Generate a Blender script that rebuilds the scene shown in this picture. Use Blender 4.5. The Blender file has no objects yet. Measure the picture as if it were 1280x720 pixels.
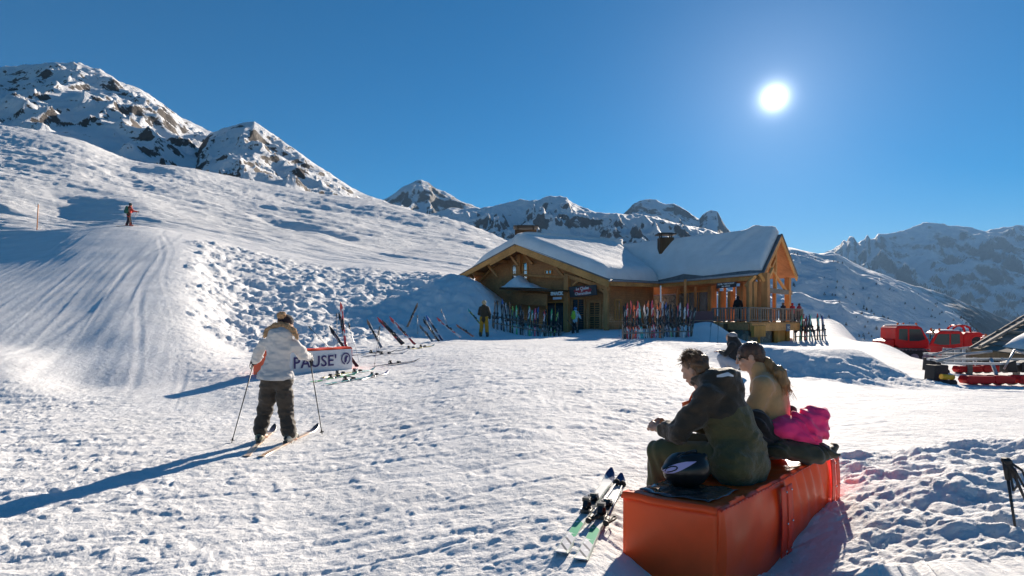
import bpy, bmesh, math, random
import numpy as np
from mathutils import Vector, Matrix, Quaternion

SC = bpy.context.scene
COL = SC.collection
PI = math.pi
F = 711.0          # focal length in photo pixels (1280 wide)
EYE = 1.63         # camera height

# ------------------------------------------------------------------ camera, sky, sun, exposure
cam_d = bpy.data.cameras.new('camera')
cam_d.sensor_width = 36.0
cam_d.lens = 36.0 * F / 1280.0
cam_d.shift_y = 40.0 / 1280.0
cam_d.clip_start = 0.05
cam_d.clip_end = 40000.0
cam = bpy.data.objects.new('camera', cam_d); COL.objects.link(cam)
cam.location = (0, 0, EYE)
cam.rotation_euler = (PI / 2, 0, 0)
SC.camera = cam

SUN_AZ = math.atan2(328.0, 711.0)                      # to the right of the view direction (+Y)
SUN_EL = math.atan2(278.0 / 711.0, math.hypot(1, 328.0 / 711.0))
SUN_DIR = Vector((math.sin(SUN_AZ) * math.cos(SUN_EL), math.cos(SUN_AZ) * math.cos(SUN_EL), math.sin(SUN_EL)))

SC.view_settings.view_transform = 'Standard'
SC.view_settings.look = 'None'
SC.view_settings.exposure = EXPOSURE = 1.16
SC.view_settings.gamma = 1.0
SC.cycles.max_bounces = 6
SC.cycles.volume_bounces = 0

w = bpy.data.worlds.new('World'); SC.world = w; w.use_nodes = True
nt = w.node_tree; nt.nodes.clear()
def N(tree, typ, **kw):
    n = tree.nodes.new(typ)
    for k, v in kw.items():
        if k == 'inp':
            for kk, vv in v.items(): n.inputs[kk].default_value = vv
        else: setattr(n, k, v)
    return n
sky = N(nt, 'ShaderNodeTexSky', sky_type='NISHITA', sun_disc=False)
sky.sun_elevation = SUN_EL; sky.sun_rotation = SUN_AZ
sky.altitude = 2600.0; sky.air_density = 1.15; sky.dust_density = 0.25; sky.ozone_density = 3.5
hsv = N(nt, 'ShaderNodeHueSaturation', inp={'Saturation': 1.52, 'Value': 0.66, 'Hue': 0.496})
bg = N(nt, 'ShaderNodeBackground', inp={'Strength': 0.06})
nt.links.new(sky.outputs[0], hsv.inputs['Color']); nt.links.new(hsv.outputs[0], bg.inputs[0])
# the sun itself and its aureole, at the sun's place in the sky
tc = N(nt, 'ShaderNodeTexCoord')
dotn = N(nt, 'ShaderNodeVectorMath', operation='DOT_PRODUCT'); dotn.inputs[1].default_value = SUN_DIR
nrm = N(nt, 'ShaderNodeVectorMath', operation='NORMALIZE')
nt.links.new(tc.outputs['Generated'], nrm.inputs[0]); nt.links.new(nrm.outputs[0], dotn.inputs[0])
acos = N(nt, 'ShaderNodeMath', operation='ARCCOSINE', use_clamp=False)
nt.links.new(dotn.outputs['Value'], acos.inputs[0])
def expo(width, amp):
    a = N(nt, 'ShaderNodeMath', operation='MULTIPLY'); a.inputs[1].default_value = -1.0 / width
    nt.links.new(acos.outputs[0], a.inputs[0])
    e = N(nt, 'ShaderNodeMath', operation='EXPONENT'); nt.links.new(a.outputs[0], e.inputs[0])
    m = N(nt, 'ShaderNodeMath', operation='MULTIPLY'); m.inputs[1].default_value = amp
    nt.links.new(e.outputs[0], m.inputs[0]); return m
g1 = expo(math.radians(0.42), 5.0); g2 = expo(math.radians(6.5), 0.15)
addg = N(nt, 'ShaderNodeMath', operation='ADD'); nt.links.new(g1.outputs[0], addg.inputs[0]); nt.links.new(g2.outputs[0], addg.inputs[1])
bg2 = N(nt, 'ShaderNodeBackground', inp={'Color': (0.9, 0.95, 1, 1)}); nt.links.new(addg.outputs[0], bg2.inputs[1])
adds = N(nt, 'ShaderNodeAddShader'); nt.links.new(bg.outputs[0], adds.inputs[0]); nt.links.new(bg2.outputs[0], adds.inputs[1])
outw = N(nt, 'ShaderNodeOutputWorld'); nt.links.new(adds.outputs[0], outw.inputs[0])

sun_d = bpy.data.lights.new('sun', 'SUN'); sun_d.energy = 4.9; sun_d.angle = math.radians(0.53); sun_d.color = (1.0, 0.875, 0.73)
sun = bpy.data.objects.new('sun', sun_d); COL.objects.link(sun)
sun.rotation_euler = SUN_DIR.to_track_quat('Z', 'Y').to_euler(); sun.location = SUN_DIR * 50

# ------------------------------------------------------------------ helpers
def tag(o, label=None, cat=None, group=None, kind=None):
    if label: o['label'] = label
    if cat: o['category'] = cat
    if group: o['group'] = group
    if kind: o['kind'] = kind
    return o
def empty(name, loc, label=None, cat=None, group=None, rz=0.0):
    o = bpy.data.objects.new(name, None); COL.objects.link(o)
    o.location = loc; o.rotation_euler = (0, 0, rz); o.empty_display_size = 0.2
    return tag(o, label, cat, group)
def link(name, me, parent=None, mats=None):
    o = bpy.data.objects.new(name, me); COL.objects.link(o)
    if parent: o.parent = parent
    if mats is not None:
        for m in (mats if isinstance(mats, (list, tuple)) else [mats]): me.materials.append(m)
    return o
def P(px, py, Y):            # photo pixel and depth -> world
    return Vector(((px - 640) / F * Y, Y, EYE + (400 - py) / F * Y))
def grid_mesh(name, V, smooth=True):
    """V: (rows, cols, 3) array -> mesh of quads"""
    r, c = V.shape[:2]
    me = bpy.data.meshes.new(name)
    me.vertices.add(r * c); me.vertices.foreach_set('co', V.reshape(-1).astype(np.float32))
    i = np.arange(r * c).reshape(r, c)
    q = np.stack([i[:-1, :-1], i[:-1, 1:], i[1:, 1:], i[1:, :-1]], -1).reshape(-1, 4)
    n = len(q)
    me.loops.add(n * 4); me.loops.foreach_set('vertex_index', q.reshape(-1).astype(np.int32))
    me.polygons.add(n); me.polygons.foreach_set('loop_start', np.arange(0, n * 4, 4, dtype=np.int32))
    me.polygons.foreach_set('use_smooth', np.full(n, smooth))
    me.update(calc_edges=True)
    return me
def hash2(ix, iy, seed):
    h = (ix.astype(np.int64) * 374761393 + iy.astype(np.int64) * 668265263 + seed * 2246822519) & 0xffffffff
    h = ((h ^ (h >> 13)) * 1274126177) & 0xffffffff
    h = ((h ^ (h >> 16)) * 2654435761) & 0xffffffff
    return ((h ^ (h >> 15)) & 0xffffff) / float(0xffffff)
def vn2(x, y, seed=0):
    ix = np.floor(x); iy = np.floor(y); fx = x - ix; fy = y - iy
    fx = fx * fx * fx * (fx * (fx * 6 - 15) + 10); fy = fy * fy * fy * (fy * (fy * 6 - 15) + 10)
    a = hash2(ix, iy, seed); b = hash2(ix + 1, iy, seed); c = hash2(ix, iy + 1, seed); d = hash2(ix + 1, iy + 1, seed)
    return (a * (1 - fx) + b * fx) * (1 - fy) + (c * (1 - fx) + d * fx) * fy
def fbm(x, y, seed=0, octv=4, gain=0.5, lac=2.03):
    s = 0; a = 1; t = 0
    for k in range(octv):
        s = s + a * (vn2(x, y, seed + k * 17) * 2 - 1); t += a; a *= gain
        x, y = (x * 0.8 - y * 0.6) * lac + 3.1, (x * 0.6 + y * 0.8) * lac - 1.7
    return s / t
def ridged(x, y, seed=0, octv=5, gain=0.5, lac=2.07):
    s = 0; a = 1; t = 0; w_ = 1
    for k in range(octv):
        n = 1 - np.abs(vn2(x, y, seed + k * 13) * 2 - 1); n = n * n * w_
        s = s + a * n; t += a; a *= gain; w_ = np.clip(n * 1.6, 0.15, 1)
        x, y = (x * 0.8 - y * 0.6) * lac + 5.3, (x * 0.6 + y * 0.8) * lac + 2.9
    return s / t
def worley(x, y, seed=0):
    ix = np.floor(x); iy = np.floor(y); f1 = np.full(x.shape, 9.0); rid = np.zeros(x.shape)
    for dx in (-1, 0, 1):
        for dy in (-1, 0, 1):
            cx = ix + dx; cy = iy + dy
            d = np.hypot(cx + hash2(cx, cy, seed) - x, cy + hash2(cx, cy, seed + 5) - y)
            m = d < f1; f1 = np.where(m, d, f1); rid = np.where(m, hash2(cx, cy, seed + 9), rid)
    return f1, rid
def dents(x, y, seed, elong=1.8, prob=0.7):
    """foot-sized hollows with a pushed-up rim; elongated, each turned its own way"""
    ix = np.floor(x); iy = np.floor(y); h = np.zeros(x.shape)
    for dx in (-1, 0, 1):
        for dy in (-1, 0, 1):
            cx = ix + dx; cy = iy + dy
            ox = x - cx - hash2(cx, cy, seed); oy = y - cy - hash2(cx, cy, seed + 5)
            th = hash2(cx, cy, seed + 7) * PI; on = hash2(cx, cy, seed + 11) < prob; sz = 0.24 + 0.2 * hash2(cx, cy, seed + 13)
            c, s = np.cos(th), np.sin(th)
            d = np.hypot((ox * c + oy * s) / elong, (-ox * s + oy * c)) / sz
            pr = -np.exp(-(d * 1.5) ** 2 * 1.3) + 0.45 * np.exp(-((d - 1.25) / 0.35) ** 2)
            h = h + np.where(on, pr, 0) * (0.5 + hash2(cx, cy, seed + 15))
    return h
def sst(a, b, x):
    t = np.clip((x - a) / (b - a), 0, 1); return t * t * (3 - 2 * t)

# ------------------------------------------------------------------ materials
MATS = {}
def mat(name, col, rough=0.6, metal=0.0, var=0.0, vscale=8.0, bump=0.0, bscale=40.0, bdist=0.01, spec=0.5, coat=0.0, sss=0.0, coord='Object', stretch=None, sheen=0.0, trans=0.0):
    if name in MATS: return MATS[name]
    m = bpy.data.materials.new(name); m.use_nodes = True
    t = m.node_tree; b = t.nodes['Principled BSDF']
    b.inputs['Base Color'].default_value = (*col, 1); b.inputs['Roughness'].default_value = rough; b.inputs['Metallic'].default_value = metal
    b.inputs['Specular IOR Level'].default_value = spec; b.inputs['Coat Weight'].default_value = coat
    if sheen: b.inputs['Sheen Weight'].default_value = sheen
    if trans: b.inputs['Transmission Weight'].default_value = trans
    if sss:
        b.inputs['Subsurface Weight'].default_value = sss; b.inputs['Subsurface Radius'].default_value = (0.02, 0.012, 0.008)
    tcn = N(t, 'ShaderNodeTexCoord'); vec = tcn.outputs[coord]
    if stretch:
        mp = N(t, 'ShaderNodeMapping'); mp.inputs['Scale'].default_value = stretch; t.links.new(vec, mp.inputs[0]); vec = mp.outputs[0]
    if var:
        n = N(t, 'ShaderNodeTexNoise', inp={'Scale': vscale, 'Detail': 5.0, 'Roughness': 0.6}); t.links.new(vec, n.inputs[0])
        r = N(t, 'ShaderNodeMapRange', inp={'From Min': 0.3, 'From Max': 0.7, 'To Min': 1 - var, 'To Max': 1 + var}); t.links.new(n.outputs[0], r.inputs[0])
        h = N(t, 'ShaderNodeHueSaturation', inp={'Color': (*col, 1)}); t.links.new(r.outputs[0], h.inputs['Value']); t.links.new(h.outputs[0], b.inputs['Base Color'])
        r2 = N(t, 'ShaderNodeMapRange', inp={'From Min': 0.3, 'From Max': 0.7, 'To Min': max(0.02, rough - 0.12), 'To Max': min(1, rough + 0.12)}); t.links.new(n.outputs[0], r2.inputs[0]); t.links.new(r2.outputs[0], b.inputs['Roughness'])
    if bump:
        n2 = N(t, 'ShaderNodeTexNoise', inp={'Scale': bscale, 'Detail': 6.0, 'Roughness': 0.62}); t.links.new(vec, n2.inputs[0])
        bp = N(t, 'ShaderNodeBump', inp={'Strength': bump, 'Distance': bdist}); t.links.new(n2.outputs[0], bp.inputs['Height']); t.links.new(bp.outputs[0], b.inputs['Normal'])
    MATS[name] = m
    return m
def bumpchain(t, b, layers):
    """layers: (texture output, strength, distance)"""
    prev = None
    for o, s, d in layers:
        bp = N(t, 'ShaderNodeBump', inp={'Strength': s, 'Distance': d}); t.links.new(o, bp.inputs['Height'])
        if prev: t.links.new(prev, bp.inputs['Normal'])
        prev = bp.outputs[0]
    t.links.new(prev, b.inputs['Normal'])

def snow_mat():
    m = bpy.data.materials.new('snow'); m.use_nodes = True; t = m.node_tree; b = t.nodes['Principled BSDF']
    g = N(t, 'ShaderNodeNewGeometry'); cd = N(t, 'ShaderNodeVectorMath', operation='LENGTH'); t.links.new(g.outputs['Position'], cd.inputs[0])
    n = N(t, 'ShaderNodeTexNoise', inp={'Scale': 0.9, 'Detail': 8.0, 'Roughness': 0.65}); t.links.new(g.outputs['Position'], n.inputs[0])
    r = N(t, 'ShaderNodeMixRGB', inp={'Color1': (0.78, 0.78, 0.78, 1), 'Color2': (0.88, 0.88, 0.88, 1)})
    mr = N(t, 'ShaderNodeMapRange', inp={'From Min': 0.35, 'From Max': 0.65}); t.links.new(n.outputs[0], mr.inputs[0]); t.links.new(mr.outputs[0], r.inputs[0])
    t.links.new(r.outputs[0], b.inputs['Base Color'])
    b.inputs['Roughness'].default_value = 0.75; b.inputs['Specular IOR Level'].default_value = 0.03
    n1 = N(t, 'ShaderNodeTexNoise', inp={'Scale': 55.0, 'Detail': 4.0, 'Roughness': 0.7}); t.links.new(g.outputs['Position'], n1.inputs[0])
    n2 = N(t, 'ShaderNodeTexNoise', inp={'Scale': 9.0, 'Detail': 7.0, 'Roughness': 0.7}); t.links.new(g.outputs['Position'], n2.inputs[0])
    mp = N(t, 'ShaderNodeMapping'); mp.inputs['Scale'].default_value = (0.35, 0.9, 1.2); mp.inputs['Rotation'].default_value = (0, 0, 0.35); t.links.new(g.outputs['Position'], mp.inputs[0])
    n3 = N(t, 'ShaderNodeTexNoise', inp={'Scale': 1.1, 'Detail': 9.0, 'Roughness': 0.72}); t.links.new(mp.outputs[0], n3.inputs[0])
    far = N(t, 'ShaderNodeMapRange', inp={'From Min': 35.0, 'From Max': 70.0, 'To Min': 0.0, 'To Max': 0.5}); t.links.new(cd.outputs['Value'], far.inputs[0])
    b3 = N(t, 'ShaderNodeBump', inp={'Distance': 1.2}); t.links.new(n3.outputs[0], b3.inputs['Height']); t.links.new(far.outputs[0], b3.inputs['Strength'])
    b2 = N(t, 'ShaderNodeBump', inp={'Strength': 0.8, 'Distance': 0.035}); t.links.new(n2.outputs[0], b2.inputs['Height']); t.links.new(b3.outputs[0], b2.inputs['Normal'])
    b1 = N(t, 'ShaderNodeBump', inp={'Strength': 0.7, 'Distance': 0.008}); t.links.new(n1.outputs[0], b1.inputs['Height']); t.links.new(b2.outputs[0], b1.inputs['Normal'])
    t.links.new(b1.outputs[0], b.inputs['Normal'])
    return m
SNOW = snow_mat()

def mountain_mat(name, scale, rock=(0.10, 0.085, 0.075), lo=0.55, hi=0.72, nmix=0.5, forest=None, bumpd=1.0):
    m = bpy.data.materials.new(name); m.use_nodes = True; t = m.node_tree; b = t.nodes['Principled BSDF']
    g = N(t, 'ShaderNodeNewGeometry'); sx = N(t, 'ShaderNodeSeparateXYZ'); t.links.new(g.outputs['Normal'], sx.inputs[0])
    n = N(t, 'ShaderNodeTexNoise', inp={'Scale': scale, 'Detail': 12.0, 'Roughness': 0.68}); t.links.new(g.outputs['Position'], n.inputs[0])
    a = N(t, 'ShaderNodeMath', operation='MULTIPLY_ADD', inp={1: nmix * 2}); t.links.new(n.outputs[0], a.inputs[0])
    s2 = N(t, 'ShaderNodeMath', operation='SUBTRACT', inp={1: nmix}); t.links.new(sx.outputs[2], s2.inputs[0]); t.links.new(s2.outputs[0], a.inputs[2])
    r = N(t, 'ShaderNodeMapRange', inp={'From Min': lo, 'From Max': hi}); t.links.new(a.outputs[0], r.inputs[0])
    nr = N(t, 'ShaderNodeTexNoise', inp={'Scale': scale * 4, 'Detail': 8.0, 'Roughness': 0.7}); t.links.new(g.outputs['Position'], nr.inputs[0])
    rc = N(t, 'ShaderNodeMixRGB', inp={'Color1': (rock[0] * .5, rock[1] * .5, rock[2] * .5, 1), 'Color2': (rock[0] * 1.7, rock[1] * 1.6, rock[2] * 1.5, 1)}); t.links.new(nr.outputs[0], rc.inputs[0])
    mx = N(t, 'ShaderNodeMixRGB', inp={'Color2': (0.78, 0.79, 0.81, 1)}); t.links.new(r.outputs[0], mx.inputs[0]); t.links.new(rc.outputs[0], mx.inputs[1])
    outc = mx.outputs[0]
    if forest:
        z0, z1, fcol = forest
        ps = N(t, 'ShaderNodeSeparateXYZ'); t.links.new(g.outputs['Position'], ps.inputs[0])
        nf = N(t, 'ShaderNodeTexNoise', inp={'Scale': scale * 2.5, 'Detail': 12.0, 'Roughness': 0.75}); t.links.new(g.outputs['Position'], nf.inputs[0])
        fz = N(t, 'ShaderNodeMapRange', inp={'From Min': z0, 'From Max': z1, 'To Min': 1.0, 'To Max': -1.0}, clamp=False); t.links.new(ps.outputs[2], fz.inputs[0])
        fs = N(t, 'ShaderNodeMath', operation='MULTIPLY_ADD', inp={1: 5.0, 2: -2.5}); t.links.new(nf.outputs[0], fs.inputs[0])
        fa = N(t, 'ShaderNodeMath', operation='ADD', use_clamp=True); t.links.new(fs.outputs[0], fa.inputs[0]); t.links.new(fz.outputs[0], fa.inputs[1])
        mf = N(t, 'ShaderNodeMixRGB', inp={'Color2': (*fcol, 1)}); t.links.new(fa.outputs[0], mf.inputs[0]); t.links.new(outc, mf.inputs[1]); outc = mf.outputs[0]
    t.links.new(outc, b.inputs['Base Color']); b.inputs['Roughness'].default_value = 0.75; b.inputs['Specular IOR Level'].default_value = 0.15
    bumpchain(t, b, [(n.outputs[0], 0.7, bumpd * 6), (nr.outputs[0], 0.6, bumpd * 1.6)])
    return m
# ------------------------------------------------------------------ ground: one snow sheet from the camera's feet to the hill crest
# each column: depth -> height in the photograph, given as (depth, pixel row) or (depth, None, height)
COLS = {
 -900: [(1,None,0),(14,None,.2),(24,400),(34,350),(50,330),(110,180),(210,60),(280,110)],
 -200: [(1,None,0),(11,None,.05),(14,None,.3),(20,390),(26,360),(30,343),(36,321),(45,None,8.9),(60,None,13.2),(110,None,32),(170,None,56),(250,None,88),(290,None,90)],
 0: [(1,None,0),(11,None,0),(14,446),(16,432),(20,388),(25,354),(29,337),(33,324),(40,304),(46,292),(60,None,13.0),(110,None,31),(170,None,54),(250,156.5),(290,None,86)],
 100: [(1,None,0),(10,None,0),(13,484),(16,438),(20,390),(25,352),(30,327),(35,308),(40,293),(45,283),(50,288),(65,None,13.2),(110,None,29.5),(170,None,51),(240,176),(290,None,77)],
 160: [(1,None,0),(10,None,0),(13,484),(16,438),(20,390),(25,352),(30,327),(35,308),(40,293),(46,280.5),(53,284),(65,267),(110,None,27),(170,None,46.5),(235,199),(280,215)],
 230: [(1,None,0),(10,None,0),(13.5,478),(17,432),(20,400),(25,360),(30,333),(37,308),(44,295),(52,287),(70,272),(100,252),(150,230),(225,209),(280,228)],
 300: [(1,None,0),(10,None,0),(13,476),(18.5,440),(20,428),(24,401),(30,363),(36,333),(42,314),(50,304),(75,284),(110,263),(170,238),(230,221),(290,240)],
 400: [(1,None,0),(9,None,0.0),(12.5,480),(18.5,446),(20,438),(24,412),(30,376),(36,350),(42,335),(50,323),(65,304),(95,285),(150,260),(220,242),(280,262)],
 500: [(1,None,0),(8,None,.1),(16,460),(22.5,431),(25,421),(30,389),(36,358),(40,345),(46,337),(54,330),(68,318),(95,300),(140,280),(200,258),(260,275)],
 600: [(1,None,.05),(6,None,.15),(19,440),(27,423),(29.5,418),(31,403),(33,382),(36,364),(40,358),(46,356),(52,348),(70,325),(95,310),(130,298),(170,288),(240,310)],
 650: [(1,None,.1),(6,None,.2),(19,440),(27,423),(33,417),(37,413),(41,408),(44,395),(50,370),(70,335),(100,318),(150,310),(220,330)],
 740: [(1,None,.2),(4,None,.25),(7,None,.2),(19,440),(27,422),(35,415),(45,408),(70,385),(110,365),(160,375)],
 830: [(1,None,.1),(3.3,None,.05),(4.5,None,.15),(8,None,.15),(19,440),(25,424),(33,416),(45,411),(60,405),(90,402),(130,410)],
 900: [(1,None,0),(3.3,None,-.02),(4.7,None,.1),(8,None,.12),(14.5,470),(22,440),(26,432),(33,425),(40,420),(60,412),(90,412),(130,425)],
 1000:[(1,None,0),(3.8,None,0),(4.5,None,.14),(6,None,.16),(9.5,None,.02),(15,472),(22,447),(27,438),(34,430),(45,410),(60,399),(75,405),(120,450),(260,600)],
 1050:[(1,None,.1),(4.3,None,.15),(6,None,.18),(9,None,.05),(13,484),(18,458),(24,444),(32,434),(42,417),(55,405),(62,408),(120,470),(260,620)],
 1100: [(1,None,.2),(3.6,None,.22),(5,None,.26),(7,None,.12),(13,487),(16,471),(21,453),(28,438),(34,428),(38,433),(42,450),(50,456),(75,480),(120,530),(260,640)],
 1170: [(1,None,.25),(3.8,None,.3),(5.2,None,.33),(7,None,.12),(13,488),(17,470),(22,456),(27,452),(32,460),(42,466),(50,472),(60,485),(120,540),(260,660)],
 1280:[(1,None,.3),(3.8,None,.36),(5,None,.38),(7,None,.1),(10,None,0),(13,490),(17,475),(24,465),(30,464),(40,472),(60,495),(120,560),(260,680)],
 1800:[(1,None,.3),(4,None,.4),(7,None,.1),(13,490),(17,480),(24,475),(40,495),(60,530),(120,600),(260,700)],
}
CX = np.array(sorted(COLS)); _tab = []
YG = np.exp(np.linspace(math.log(1), math.log(300), 420))
for c in CX:
    ys, zs = [], []
    for e in COLS[c]:
        ys.append(e[0]); zs.append(e[2] if e[1] is None else EYE + (400 - e[1]) / F * e[0])
    z = np.interp(np.log(YG), np.log(ys), zs)
    k = np.exp(-np.linspace(-2, 2, 9) ** 2); k /= k.sum()
    _tab.append(np.convolve(np.pad(z, 4, 'edge'), k, 'valid'))
TAB = np.array(_tab)
SL = np.gradient(TAB, CX, axis=0)
def macro(px, Y):
    px = np.clip(px, CX[0], CX[-1]); ly = np.log(np.clip(Y, 1.0, 300)) / math.log(300) * 419
    j = np.clip(ly.astype(int), 0, 418); fj = ly - j
    i = np.clip(np.searchsorted(CX, px, 'right') - 1, 0, len(CX) - 2)
    h = (CX[i + 1] - CX[i]).astype(float); t = (px - CX[i]) / h
    def col(ii, A): return A[ii, j] * (1 - fj) + A[ii, j + 1] * fj
    z0, z1, m0, m1 = col(i, TAB), col(i + 1, TAB), col(i, SL) * h, col(i + 1, SL) * h
    t2, t3 = t * t, t * t * t
    return (2*t3-3*t2+1)*z0 + (t3-2*t2+t)*m0 + (-2*t3+3*t2)*z1 + (t3-t2)*m1
def seg(x, lst): return np.interp(x, [a for a, _ in lst], [b for _, b in lst])
BANKS = [(-400, 99), (210, 99), (235, 20.5), (300, 19.2), (400, 19.8), (500, 24.3), (600, 29.3), (640, 33), (655, 99)]
BANKT = [(-400, 99), (235, 41), (300, 42), (400, 41), (500, 41), (600, 40), (640, 42)]
def ground(X, Y, fine=True):
    X = np.asarray(X, float); Y = np.asarray(Y, float)
    W = np.maximum(Y, 3.0); px = 640 + F * X / W
    z = macro(px, np.maximum(Y, 1.0))
    # mound by the terrace, kerb of ploughed snow on the right, ridge in the right foreground
    z = z + 0.98 * np.exp(-(np.abs((X - 10.45) / np.where(X < 10.45, 2.0, 1.25))) ** 1.7 - (np.abs((Y - 30.0) / 1.7)) ** 2)
    # the ploughed shelf on the right: rises 0.7 m behind a rough face
    edge = 13.6 + 0.35 * np.sin(X * .8 + 1) + 0.18 * np.sin(X * 1.9) + np.clip(8.2 - X, 0, 3) * 1.3
    shelf = sst(0, 2.9, Y - edge) * sst(5.6, 7.6, X) * (1 - sst(9.6, 10.9, X - .18 * (Y - 14))) * (1 - sst(17, 26, Y))
    z = z + 0.66 * shelf
    rface = np.exp(-((Y - edge - .8) / 1.1) ** 2) * sst(5.8, 7.4, X) * (1 - sst(10.6, 11.6, X - .18 * (Y - 14)))
    # right foreground pushed-up snow
    rf = sst(1010, 1100, px + 10 * (Y - 4)) * (1 - sst(5.6, 6.8, Y + .25 * np.sin(X * 3))) * sst(0, 2.0, Y)
    z = z + 0.16 * sst(3.1, 4.9, X + .3 * np.sin(Y * 2)) * (1 - sst(5.4, 6.3, Y + .2 * np.sin(X * 2.3))) * sst(1, 3, Y)
    z = z - 0.15 * np.exp(-((X - 4.35) / .55) ** 2 - ((Y - 5.0) / .55) ** 2)
    # the steep lumpy bank
    b0 = seg(px, BANKS); b1 = seg(px, BANKT)
    bank = sst(-1.2, .8, Y - b0) * (1 - sst(-.5, 6, Y - b1)) * sst(225, 262, px + 6 * np.sin(Y * 1.3)) * (Y < 60) * (1 - sst(640, 660, px))
    if not fine: return z + bank * .12
    ramp = sst(-80, 10, px) * 0 + 1
    # groomed lane
    laneR = np.interp(Y, [9, 14, 20, 30, 45, 60], [330, 260, 225, 238, 262, 300]); laneL = np.interp(Y, [9, 14, 20, 33, 45], [-700, -250, -120, 0, 115])
    lane = sst(0, 50, laneR - px) * sst(-20, 30, px - laneL) * sst(10.0, 13.5, Y + 1.2 * np.sin(X * .8)) * (1 - sst(45, 52, Y))
    trod = (1 - lane) * (1 - bank) * (1 - sst(34, 48, Y)) * (1 - .55 * rface)
    calm = sst(880, 1000, px) * sst(5.6, 7.0, Y) * (1 - rface)         # smoother, driven snow on the right
    calm = calm * (1 - sst(40, 50, Y)); trod = trod * (1 - .55 * calm) * (.55 + 1.0 * vn2(X * .55, Y * .4, 301) * vn2(X * 1.7, Y * 1.5, 303) + .35 * vn2(X * .2, Y * .2, 305))
    trod = trod * (1 - .6 * np.exp(-((X + 3.15) / .8) ** 2 - ((Y - 7.6) / 1.1) ** 2))
    near = 1 - sst(18, 40, Y)
    wx = X + .1 * fbm(X * 3, Y * 3, 3, 2); wy = Y + .1 * fbm(X * 3, Y * 3, 8, 2)
    f1, rid = worley(wx * 7.5, wy * 6.0, 21)
    lump = np.sqrt(np.clip(1 - (f1 * 1.45) ** 2, 0, 1)) * np.clip(rid * 1.9 - .75, 0, 1)
    f2, rid2 = worley(wx * 17, wy * 15, 41)
    crumb = np.sqrt(np.clip(1 - (f2 * 1.6) ** 2, 0, 1)) * np.clip(rid2 * 2.2 - 1.1, 0, 1)
    d1 = dents(wx * 2.3, wy * 2.6, 77, 1.7, .75); d2 = dents(wx * 4.6, wy * 4.2, 177, 1.5, .7)
    z = z + trod * .6 * (0.004 * d1 + 0.004 * d2 + 0.023 * lump + .014 * crumb + .035 * fbm(X * .9, Y * .9, 5, 3) + 0.026 * fbm(X * 5, Y * 6, 15, 6, .65) + .012 * (ridged(wx * 4.5, wy * 6.5, 19, 4, .6) - .4))
    # driving tracks and drag marks across the flat
    z = z - trod * .018 * np.clip(np.abs(fbm(X * .35 + Y * .12, Y * 1.9 - X * .5, 61, 3)) * -6 + 1, 0, 1)
    # lane: corduroy, old ski tracks
    cx = X + .53 * (Y - 14); 
    z = z + lane * (.0026 * np.sin(cx * 2 * PI / .45 + 2 * vn2(cx * .5, Y * .2, 9)) * (1 - sst(26, 40, Y)) * (.4 + vn2(cx * .7, Y * .1, 7)) +  .012 * fbm(X * 2, Y * .8, 31, 4) + .014 * fbm(cx * .9, Y * .12, 33, 3) + .010 * np.exp(-(np.sin(PI * (cx + .12 * np.sin(Y * .3)) / 1.15) / .16) ** 2) * np.clip(vn2(np.floor(cx / 1.15) * 3.1, Y * .09, 77) * 1.8 - .5, 0, 1))
    for k, (a, c0, wd, dp) in enumerate([(.50, -4.2, .09, .05), (.46, -5.0, .08, .05), (.62, -8.2, .1, .06), (.58, -9.5, .1, .05), (.40, -2.6, .12, .07), (-.55, -15.8, .1, .06), (-.62, -15.0, .1, .06), (.44, -12.5, .12, .05), (.36, -3.6, .1, .06), (.52, -6.6, .1, .05), (-.30, -10.4, .1, .05), (.48, -7.4, .25, .05), (.5, -11.2, .3, .06)]):
        xl = c0 - a * (Y - 14) + .25 * np.sin(Y * .35 + k); d = (X - xl) / (wd * .8 + .0015 * Y)
        z = z + lane * dp * .16 * (.6 + .6 * vn2(Y * .3, X * 0 + k, 5)) * (-np.exp(-d * d) + .5 * np.exp(-(np.abs(d) - 1.7) ** 2 * 2))
    # a broken ridge of snow left by the machine along the lane's right side
    d = (X - (-6.9 - .33 * (Y - 16))) / .35; z = z + .05 * np.exp(-d * d) * sst(15, 19, Y) * (1 - sst(31, 34, Y)) * np.clip(.4 + fbm(X * 2, Y * 1.2, 71, 3) * 2, 0, 1.3)
    # bank lumps (avalanche-like blocks)
    bx = X + .45 * fbm(X * 1.3, Y * 1.3, 501, 4); by = Y + .45 * fbm(X * 1.3 + 9, Y * 1.3, 503, 4)
    g1_, r1 = worley(bx * 1.0, by * .9, 91); g2_, r2 = worley(bx * 2.6 + 5, by * 2.2, 93); g3_, r3 = worley(bx * 6.1 + 5, by * 5.7, 95)
    blk = .42 * np.clip(1 - g1_ * 1.15, 0, 1) ** .8 * r1 + .26 * np.clip(1 - g2_ * 1.3, 0, 1) ** .8 * np.clip(r2 * 1.8 - .5, 0, 1) + .22 * (ridged(X * .8 + .3 * Y, Y * .8, 511, 6, .6) - .3) + .11 * np.sqrt(np.clip(1 - (g3_ * 1.4) ** 2, 0, 1)) * np.clip(r3 * 1.8 - .5, 0, 1)
    blk = blk + .35 * (fbm(X * .7, Y * .7, 97, 5) + .1)
    z = z + bank * (blk - .18) * 0.5
    z = z + rface * (.26 * blk - .05 + .10 * fbm(X * 3.2 + Y * 2.2, Y * .8 - X * .6, 131, 4)) + rf * (.17 * blk + .02 * fbm(X * 9, Y * 9, 401, 4) + .02 * lump + .10 * (ridged(X * 1.3 + Y * .6, Y * 1.1, 99, 4) - .4)) * .75
    # hill: wind crust, ski tracks worn across the slope
    hill = np.maximum(sst(40, 56, Y), sst(24, 31, Y) * sst(10, -60, px - laneL))
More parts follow.
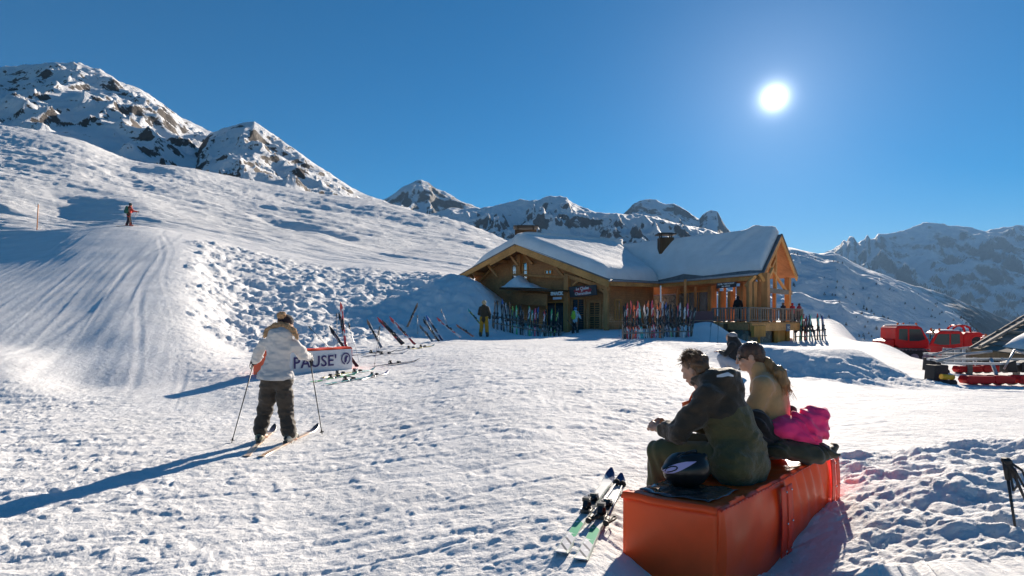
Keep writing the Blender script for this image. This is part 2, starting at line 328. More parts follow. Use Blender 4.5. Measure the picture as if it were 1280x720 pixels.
    z = z + hill * Y / 100 * (.75 * fbm(X * .035 + 4, Y * .05, 111, 5) + .42 * fbm(X * .16, Y * .42 + X * .1, 113, 4) + .20 * (ridged(X * .3, Y * .9 + X * .25, 117, 3) - .4)) * (1 - .55 * sst(150, 210, Y))
    z = z - hill * 2.2 * np.exp(-(((px - 385) / 50) ** 2) - (((Y - 84 + (px - 385) * .12) / 5) ** 2))
    return z
def gz(x, y): return float(ground(np.array([x]), np.array([y]))[0])
def gzc(x, y): return float(ground(np.array([x]), np.array([y]), fine=False)[0])
def on(px, Y, lift=0.0):        # a point on the snow under photo column px at depth Y
    x = (px - 640) / F * Y; return Vector((x, Y, gz(x, Y) + lift))

ys = [-25, -12, -5, -2, 0, 1.0, 1.8, 2.4, 2.8]; y = 3.1
while y < 62:
    ys.append(y); y += min(y * y / 1400, .0051 * y)
while y < 300:
    ys.append(y); y *= 1.011
ys = np.array(ys)
pxs = np.concatenate([[-4200, -2600, -1700, -1200, -900, -700, -500, -380, -300], np.arange(-260, -52, 9), np.arange(-50, 1335, 1.9), np.arange(1338, 1640, 7), [1660, 1720, 1800, 1950, 2150, 2500, 3200, 4500, 6000]])
TT, YY = np.meshgrid((pxs - 640) / F, ys)
XX = TT * np.maximum(YY, 3.0)
ZZ = np.empty_like(XX)
for a in range(0, len(ys), 120): ZZ[a:a+120] = ground(XX[a:a+120], YY[a:a+120])
g = link('snow_ground', grid_mesh('snow_ground', np.stack([XX, YY, ZZ], -1)), None, SNOW); tag(g, kind='structure')

# ------------------------------------------------------------------ mountains, each a sheet at its own distance
def mountain(name, sil, Yr, Yf, yfoot, mtl, seed, amp=.16, fs=1.0, cols=420, rows=150, pexp=1.15, jag=1.0, wave=None, yvar=.12):
    sx_ = np.array([a for a, _ in sil], float); sy_ = np.array([b for _, b in sil], float)
    px = np.linspace(sx_[0], sx_[-1], cols); py = np.interp(px, sx_, sy_)
    s = np.concatenate([np.linspace(0, 1, rows), 1 + np.linspace(.02, .6, 24)])
    PX, S = np.meshgrid(px, s)
    T = (PX - 640) / F
    yr = Yr * (1 + yvar * fbm(PX / 130, PX * 0, seed, 3))
    Y = Yf + (yr - Yf) * S
    X = T * Y
    zr = EYE + (400 - np.interp(PX, sx_, sy_)) / F * yr
    zf = EYE + (400 - (yfoot(PX) if callable(yfoot) else yfoot)) / F * Yf
    Hh = zr - zf
    z = zf + Hh * np.clip(S, 0, 1) ** pexp - np.clip(S - 1, 0, 1) * Hh * 1.1
    k = fs / (Yr * .12)
    rg = .6 * ridged(X * k, Y * k * .8, seed + 3, 5, .52) + .4 * ridged(X * k * 2.2 + .6 * fbm(X * k, Y * k, seed + 41, 3), Y * k * .7, seed + 31, 4, .55) - .42
    fb = fbm(X * k * .6, Y * k * .6, seed + 9, 4)
    win = np.clip(S * 4, 0, 1) * (1 - sst(.8, 1.0, np.where(S > 1, 2 - S, S)) * .82)
    z = z + np.abs(Hh).clip(0, Yr * .3) * win * (rg * amp * 2.2 + fb * amp * .8)
    z = z + jag * Yr * .0035 * ridged(X * k * 3.5, Y * k * 2, seed + 20, 3) * sst(.82, 1, S)
    if wave is not None: z = z + wave(X, Y, S)
    o = link(name, grid_mesh(name, np.stack([X, Y, z], -1)), None, mtl); tag(o, kind='structure'); return o

m_near = mountain_mat('rocky_slope', .075, rock=(.09, .08, .075), lo=.56, hi=.61, nmix=1.0, bumpd=.5)
m_mid = mountain_mat('high_rock_and_snow', .010, rock=(.11, .10, .10), lo=.55, hi=.62, nmix=.9, bumpd=4)
m_peak = mountain_mat('granite_peak', .006, rock=(.12, .11, .105), lo=.70, hi=.80, nmix=.7, bumpd=6)
m_far = mountain_mat('glacier_massif', .003, rock=(.12, .11, .10), lo=.60, hi=.74, nmix=.7, bumpd=18)
m_slope = mountain_mat('scrub_slope', .03, rock=(.14, .10, .08), lo=.30, hi=.42, nmix=.5, bumpd=1)
m_forest = mountain_mat('forest_slope', .004, rock=(.10, .09, .08), lo=.4, hi=.5, nmix=.4, forest=(40, 330, (.045, .05, .05)), bumpd=5)

mountain('left_mountain', [(-500, 150), (-250, 95), (-60, 84), (0, 84), (50, 80), (70, 79), (100, 80), (125, 87), (140, 96), (150, 104), (175, 112), (200, 128), (230, 150), (262, 164), (300, 180), (360, 225), (430, 262)],
         620, 240, lambda p: np.interp(p, [-500, 0, 160, 250, 430], [170, 185, 225, 245, 290]), m_near, 11, amp=.05, fs=2.2, cols=520, rows=190, pexp=1.05, jag=.5)
mountain('left_spur', [(225, 262), (245, 190), (262, 168), (280, 160), (300, 153.5), (318, 153), (330, 160), (345, 171), (380, 196), (410, 216), (440, 236), (460, 245), (480, 252), (520, 275), (560, 300)],
         430, 230, lambda p: np.interp(p, [225, 440, 470, 520, 560], [262, 268, 285, 305, 330]), m_near, 47, amp=.06, fs=2.2, cols=380, rows=150, pexp=1.0, jag=.4)
mountain('pointed_peak', [(380, 300), (440, 268), (478, 250), (495, 240), (510, 232), (519, 228), (527, 226), (536, 229), (545, 236), (557, 242), (575, 252), (600, 262), (660, 290)],
         3300, 2100, 300, m_peak, 83, amp=.13, fs=1.5, cols=260, rows=120, jag=.6)
mountain('middle_range', [(430, 300), (520, 275), (560, 262), (600, 260), (620, 255), (650, 250), (670, 249.5), (687, 244), (700, 247), (712, 253), (722, 258), (745, 267), (775, 267), (800, 270), (850, 280), (900, 291), (960, 305), (1010, 330), (1080, 360)],
         2300, 1000, 415, m_mid, 131, amp=.11, fs=1.9, cols=440, rows=150, jag=.9)
mountain('jagged_range', [(700, 300), (760, 275), (778, 268), (790, 256), (800, 251), (812, 249), (822, 251), (832, 254), (842, 253), (850, 257), (858, 262), (866, 269), (874, 274), (879, 269), (884, 265.5), (890, 264), (897, 266), (902, 275), (908, 285), (916, 293), (940, 300), (1000, 318)],
         4600, 3200, 330, m_peak, 171, amp=.10, fs=1.6, cols=360, rows=110, jag=1.1)
def bands(X, Y, S):
    return 9 * np.sin(Y / 46 + X / 120 + 2 * fbm(X / 170, Y / 170, 5, 3)) * np.clip(S * 3, 0, 1) * (1 - sst(.85, 1, S)) + 10 * fbm(X / 60, Y / 40, 6, 5) * (1 - sst(.9, 1.0, S) * .7)
mountain('right_slope', [(640, 345), (720, 330), (820, 318), (940, 304), (985, 309), (1010, 314), (1030, 318), (1045, 317), (1060, 326), (1075, 336), (1100, 344), (1130, 358), (1165, 373), (1185, 386), (1210, 404), (1240, 430), (1290, 480), (1330, 530)],
         840, 430, lambda p: np.interp(p, [640, 1000, 1130, 1240, 1400], [430, 450, 475, 540, 660]), m_slope, 211, amp=.05, fs=1.3, cols=420, rows=170, pexp=1.0, jag=.5, wave=bands, yvar=.04)
mountain('forested_ridge', [(900, 330), (1000, 322), (1040, 316), (1062, 326), (1090, 338), (1120, 350), (1165, 362), (1200, 376), (1240, 392), (1290, 412), (1400, 440), (1600, 470)],
         3600, 1500, 520, m_forest, 251, amp=.10, fs=1.3, cols=320, rows=110, jag=.5)
mountain('snowy_massif', [(940, 330), (1000, 324), (1040, 314), (1050, 307), (1055, 299), (1058, 302), (1062, 295), (1067, 297), (1072, 305), (1076, 301), (1080, 300), (1084, 293), (1088, 299), (1093, 297), (1098, 290), (1104, 290), (1120, 289), (1135, 285), (1143, 283), (1158, 278), (1170, 279), (1182, 283), (1210, 284), (1232, 288), (1240, 285), (1255, 282), (1270, 280), (1285, 282), (1340, 290), (1500, 310), (1800, 330)],
         8600, 5000, lambda p: np.interp(p, [1000, 1150, 1280, 1500], [400, 425, 445, 450]), m_far, 301, amp=.13, fs=1.8, cols=460, rows=150, jag=.45)
me = bpy.data.meshes.new('valley_floor'); zb = -640.0
me.from_pydata([(-9000, -600, zb), (12000, -600, zb), (12000, 12500, zb), (-9000, 12500, zb)], [], [(0, 1, 2, 3)])
tag(link('valley_floor', me, None, m_forest), kind='structure')
# ------------------------------------------------------------------ chalet
def wood_mat(name, c1, c2, scale=1.0, axis='Z', rough=.65, plank=None):
    if name in MATS: return MATS[name]
    m = bpy.data.materials.new(name); m.use_nodes = True; t = m.node_tree; b = t.nodes['Principled BSDF']
    tcn = N(t, 'ShaderNodeTexCoord'); mp = N(t, 'ShaderNodeMapping')
    st = {'X': (.4, 5, 5), 'Y': (5, .4, 5), 'Z': (5, 5, .4)}[axis]
    mp.inputs['Scale'].default_value = tuple(scale * v for v in st); t.links.new(tcn.outputs['Object'], mp.inputs[0])
    n = N(t, 'ShaderNodeTexNoise', inp={'Scale': 2.0, 'Detail': 7.0, 'Roughness': .65, 'Distortion': .4}); t.links.new(mp.outputs[0], n.inputs[0])
    n2 = N(t, 'ShaderNodeTexNoise', inp={'Scale': .8, 'Detail': 4.0}); t.links.new(tcn.outputs['Object'], n2.inputs[0])
    r = N(t, 'ShaderNodeMapRange', inp={'From Min': .32, 'From Max': .68}); t.links.new(n.outputs[0], r.inputs[0])
    mx = N(t, 'ShaderNodeMixRGB', inp={'Color1': (*c1, 1), 'Color2': (*c2, 1)}); t.links.new(r.outputs[0], mx.inputs[0])
    r2 = N(t, 'ShaderNodeMapRange', inp={'From Min': .3, 'From Max': .7, 'To Min': .72, 'To Max': 1.25}); t.links.new(n2.outputs[0], r2.inputs[0])
    h = N(t, 'ShaderNodeHueSaturation'); t.links.new(mx.outputs[0], h.inputs['Color']); t.links.new(r2.outputs[0], h.inputs['Value'])
    t.links.new(h.outputs[0], b.inputs['Base Color']); b.inputs['Roughness'].default_value = rough; b.inputs['Specular IOR Level'].default_value = .3
    bumpchain(t, b, [(n.outputs[0], .5, .008)])
    MATS[name] = m; return m
W_LIGHT = wood_mat('larch_beam', (.55, .24, .07), (.74, .37, .12), axis='X')
W_POST = wood_mat('larch_post', (.46, .20, .07), (.62, .30, .11), axis='Z')
W_WALL = wood_mat('larch_boarding', (.40, .17, .065), (.56, .27, .11), axis='X')
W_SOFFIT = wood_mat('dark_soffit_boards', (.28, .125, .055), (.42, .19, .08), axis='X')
W_ORANGE = wood_mat('orange_boarding', (.50, .22, .04), (.62, .30, .06), axis='Z')
W_GREY = wood_mat('weathered_grey_wood', (.15, .12, .095), (.32, .27, .22), axis='X')
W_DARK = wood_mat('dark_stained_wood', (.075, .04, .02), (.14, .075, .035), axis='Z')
SLATE = mat('slate', (.16, .16, .165), .6, var=.35, vscale=3, bump=.4, bscale=8, bdist=.02)
METAL = mat('galvanised_metal', (.45, .46, .48), .4, .8, var=.15, vscale=6)
BLACKM = mat('black_metal', (.02, .02, .022), .45, .5)
GLASS_D = mat('dark_glass', (.03, .04, .05), .08, 0, spec=.8)
GLASS_S = mat('snow_reflecting_glass', (.45, .55, .62), .12, .75, var=.25, vscale=1.5)
WHITEP = mat('white_paint', (.78, .78, .76), .5)
def stone_mat():
    m = bpy.data.materials.new('rubble_stone'); m.use_nodes = True; t = m.node_tree; b = t.nodes['Principled BSDF']
    tcn = N(t, 'ShaderNodeTexCoord'); v = N(t, 'ShaderNodeTexVoronoi', inp={'Scale': 3.6, 'Randomness': .9}); t.links.new(tcn.outputs['Object'], v.inputs[0])
    e = N(t, 'ShaderNodeTexVoronoi', feature='DISTANCE_TO_EDGE', inp={'Scale': 3.6, 'Randomness': .9}); t.links.new(tcn.outputs['Object'], e.inputs[0])
    cr = N(t, 'ShaderNodeSeparateColor'); t.links.new(v.outputs['Color'], cr.inputs[0])
    mx = N(t, 'ShaderNodeMixRGB', inp={'Color1': (.17, .15, .12, 1), 'Color2': (.36, .31, .24, 1)}); t.links.new(cr.outputs[0], mx.inputs[0])
    er = N(t, 'ShaderNodeMapRange', inp={'From Min': .01, 'From Max': .07}); t.links.new(e.outputs['Distance'], er.inputs[0])
    m2 = N(t, 'ShaderNodeMixRGB', inp={'Color1': (.12, .11, .10, 1)}); t.links.new(er.outputs[0], m2.inputs[0]); t.links.new(mx.outputs[0], m2.inputs[2])
    t.links.new(m2.outputs[0], b.inputs['Base Color']); b.inputs['Roughness'].default_value = .85
    bumpchain(t, b, [(er.outputs[0], .8, .04)]); return m
STONE = stone_mat()

def bm_obj(name, bm, mats, parent=None, smooth=False, bevel=0.0, autosm=False):
    me = bpy.data.meshes.new(name); 
    if bevel: 
        bmesh.ops.bevel(bm, geom=list(bm.edges), offset=bevel, segments=1, profile=.7, affect='EDGES', clamp_overlap=True)
    bmesh.ops.recalc_face_normals(bm, faces=bm.faces)
    bm.to_mesh(me); bm.free()
    if smooth:
        for p in me.polygons: p.use_smooth = True
    return link(name, me, parent, mats)
def hexa(bm, pts, mi=0):
    """8 points: bottom ring then top ring"""
    v = [bm.verts.new(p) for p in pts]
    for q in ((0, 3, 2, 1), (4, 5, 6, 7), (0, 1, 5, 4), (1, 2, 6, 5), (2, 3, 7, 6), (3, 0, 4, 7)):
        f = bm.faces.new([v[i] for i in q]); f.material_index = mi
    return v
def beam(bm, a, b, wdt, hgt, up=Vector((0, 0, 1)), mi=0):
    a = Vector(a); b = Vector(b); d = (b - a).normalized()
    s = d.cross(up)
    if s.length < 1e-4: s = d.cross(Vector((1, 0, 0)))
    s.normalize(); u = s.cross(d).normalized(); s = s * wdt / 2; u = u * hgt / 2
    return hexa(bm, [a - s - u, a + s - u, a + s + u, a - s + u, b - s - u, b + s - u, b + s + u, b - s + u], mi)
def part_beam(name, a, b, wdt, hgt, m, parent, up=Vector((0, 0, 1)), bevel=.015):
    bm = bmesh.new(); beam(bm, a, b, wdt, hgt, up); return bm_obj(name, bm, m, parent, bevel=bevel)
def cyl(bm, a, b, r0, r1=None, n=10, mi=0, caps=True):
    r1 = r0 if r1 is None else r1
    a = Vector(a); b = Vector(b); d = (b - a); q = d.to_track_quat('Z', 'Y'); R = []
    for c, r in ((a, r0), (b, r1)):
        R.append([bm.verts.new(c + q @ Vector((math.cos(2 * PI * k / n) * r, math.sin(2 * PI * k / n) * r, 0))) for k in range(n)])
    fs = []
    for k in range(n):
        f = bm.faces.new([R[0][k], R[0][(k + 1) % n], R[1][(k + 1) % n], R[1][k]]); f.material_index = mi; f.smooth = True
    if caps:
        for rr in (R[0][::-1], R[1]):
            f = bm.faces.new(rr); f.material_index = mi
def tubep(bm, pts, r, n=8, mi=0):
    for a, b in zip(pts[:-1], pts[1:]): cyl(bm, a, b, r, r, n, mi)
def hit(px, py, P0, nrm_):
    """where the ray through a photo pixel meets a plane"""
    d = Vector(((px - 640) / F, 1, (400 - py) / F)); o = Vector((0, 0, EYE))
    return o + d * ((P0 - o).dot(nrm_) / d.dot(nrm_))
FONT_CACHE = {}
def text_obj(name, body, size, m, parent, loc, xdir, ydir, ext=.01, shear=0.0, bold=0.0, align='CENTER', space=1.0):
    cu = bpy.data.curves.new(name, 'FONT'); cu.body = body; cu.size = size; cu.extrude = ext; cu.align_x = align; cu.align_y = 'CENTER'; cu.shear = shear; cu.offset = bold; cu.space_character = space
    cu.resolution_u = 3
    tmp = bpy.data.objects.new('tmp', cu); COL.objects.link(tmp); dg = bpy.context.evaluated_depsgraph_get(); dg.update()
    me = bpy.data.meshes.new_from_object(tmp.evaluated_get(dg)); COL.objects.unlink(tmp); bpy.data.objects.remove(tmp)
    x = Vector(xdir).normalized(); y_ = Vector(ydir).normalized(); z = x.cross(y_).normalized(); y_ = z.cross(x)
    M_ = Matrix((x, y_, z)).transposed().to_4x4(); M_.translation = Vector(loc)
    me.transform(M_); me.materials.clear()
    return link(name, me, parent, m)

H = lambda h: h + EYE
A = Vector((.29, 41.9, H(5.6)))                      # gable apex of the left wing
E = Vector((6.33, 36.8, H(2.59)))                    # its right eave corner
L = Vector((-4.38, 45.8, H(3.54)))                   # its left eave corner
NE = Vector((15.4, 35.0, H(2.9)))                    # right wing, near eave corner of the gable
AP = Vector((17.6, 37.3, H(5.62)))                   # right wing gable apex
FE = Vector((20.0, 40.0, H(3.1)))                    # far eave corner
B = Vector((11.2, 43.2, H(2.86)))                    # valley foot
R = Vector((9.3, 48.6, H(5.95)))                     # where the ridges meet
R2 = R + Vector((0.3, .6, 0))
ch = empty('chalet', (4, 40, .9), 'large timber mountain restaurant under thick roof snow, with a gabled terrace at its right end', 'chalet')
chl = ch.location.copy()
def CP(o): o.matrix_parent_inverse = Matrix.Translation(-chl); return o
_link = link
def link(name, me, parent=None, mats=None):          # parts are given in world coordinates
    o = _link(name, me, parent, mats)
    if parent is not None:
        q = parent; t_ = Matrix.Identity(4)
        while q is not None:
            t_ = Matrix.LocRotScale(q.location, q.rotation_euler, q.scale) if q.parent is None else t_
            q = q.parent
        if parent.parent is None: o.matrix_parent_inverse = t_.inverted()
        else: o.matrix_parent_inverse = Matrix.Identity(4)
    return o

def patch(P00, P10, P11, P01, thick, name, m, nu=2, nv=2, parent=ch, up=0.0, top=None, smooth=False, lift=0.0):
    """slab over a bilinear quad; top(u,v) gives the height above the quad, thick goes below it"""
    bm = bmesh.new(); T, Bt = [], []
    for i in range(nu + 1):
        u = i / nu; rT, rB = [], []
        for j in range(nv + 1):
            v = j / nv; p = (P00 * (1 - u) + P10 * u) * (1 - v) + (P01 * (1 - u) + P11 * u) * v
            rT.append(bm.verts.new(p + Vector((0, 0, lift + (top(u, v) if top else 0))))); rB.append(bm.verts.new(p + Vector((0, 0, lift - thick))))
        T.append(rT); Bt.append(rB)
    for i in range(nu):
        for j in range(nv):
            bm.faces.new([T[i][j], T[i + 1][j], T[i + 1][j + 1], T[i][j + 1]]).smooth = smooth
            bm.faces.new([Bt[i][j], Bt[i][j + 1], Bt[i + 1][j + 1], Bt[i + 1][j]])
    for i in range(nu):
        bm.faces.new([Bt[i][0], Bt[i + 1][0], T[i + 1][0], T[i][0]]).smooth = smooth
        bm.faces.new([Bt[i + 1][nv], Bt[i][nv], T[i][nv], T[i + 1][nv]]).smooth = smooth
    for j in range(nv):
        bm.faces.new([Bt[0][j + 1], Bt[0][j], T[0][j], T[0][j + 1]]).smooth = smooth
        bm.faces.new([Bt[nu][j], Bt[nu][j + 1], T[nu][j + 1], T[nu][j]]).smooth = smooth
    return bm_obj(name, bm, m, parent, smooth=smooth)
# roof decks
dz = Vector((0, 0, 1))
roofs = [(A, E, B, R), (L, A, R, L + (R - A)), (NE, AP, R, B), (AP, FE, FE + (R - AP) + Vector((0, 0, 0)), R2)]
roof = patch(*roofs[0], .10, 'roof', SLATE)
for rr in roofs[1:]:
    patch(*rr, .10, 'roof', SLATE)
# roof snow
SN2 = SNOW
def edge_round(t, wd): return np.sqrt(np.clip(1 - np.clip((wd - t) / wd, 0, 1) ** 2, 0, 1))
def snow_top(depth, wu, wv, seed, e0=1, e1=1, f0=1, f1=1, extra=None):
    def fn(u, v):
        h = depth
        if e0: h *= float(edge_round(u, wu))
        if e1: h *= float(edge_round(1 - u, wu))
        if f0: h *= float(edge_round(v, wv))
        if f1: h *= float(edge_round(1 - v, wv))
        x = np.array([u * 9.0]); y_ = np.array([v * 12.0])
        h *= 1 + .07 * float(fbm(x, y_, seed, 4)[0])
        if extra: h += extra(u, v)
        return h + .02
    return fn
OV = .32
def ins(q, a0, a1, b0, b1):
    """shrink / extend a quad: a along first side, b along second (in fractions)"""
    P00, P10, P11, P01 = q
    f = lambda u, v: (P00 * (1 - u) + P10 * u) * (1 - v) + (P01 * (1 - u) + P11 * u) * v
    return (f(a0, b0), f(a1, b0), f(a1, b1), f(a0, b1))
snA = patch(*ins(roofs[0], -.03, .975, -.015, 1.0), .0, 'roof_snow', SN2, 40, 40, top=snow_top(.80, .10, .10, 3, e0=0), smooth=True, lift=.01)
patch(*ins(roofs[1], .30, 1.03, -.015, 1.0), .0, 'roof_snow', SN2, 30, 30, top=snow_top(.86, .34, .10, 5, e1=0, f1=0), smooth=True, lift=.012)
def drift(u, v):   # the raised lip of drifted snow running up the right wing
    return .22 * math.exp(-((v - .12 - .30 * (1 - u)) / .035) ** 2) * (u > .35) + .10 * math.exp(-((v - .05) / .1) ** 2)
patch(*ins(roofs[2], .06, 1.03, .01, 1.0), .0, 'roof_snow', SN2, 44, 60, top=snow_top(.42, .16, .035, 7, e1=0, f1=0, extra=drift), smooth=True, lift=.011)
patch(*ins(roofs[3], -.03, .95, .02, 1.0), .0, 'roof_snow', SN2, 20, 30, top=snow_top(.40, .12, .05, 9, e0=0, f1=0), smooth=True, lift=.013)
# bargeboards (two boards each, the front one proud), eave fascias, gutters
def board(a, b, hgt, thk, m, name='bargeboard', off=Vector((0, 0, 0)), drop=0.0):
    d = (b - a).normalized(); side = Vector((d.y, -d.x, 0)).normalized()
    if side.y > 0: side = -side
    o = off + side * .04 - dz * (hgt / 2 + drop)
    return part_beam(name, a + o, b + o, thk, hgt, m, ch, bevel=.01)
board(A, E, .44, .09, W_LIGHT, drop=.06); board(L, A, .36, .09, W_LIGHT, drop=.06)
mid = L.lerp(A, .56)
board(mid, A - (A - L) * .02, .16, .07, W_LIGHT, drop=.40, off=Vector((.1, -.1, 0)))
part_beam('drip_edge', A + Vector((0, -.12, .0)), E + Vector((0, -.12, .0)), .10, .07, SLATE, ch)
part_beam('drip_edge', L + Vector((0, -.12, .0)), A + Vector((0, -.12, .0)), .10, .07, SLATE, ch)
board(E, B, .34, .08, W_LIGHT, 'fascia', drop=.05); board(NE, B, .30, .08, W_LIGHT, 'fascia', drop=.10)
part_beam('gutter', E + Vector((-.05, -.16, -.05)), B + Vector((-.05, -.16, -.05)), .14, .12, METAL, ch)
part_beam('gutter', NE + Vector((-.18, 0, -.06)), B + Vector((-.18, -.1, -.06)), .14, .14, METAL, ch)
board(NE, AP, .34, .09, W_LIGHT, drop=.06); board(AP, FE, .34, .09, W_LIGHT, drop=.06)
part_beam('drip_edge', NE + Vector((.02, -.12, .0)), AP + Vector((.02, -.12, .0)), .09, .07, SLATE, ch)
part_beam('drip_edge', AP + Vector((.05, -.1, .0)), FE + Vector((.05, -.1, .0)), .09, .07, SLATE, ch)

def wall_between(a, b, z0, ztop, name='wall', m=W_WALL, boards=.16, vertical=False, thick=.16):
    """boarded wall from plan point a to b, ztop(t) along it; boards are real laps"""
    a = Vector(a); b = Vector(b); d = (b - a); Ln = d.length; d.normalize(); n_ = Vector((d.y, -d.x, 0)); 
    if n_.dot(Vector((0, -1, 0))) < 0: n_ = -n_
    bm = bmesh.new(); zt = [ztop(k / 40) for k in range(41)]; zm = max(zt); z = z0; k = 0
    while z < zm:
        z1 = min(z + boards, zm)
        ts = [i / 40 for i in range(41) if zt[i] > z + boards * .3]
        if ts:
            t0, t1 = min(ts), max(ts)
            if t1 - t0 > .01:
                p0 = a + d * Ln * t0; p1 = a + d * Ln * t1
                lap = .018
                q = [Vector((p0.x, p0.y, z)) + n_ * lap, Vector((p1.x, p1.y, z)) + n_ * lap, Vector((p1.x, p1.y, z)) - n_ * thick, Vector((p0.x, p0.y, z)) - n_ * thick,
                     Vector((p0.x, p0.y, z1 - .004)), Vector((p1.x, p1.y, z1 - .004)), Vector((p1.x, p1.y, z1 - .004)) - n_ * thick, Vector((p0.x, p0.y, z1 - .004)) - n_ * thick]
                hexa(bm, q)
        z += boards
    return bm_obj(name, bm, m, ch)
GZ = .86
uL = (E - A); uL.z = 0; uL.normalize(); dL = Vector((.643, .766, 0))         # along the gable, and back along the ridge
nL = -dL
W0 = A + dL * 1.5; 
def gable_top(t0, t1):
    def f(t):
        s = t0 + (t1 - t0) * t
        return (A.z - .42 * 0 - (s * .38 if s > 0 else -s * .34)) - .16
    return f
wa = W0 + uL * -5.6; wb = W0 + uL * 7.0
wall_between(wa, wb, GZ - .3, gable_top(-5.6, 7.0))
# side wall of the left wing under the porch, to the right wing
wc = wb + dL * 6.6
wall_between(wb, wc, GZ - .3, lambda t: 4.15)
# right wing long wall (from the valley to the terrace) and its inner end wall
uR = (NE - B); uR.z = 0; uR.normalize(); nR = Vector((uR.y, -uR.x, 0))
if nR.x > 0: nR = -nR
rw0 = B - nR * 1.1 - uR * 3.4; rw1 = rw0 + uR * 8.1
wall_between(rw0, rw1 + uR * 0.0, 3.62, lambda t: 4.42)                      # lintel strip
prismwall0 = wall_between(rw0, rw0 + uR * 4.9, GZ - .3, lambda t: 3.62, name='wall_panel')
bm = bmesh.new(); beam(bm, rw0 + uR * .1 + Vector((0, 0, 2.1 - rw0.z)) + nR * .1, rw0 + uR * 4.8 + Vector((0, 0, 2.1 - rw0.z)) + nR * .1, .3, 2.9); bm_obj('stone_wall', bm, STONE, ch)
bm = bmesh.new(); beam(bm, rw0 + uR * 4.92 + Vector((0, 0, GZ + .35 - rw0.z)), rw1 + Vector((0, 0, GZ + .35 - rw1.z)), .35, 1.4); bm_obj('stone_wall', bm, STONE, ch)
# gable framing of the left wing
def pl(px, py, off=0.0): return hit(px, py, A + dL * off, dL)
def post(px, ptop, pbot, off, w_=.26, m=W_POST, name='post', wz=None):
    a = pl(px, pbot, off); b = pl(px, ptop, off); b.x, b.y = a.x, a.y
    return part_beam(name, a, b, w_, w_, m, ch, up=uL)
post(709, 348, 417, .35, .30); post(758, 353, 416, .35, .28)
post(649.5, 318, 352, 1.36, .34); post(709, 345, 372, .35, .36, name='bracket_block')
def brace(p, q, off=.5, w_=.18, name='brace'): return part_beam(name, pl(*p, off), pl(*q, off), .16, w_, W_POST, ch, up=uL.cross(Vector((0,0,1))))
brace((634, 314), (648, 332)); brace((606, 326), (622, 346)); brace((692, 331), (706, 347)); brace((585, 341), (592, 348))
brace((666, 330), (655, 318), 1.2); brace((716, 357), (727, 347), .4); brace((742, 355), (756, 365), .4)
part_beam('collar_beam', pl(640, 343, 1.25), pl(706, 347, 1.25), .16, .18, W_POST, ch)
part_beam('tie_beam', pl(706, 344, .36), pl(762, 361, .36), .20, .26, W_POST, ch)
part_beam('purlin', A + dL * .1 - dz * .35, A + dL * 1.5 - dz * .35, .24, .26, W_POST, ch)
for f_ in (.30, .62, .95):
    p = A.lerp(E, f_); part_beam('purlin', p + dL * .1 - dz * .36, p + dL * 1.5 - dz * .36, .22, .24, W_POST, ch)
for f_ in (.35, .75):
    p = A.lerp(L, f_); part_beam('purlin', p + dL * .1 - dz * .36, p + dL * 1.5 - dz * .36, .22, .24, W_POST, ch)
part_beam('gable_beam', pl(628, 321, 1.3), pl(600, 352, 1.3), .12, .22, W_POST, ch, up=uL.cross(Vector((0,0,1))))
# windows
def opening(px0, py0, px1, py1, plane, off, name='window', arch=False, glass=GLASS_S, fr=.07, mull=0, rail=0, fm=W_LIGHT, ppx=None):
    pfn = plane
    c = [pfn(px0, py1, off), pfn(px1, py1, off), pfn(px1, py0, off), pfn(px0, py0, off)]
    c[0].z = c[1].z = (c[0].z + c[1].z) / 2; c[2].z = c[3].z = (c[2].z + c[3].z) / 2
    x = (c[1] - c[0]); x.z = 0; Wd = x.length; x.normalize(); n_ = Vector((x.y, -x.x, 0)); n_ = n_ if n_.y < 0 else -n_
    Ht = c[3].z - c[0].z; o = c[0]
    pts = [(0, 0), (Wd, 0), (Wd, Ht)]
    if arch: pts = [(0, 0), (Wd, 0), (Wd, Ht * .72)] + [(Wd / 2 + Wd / 2 * math.cos(a_), Ht * .72 + Ht * .28 * math.sin(a_)) for a_ in (PI * .2, PI * .38, PI * .5, PI * .62, PI * .8)] + [(0, Ht * .72)]
    else: pts.append((0, Ht))
    cx, cy = Wd / 2, Ht / 2
    bm = bmesh.new(); rings = []
    for s_, dn in ((1, -.10), (1, .05), (0, .05), (0, -.10)):
        ring = []
        for (u, v) in pts:
            if s_ == 0:
                u = min(max(u, fr), Wd - fr) if abs(u - cx) > 1e-6 else u; v = min(max(v, fr), Ht - fr)
                if arch and v > Ht * .6: u = cx + (u - cx) * .88
            ring.append(bm.verts.new(o + x * u + dz * v + n_ * dn))
        rings.append(ring)
    n__ = len(pts)
    for a_, b_ in zip(rings, rings[1:] + rings[:1]):
        for k in range(n__): bm.faces.new([a_[k], a_[(k + 1) % n__], b_[(k + 1) % n__], b_[k]])
    for k in range(mull):
        u = Wd * (k + 1) / (mull + 1); beam(bm, o + x * u + dz * .02 + n_ * .02, o + x * u + dz * (Ht - .02) + n_ * .02, .05, .04, up=n_)
    for k in range(rail):
        v = Ht * (k + 1) / (rail + 1); beam(bm, o + dz * v + x * .02 + n_ * .02, o + dz * v + x * (Wd - .02) + n_ * .02, .045, .05)
    wnd = bm_obj(name, bm, fm, ch)
    bm = bmesh.new(); bm.faces.new([bm.verts.new(o + x * u * .98 + x * Wd * .01 + dz * v - n_ * .03) for u, v in pts]); pane = bm_obj('pane', bm, glass, wnd)
    return wnd
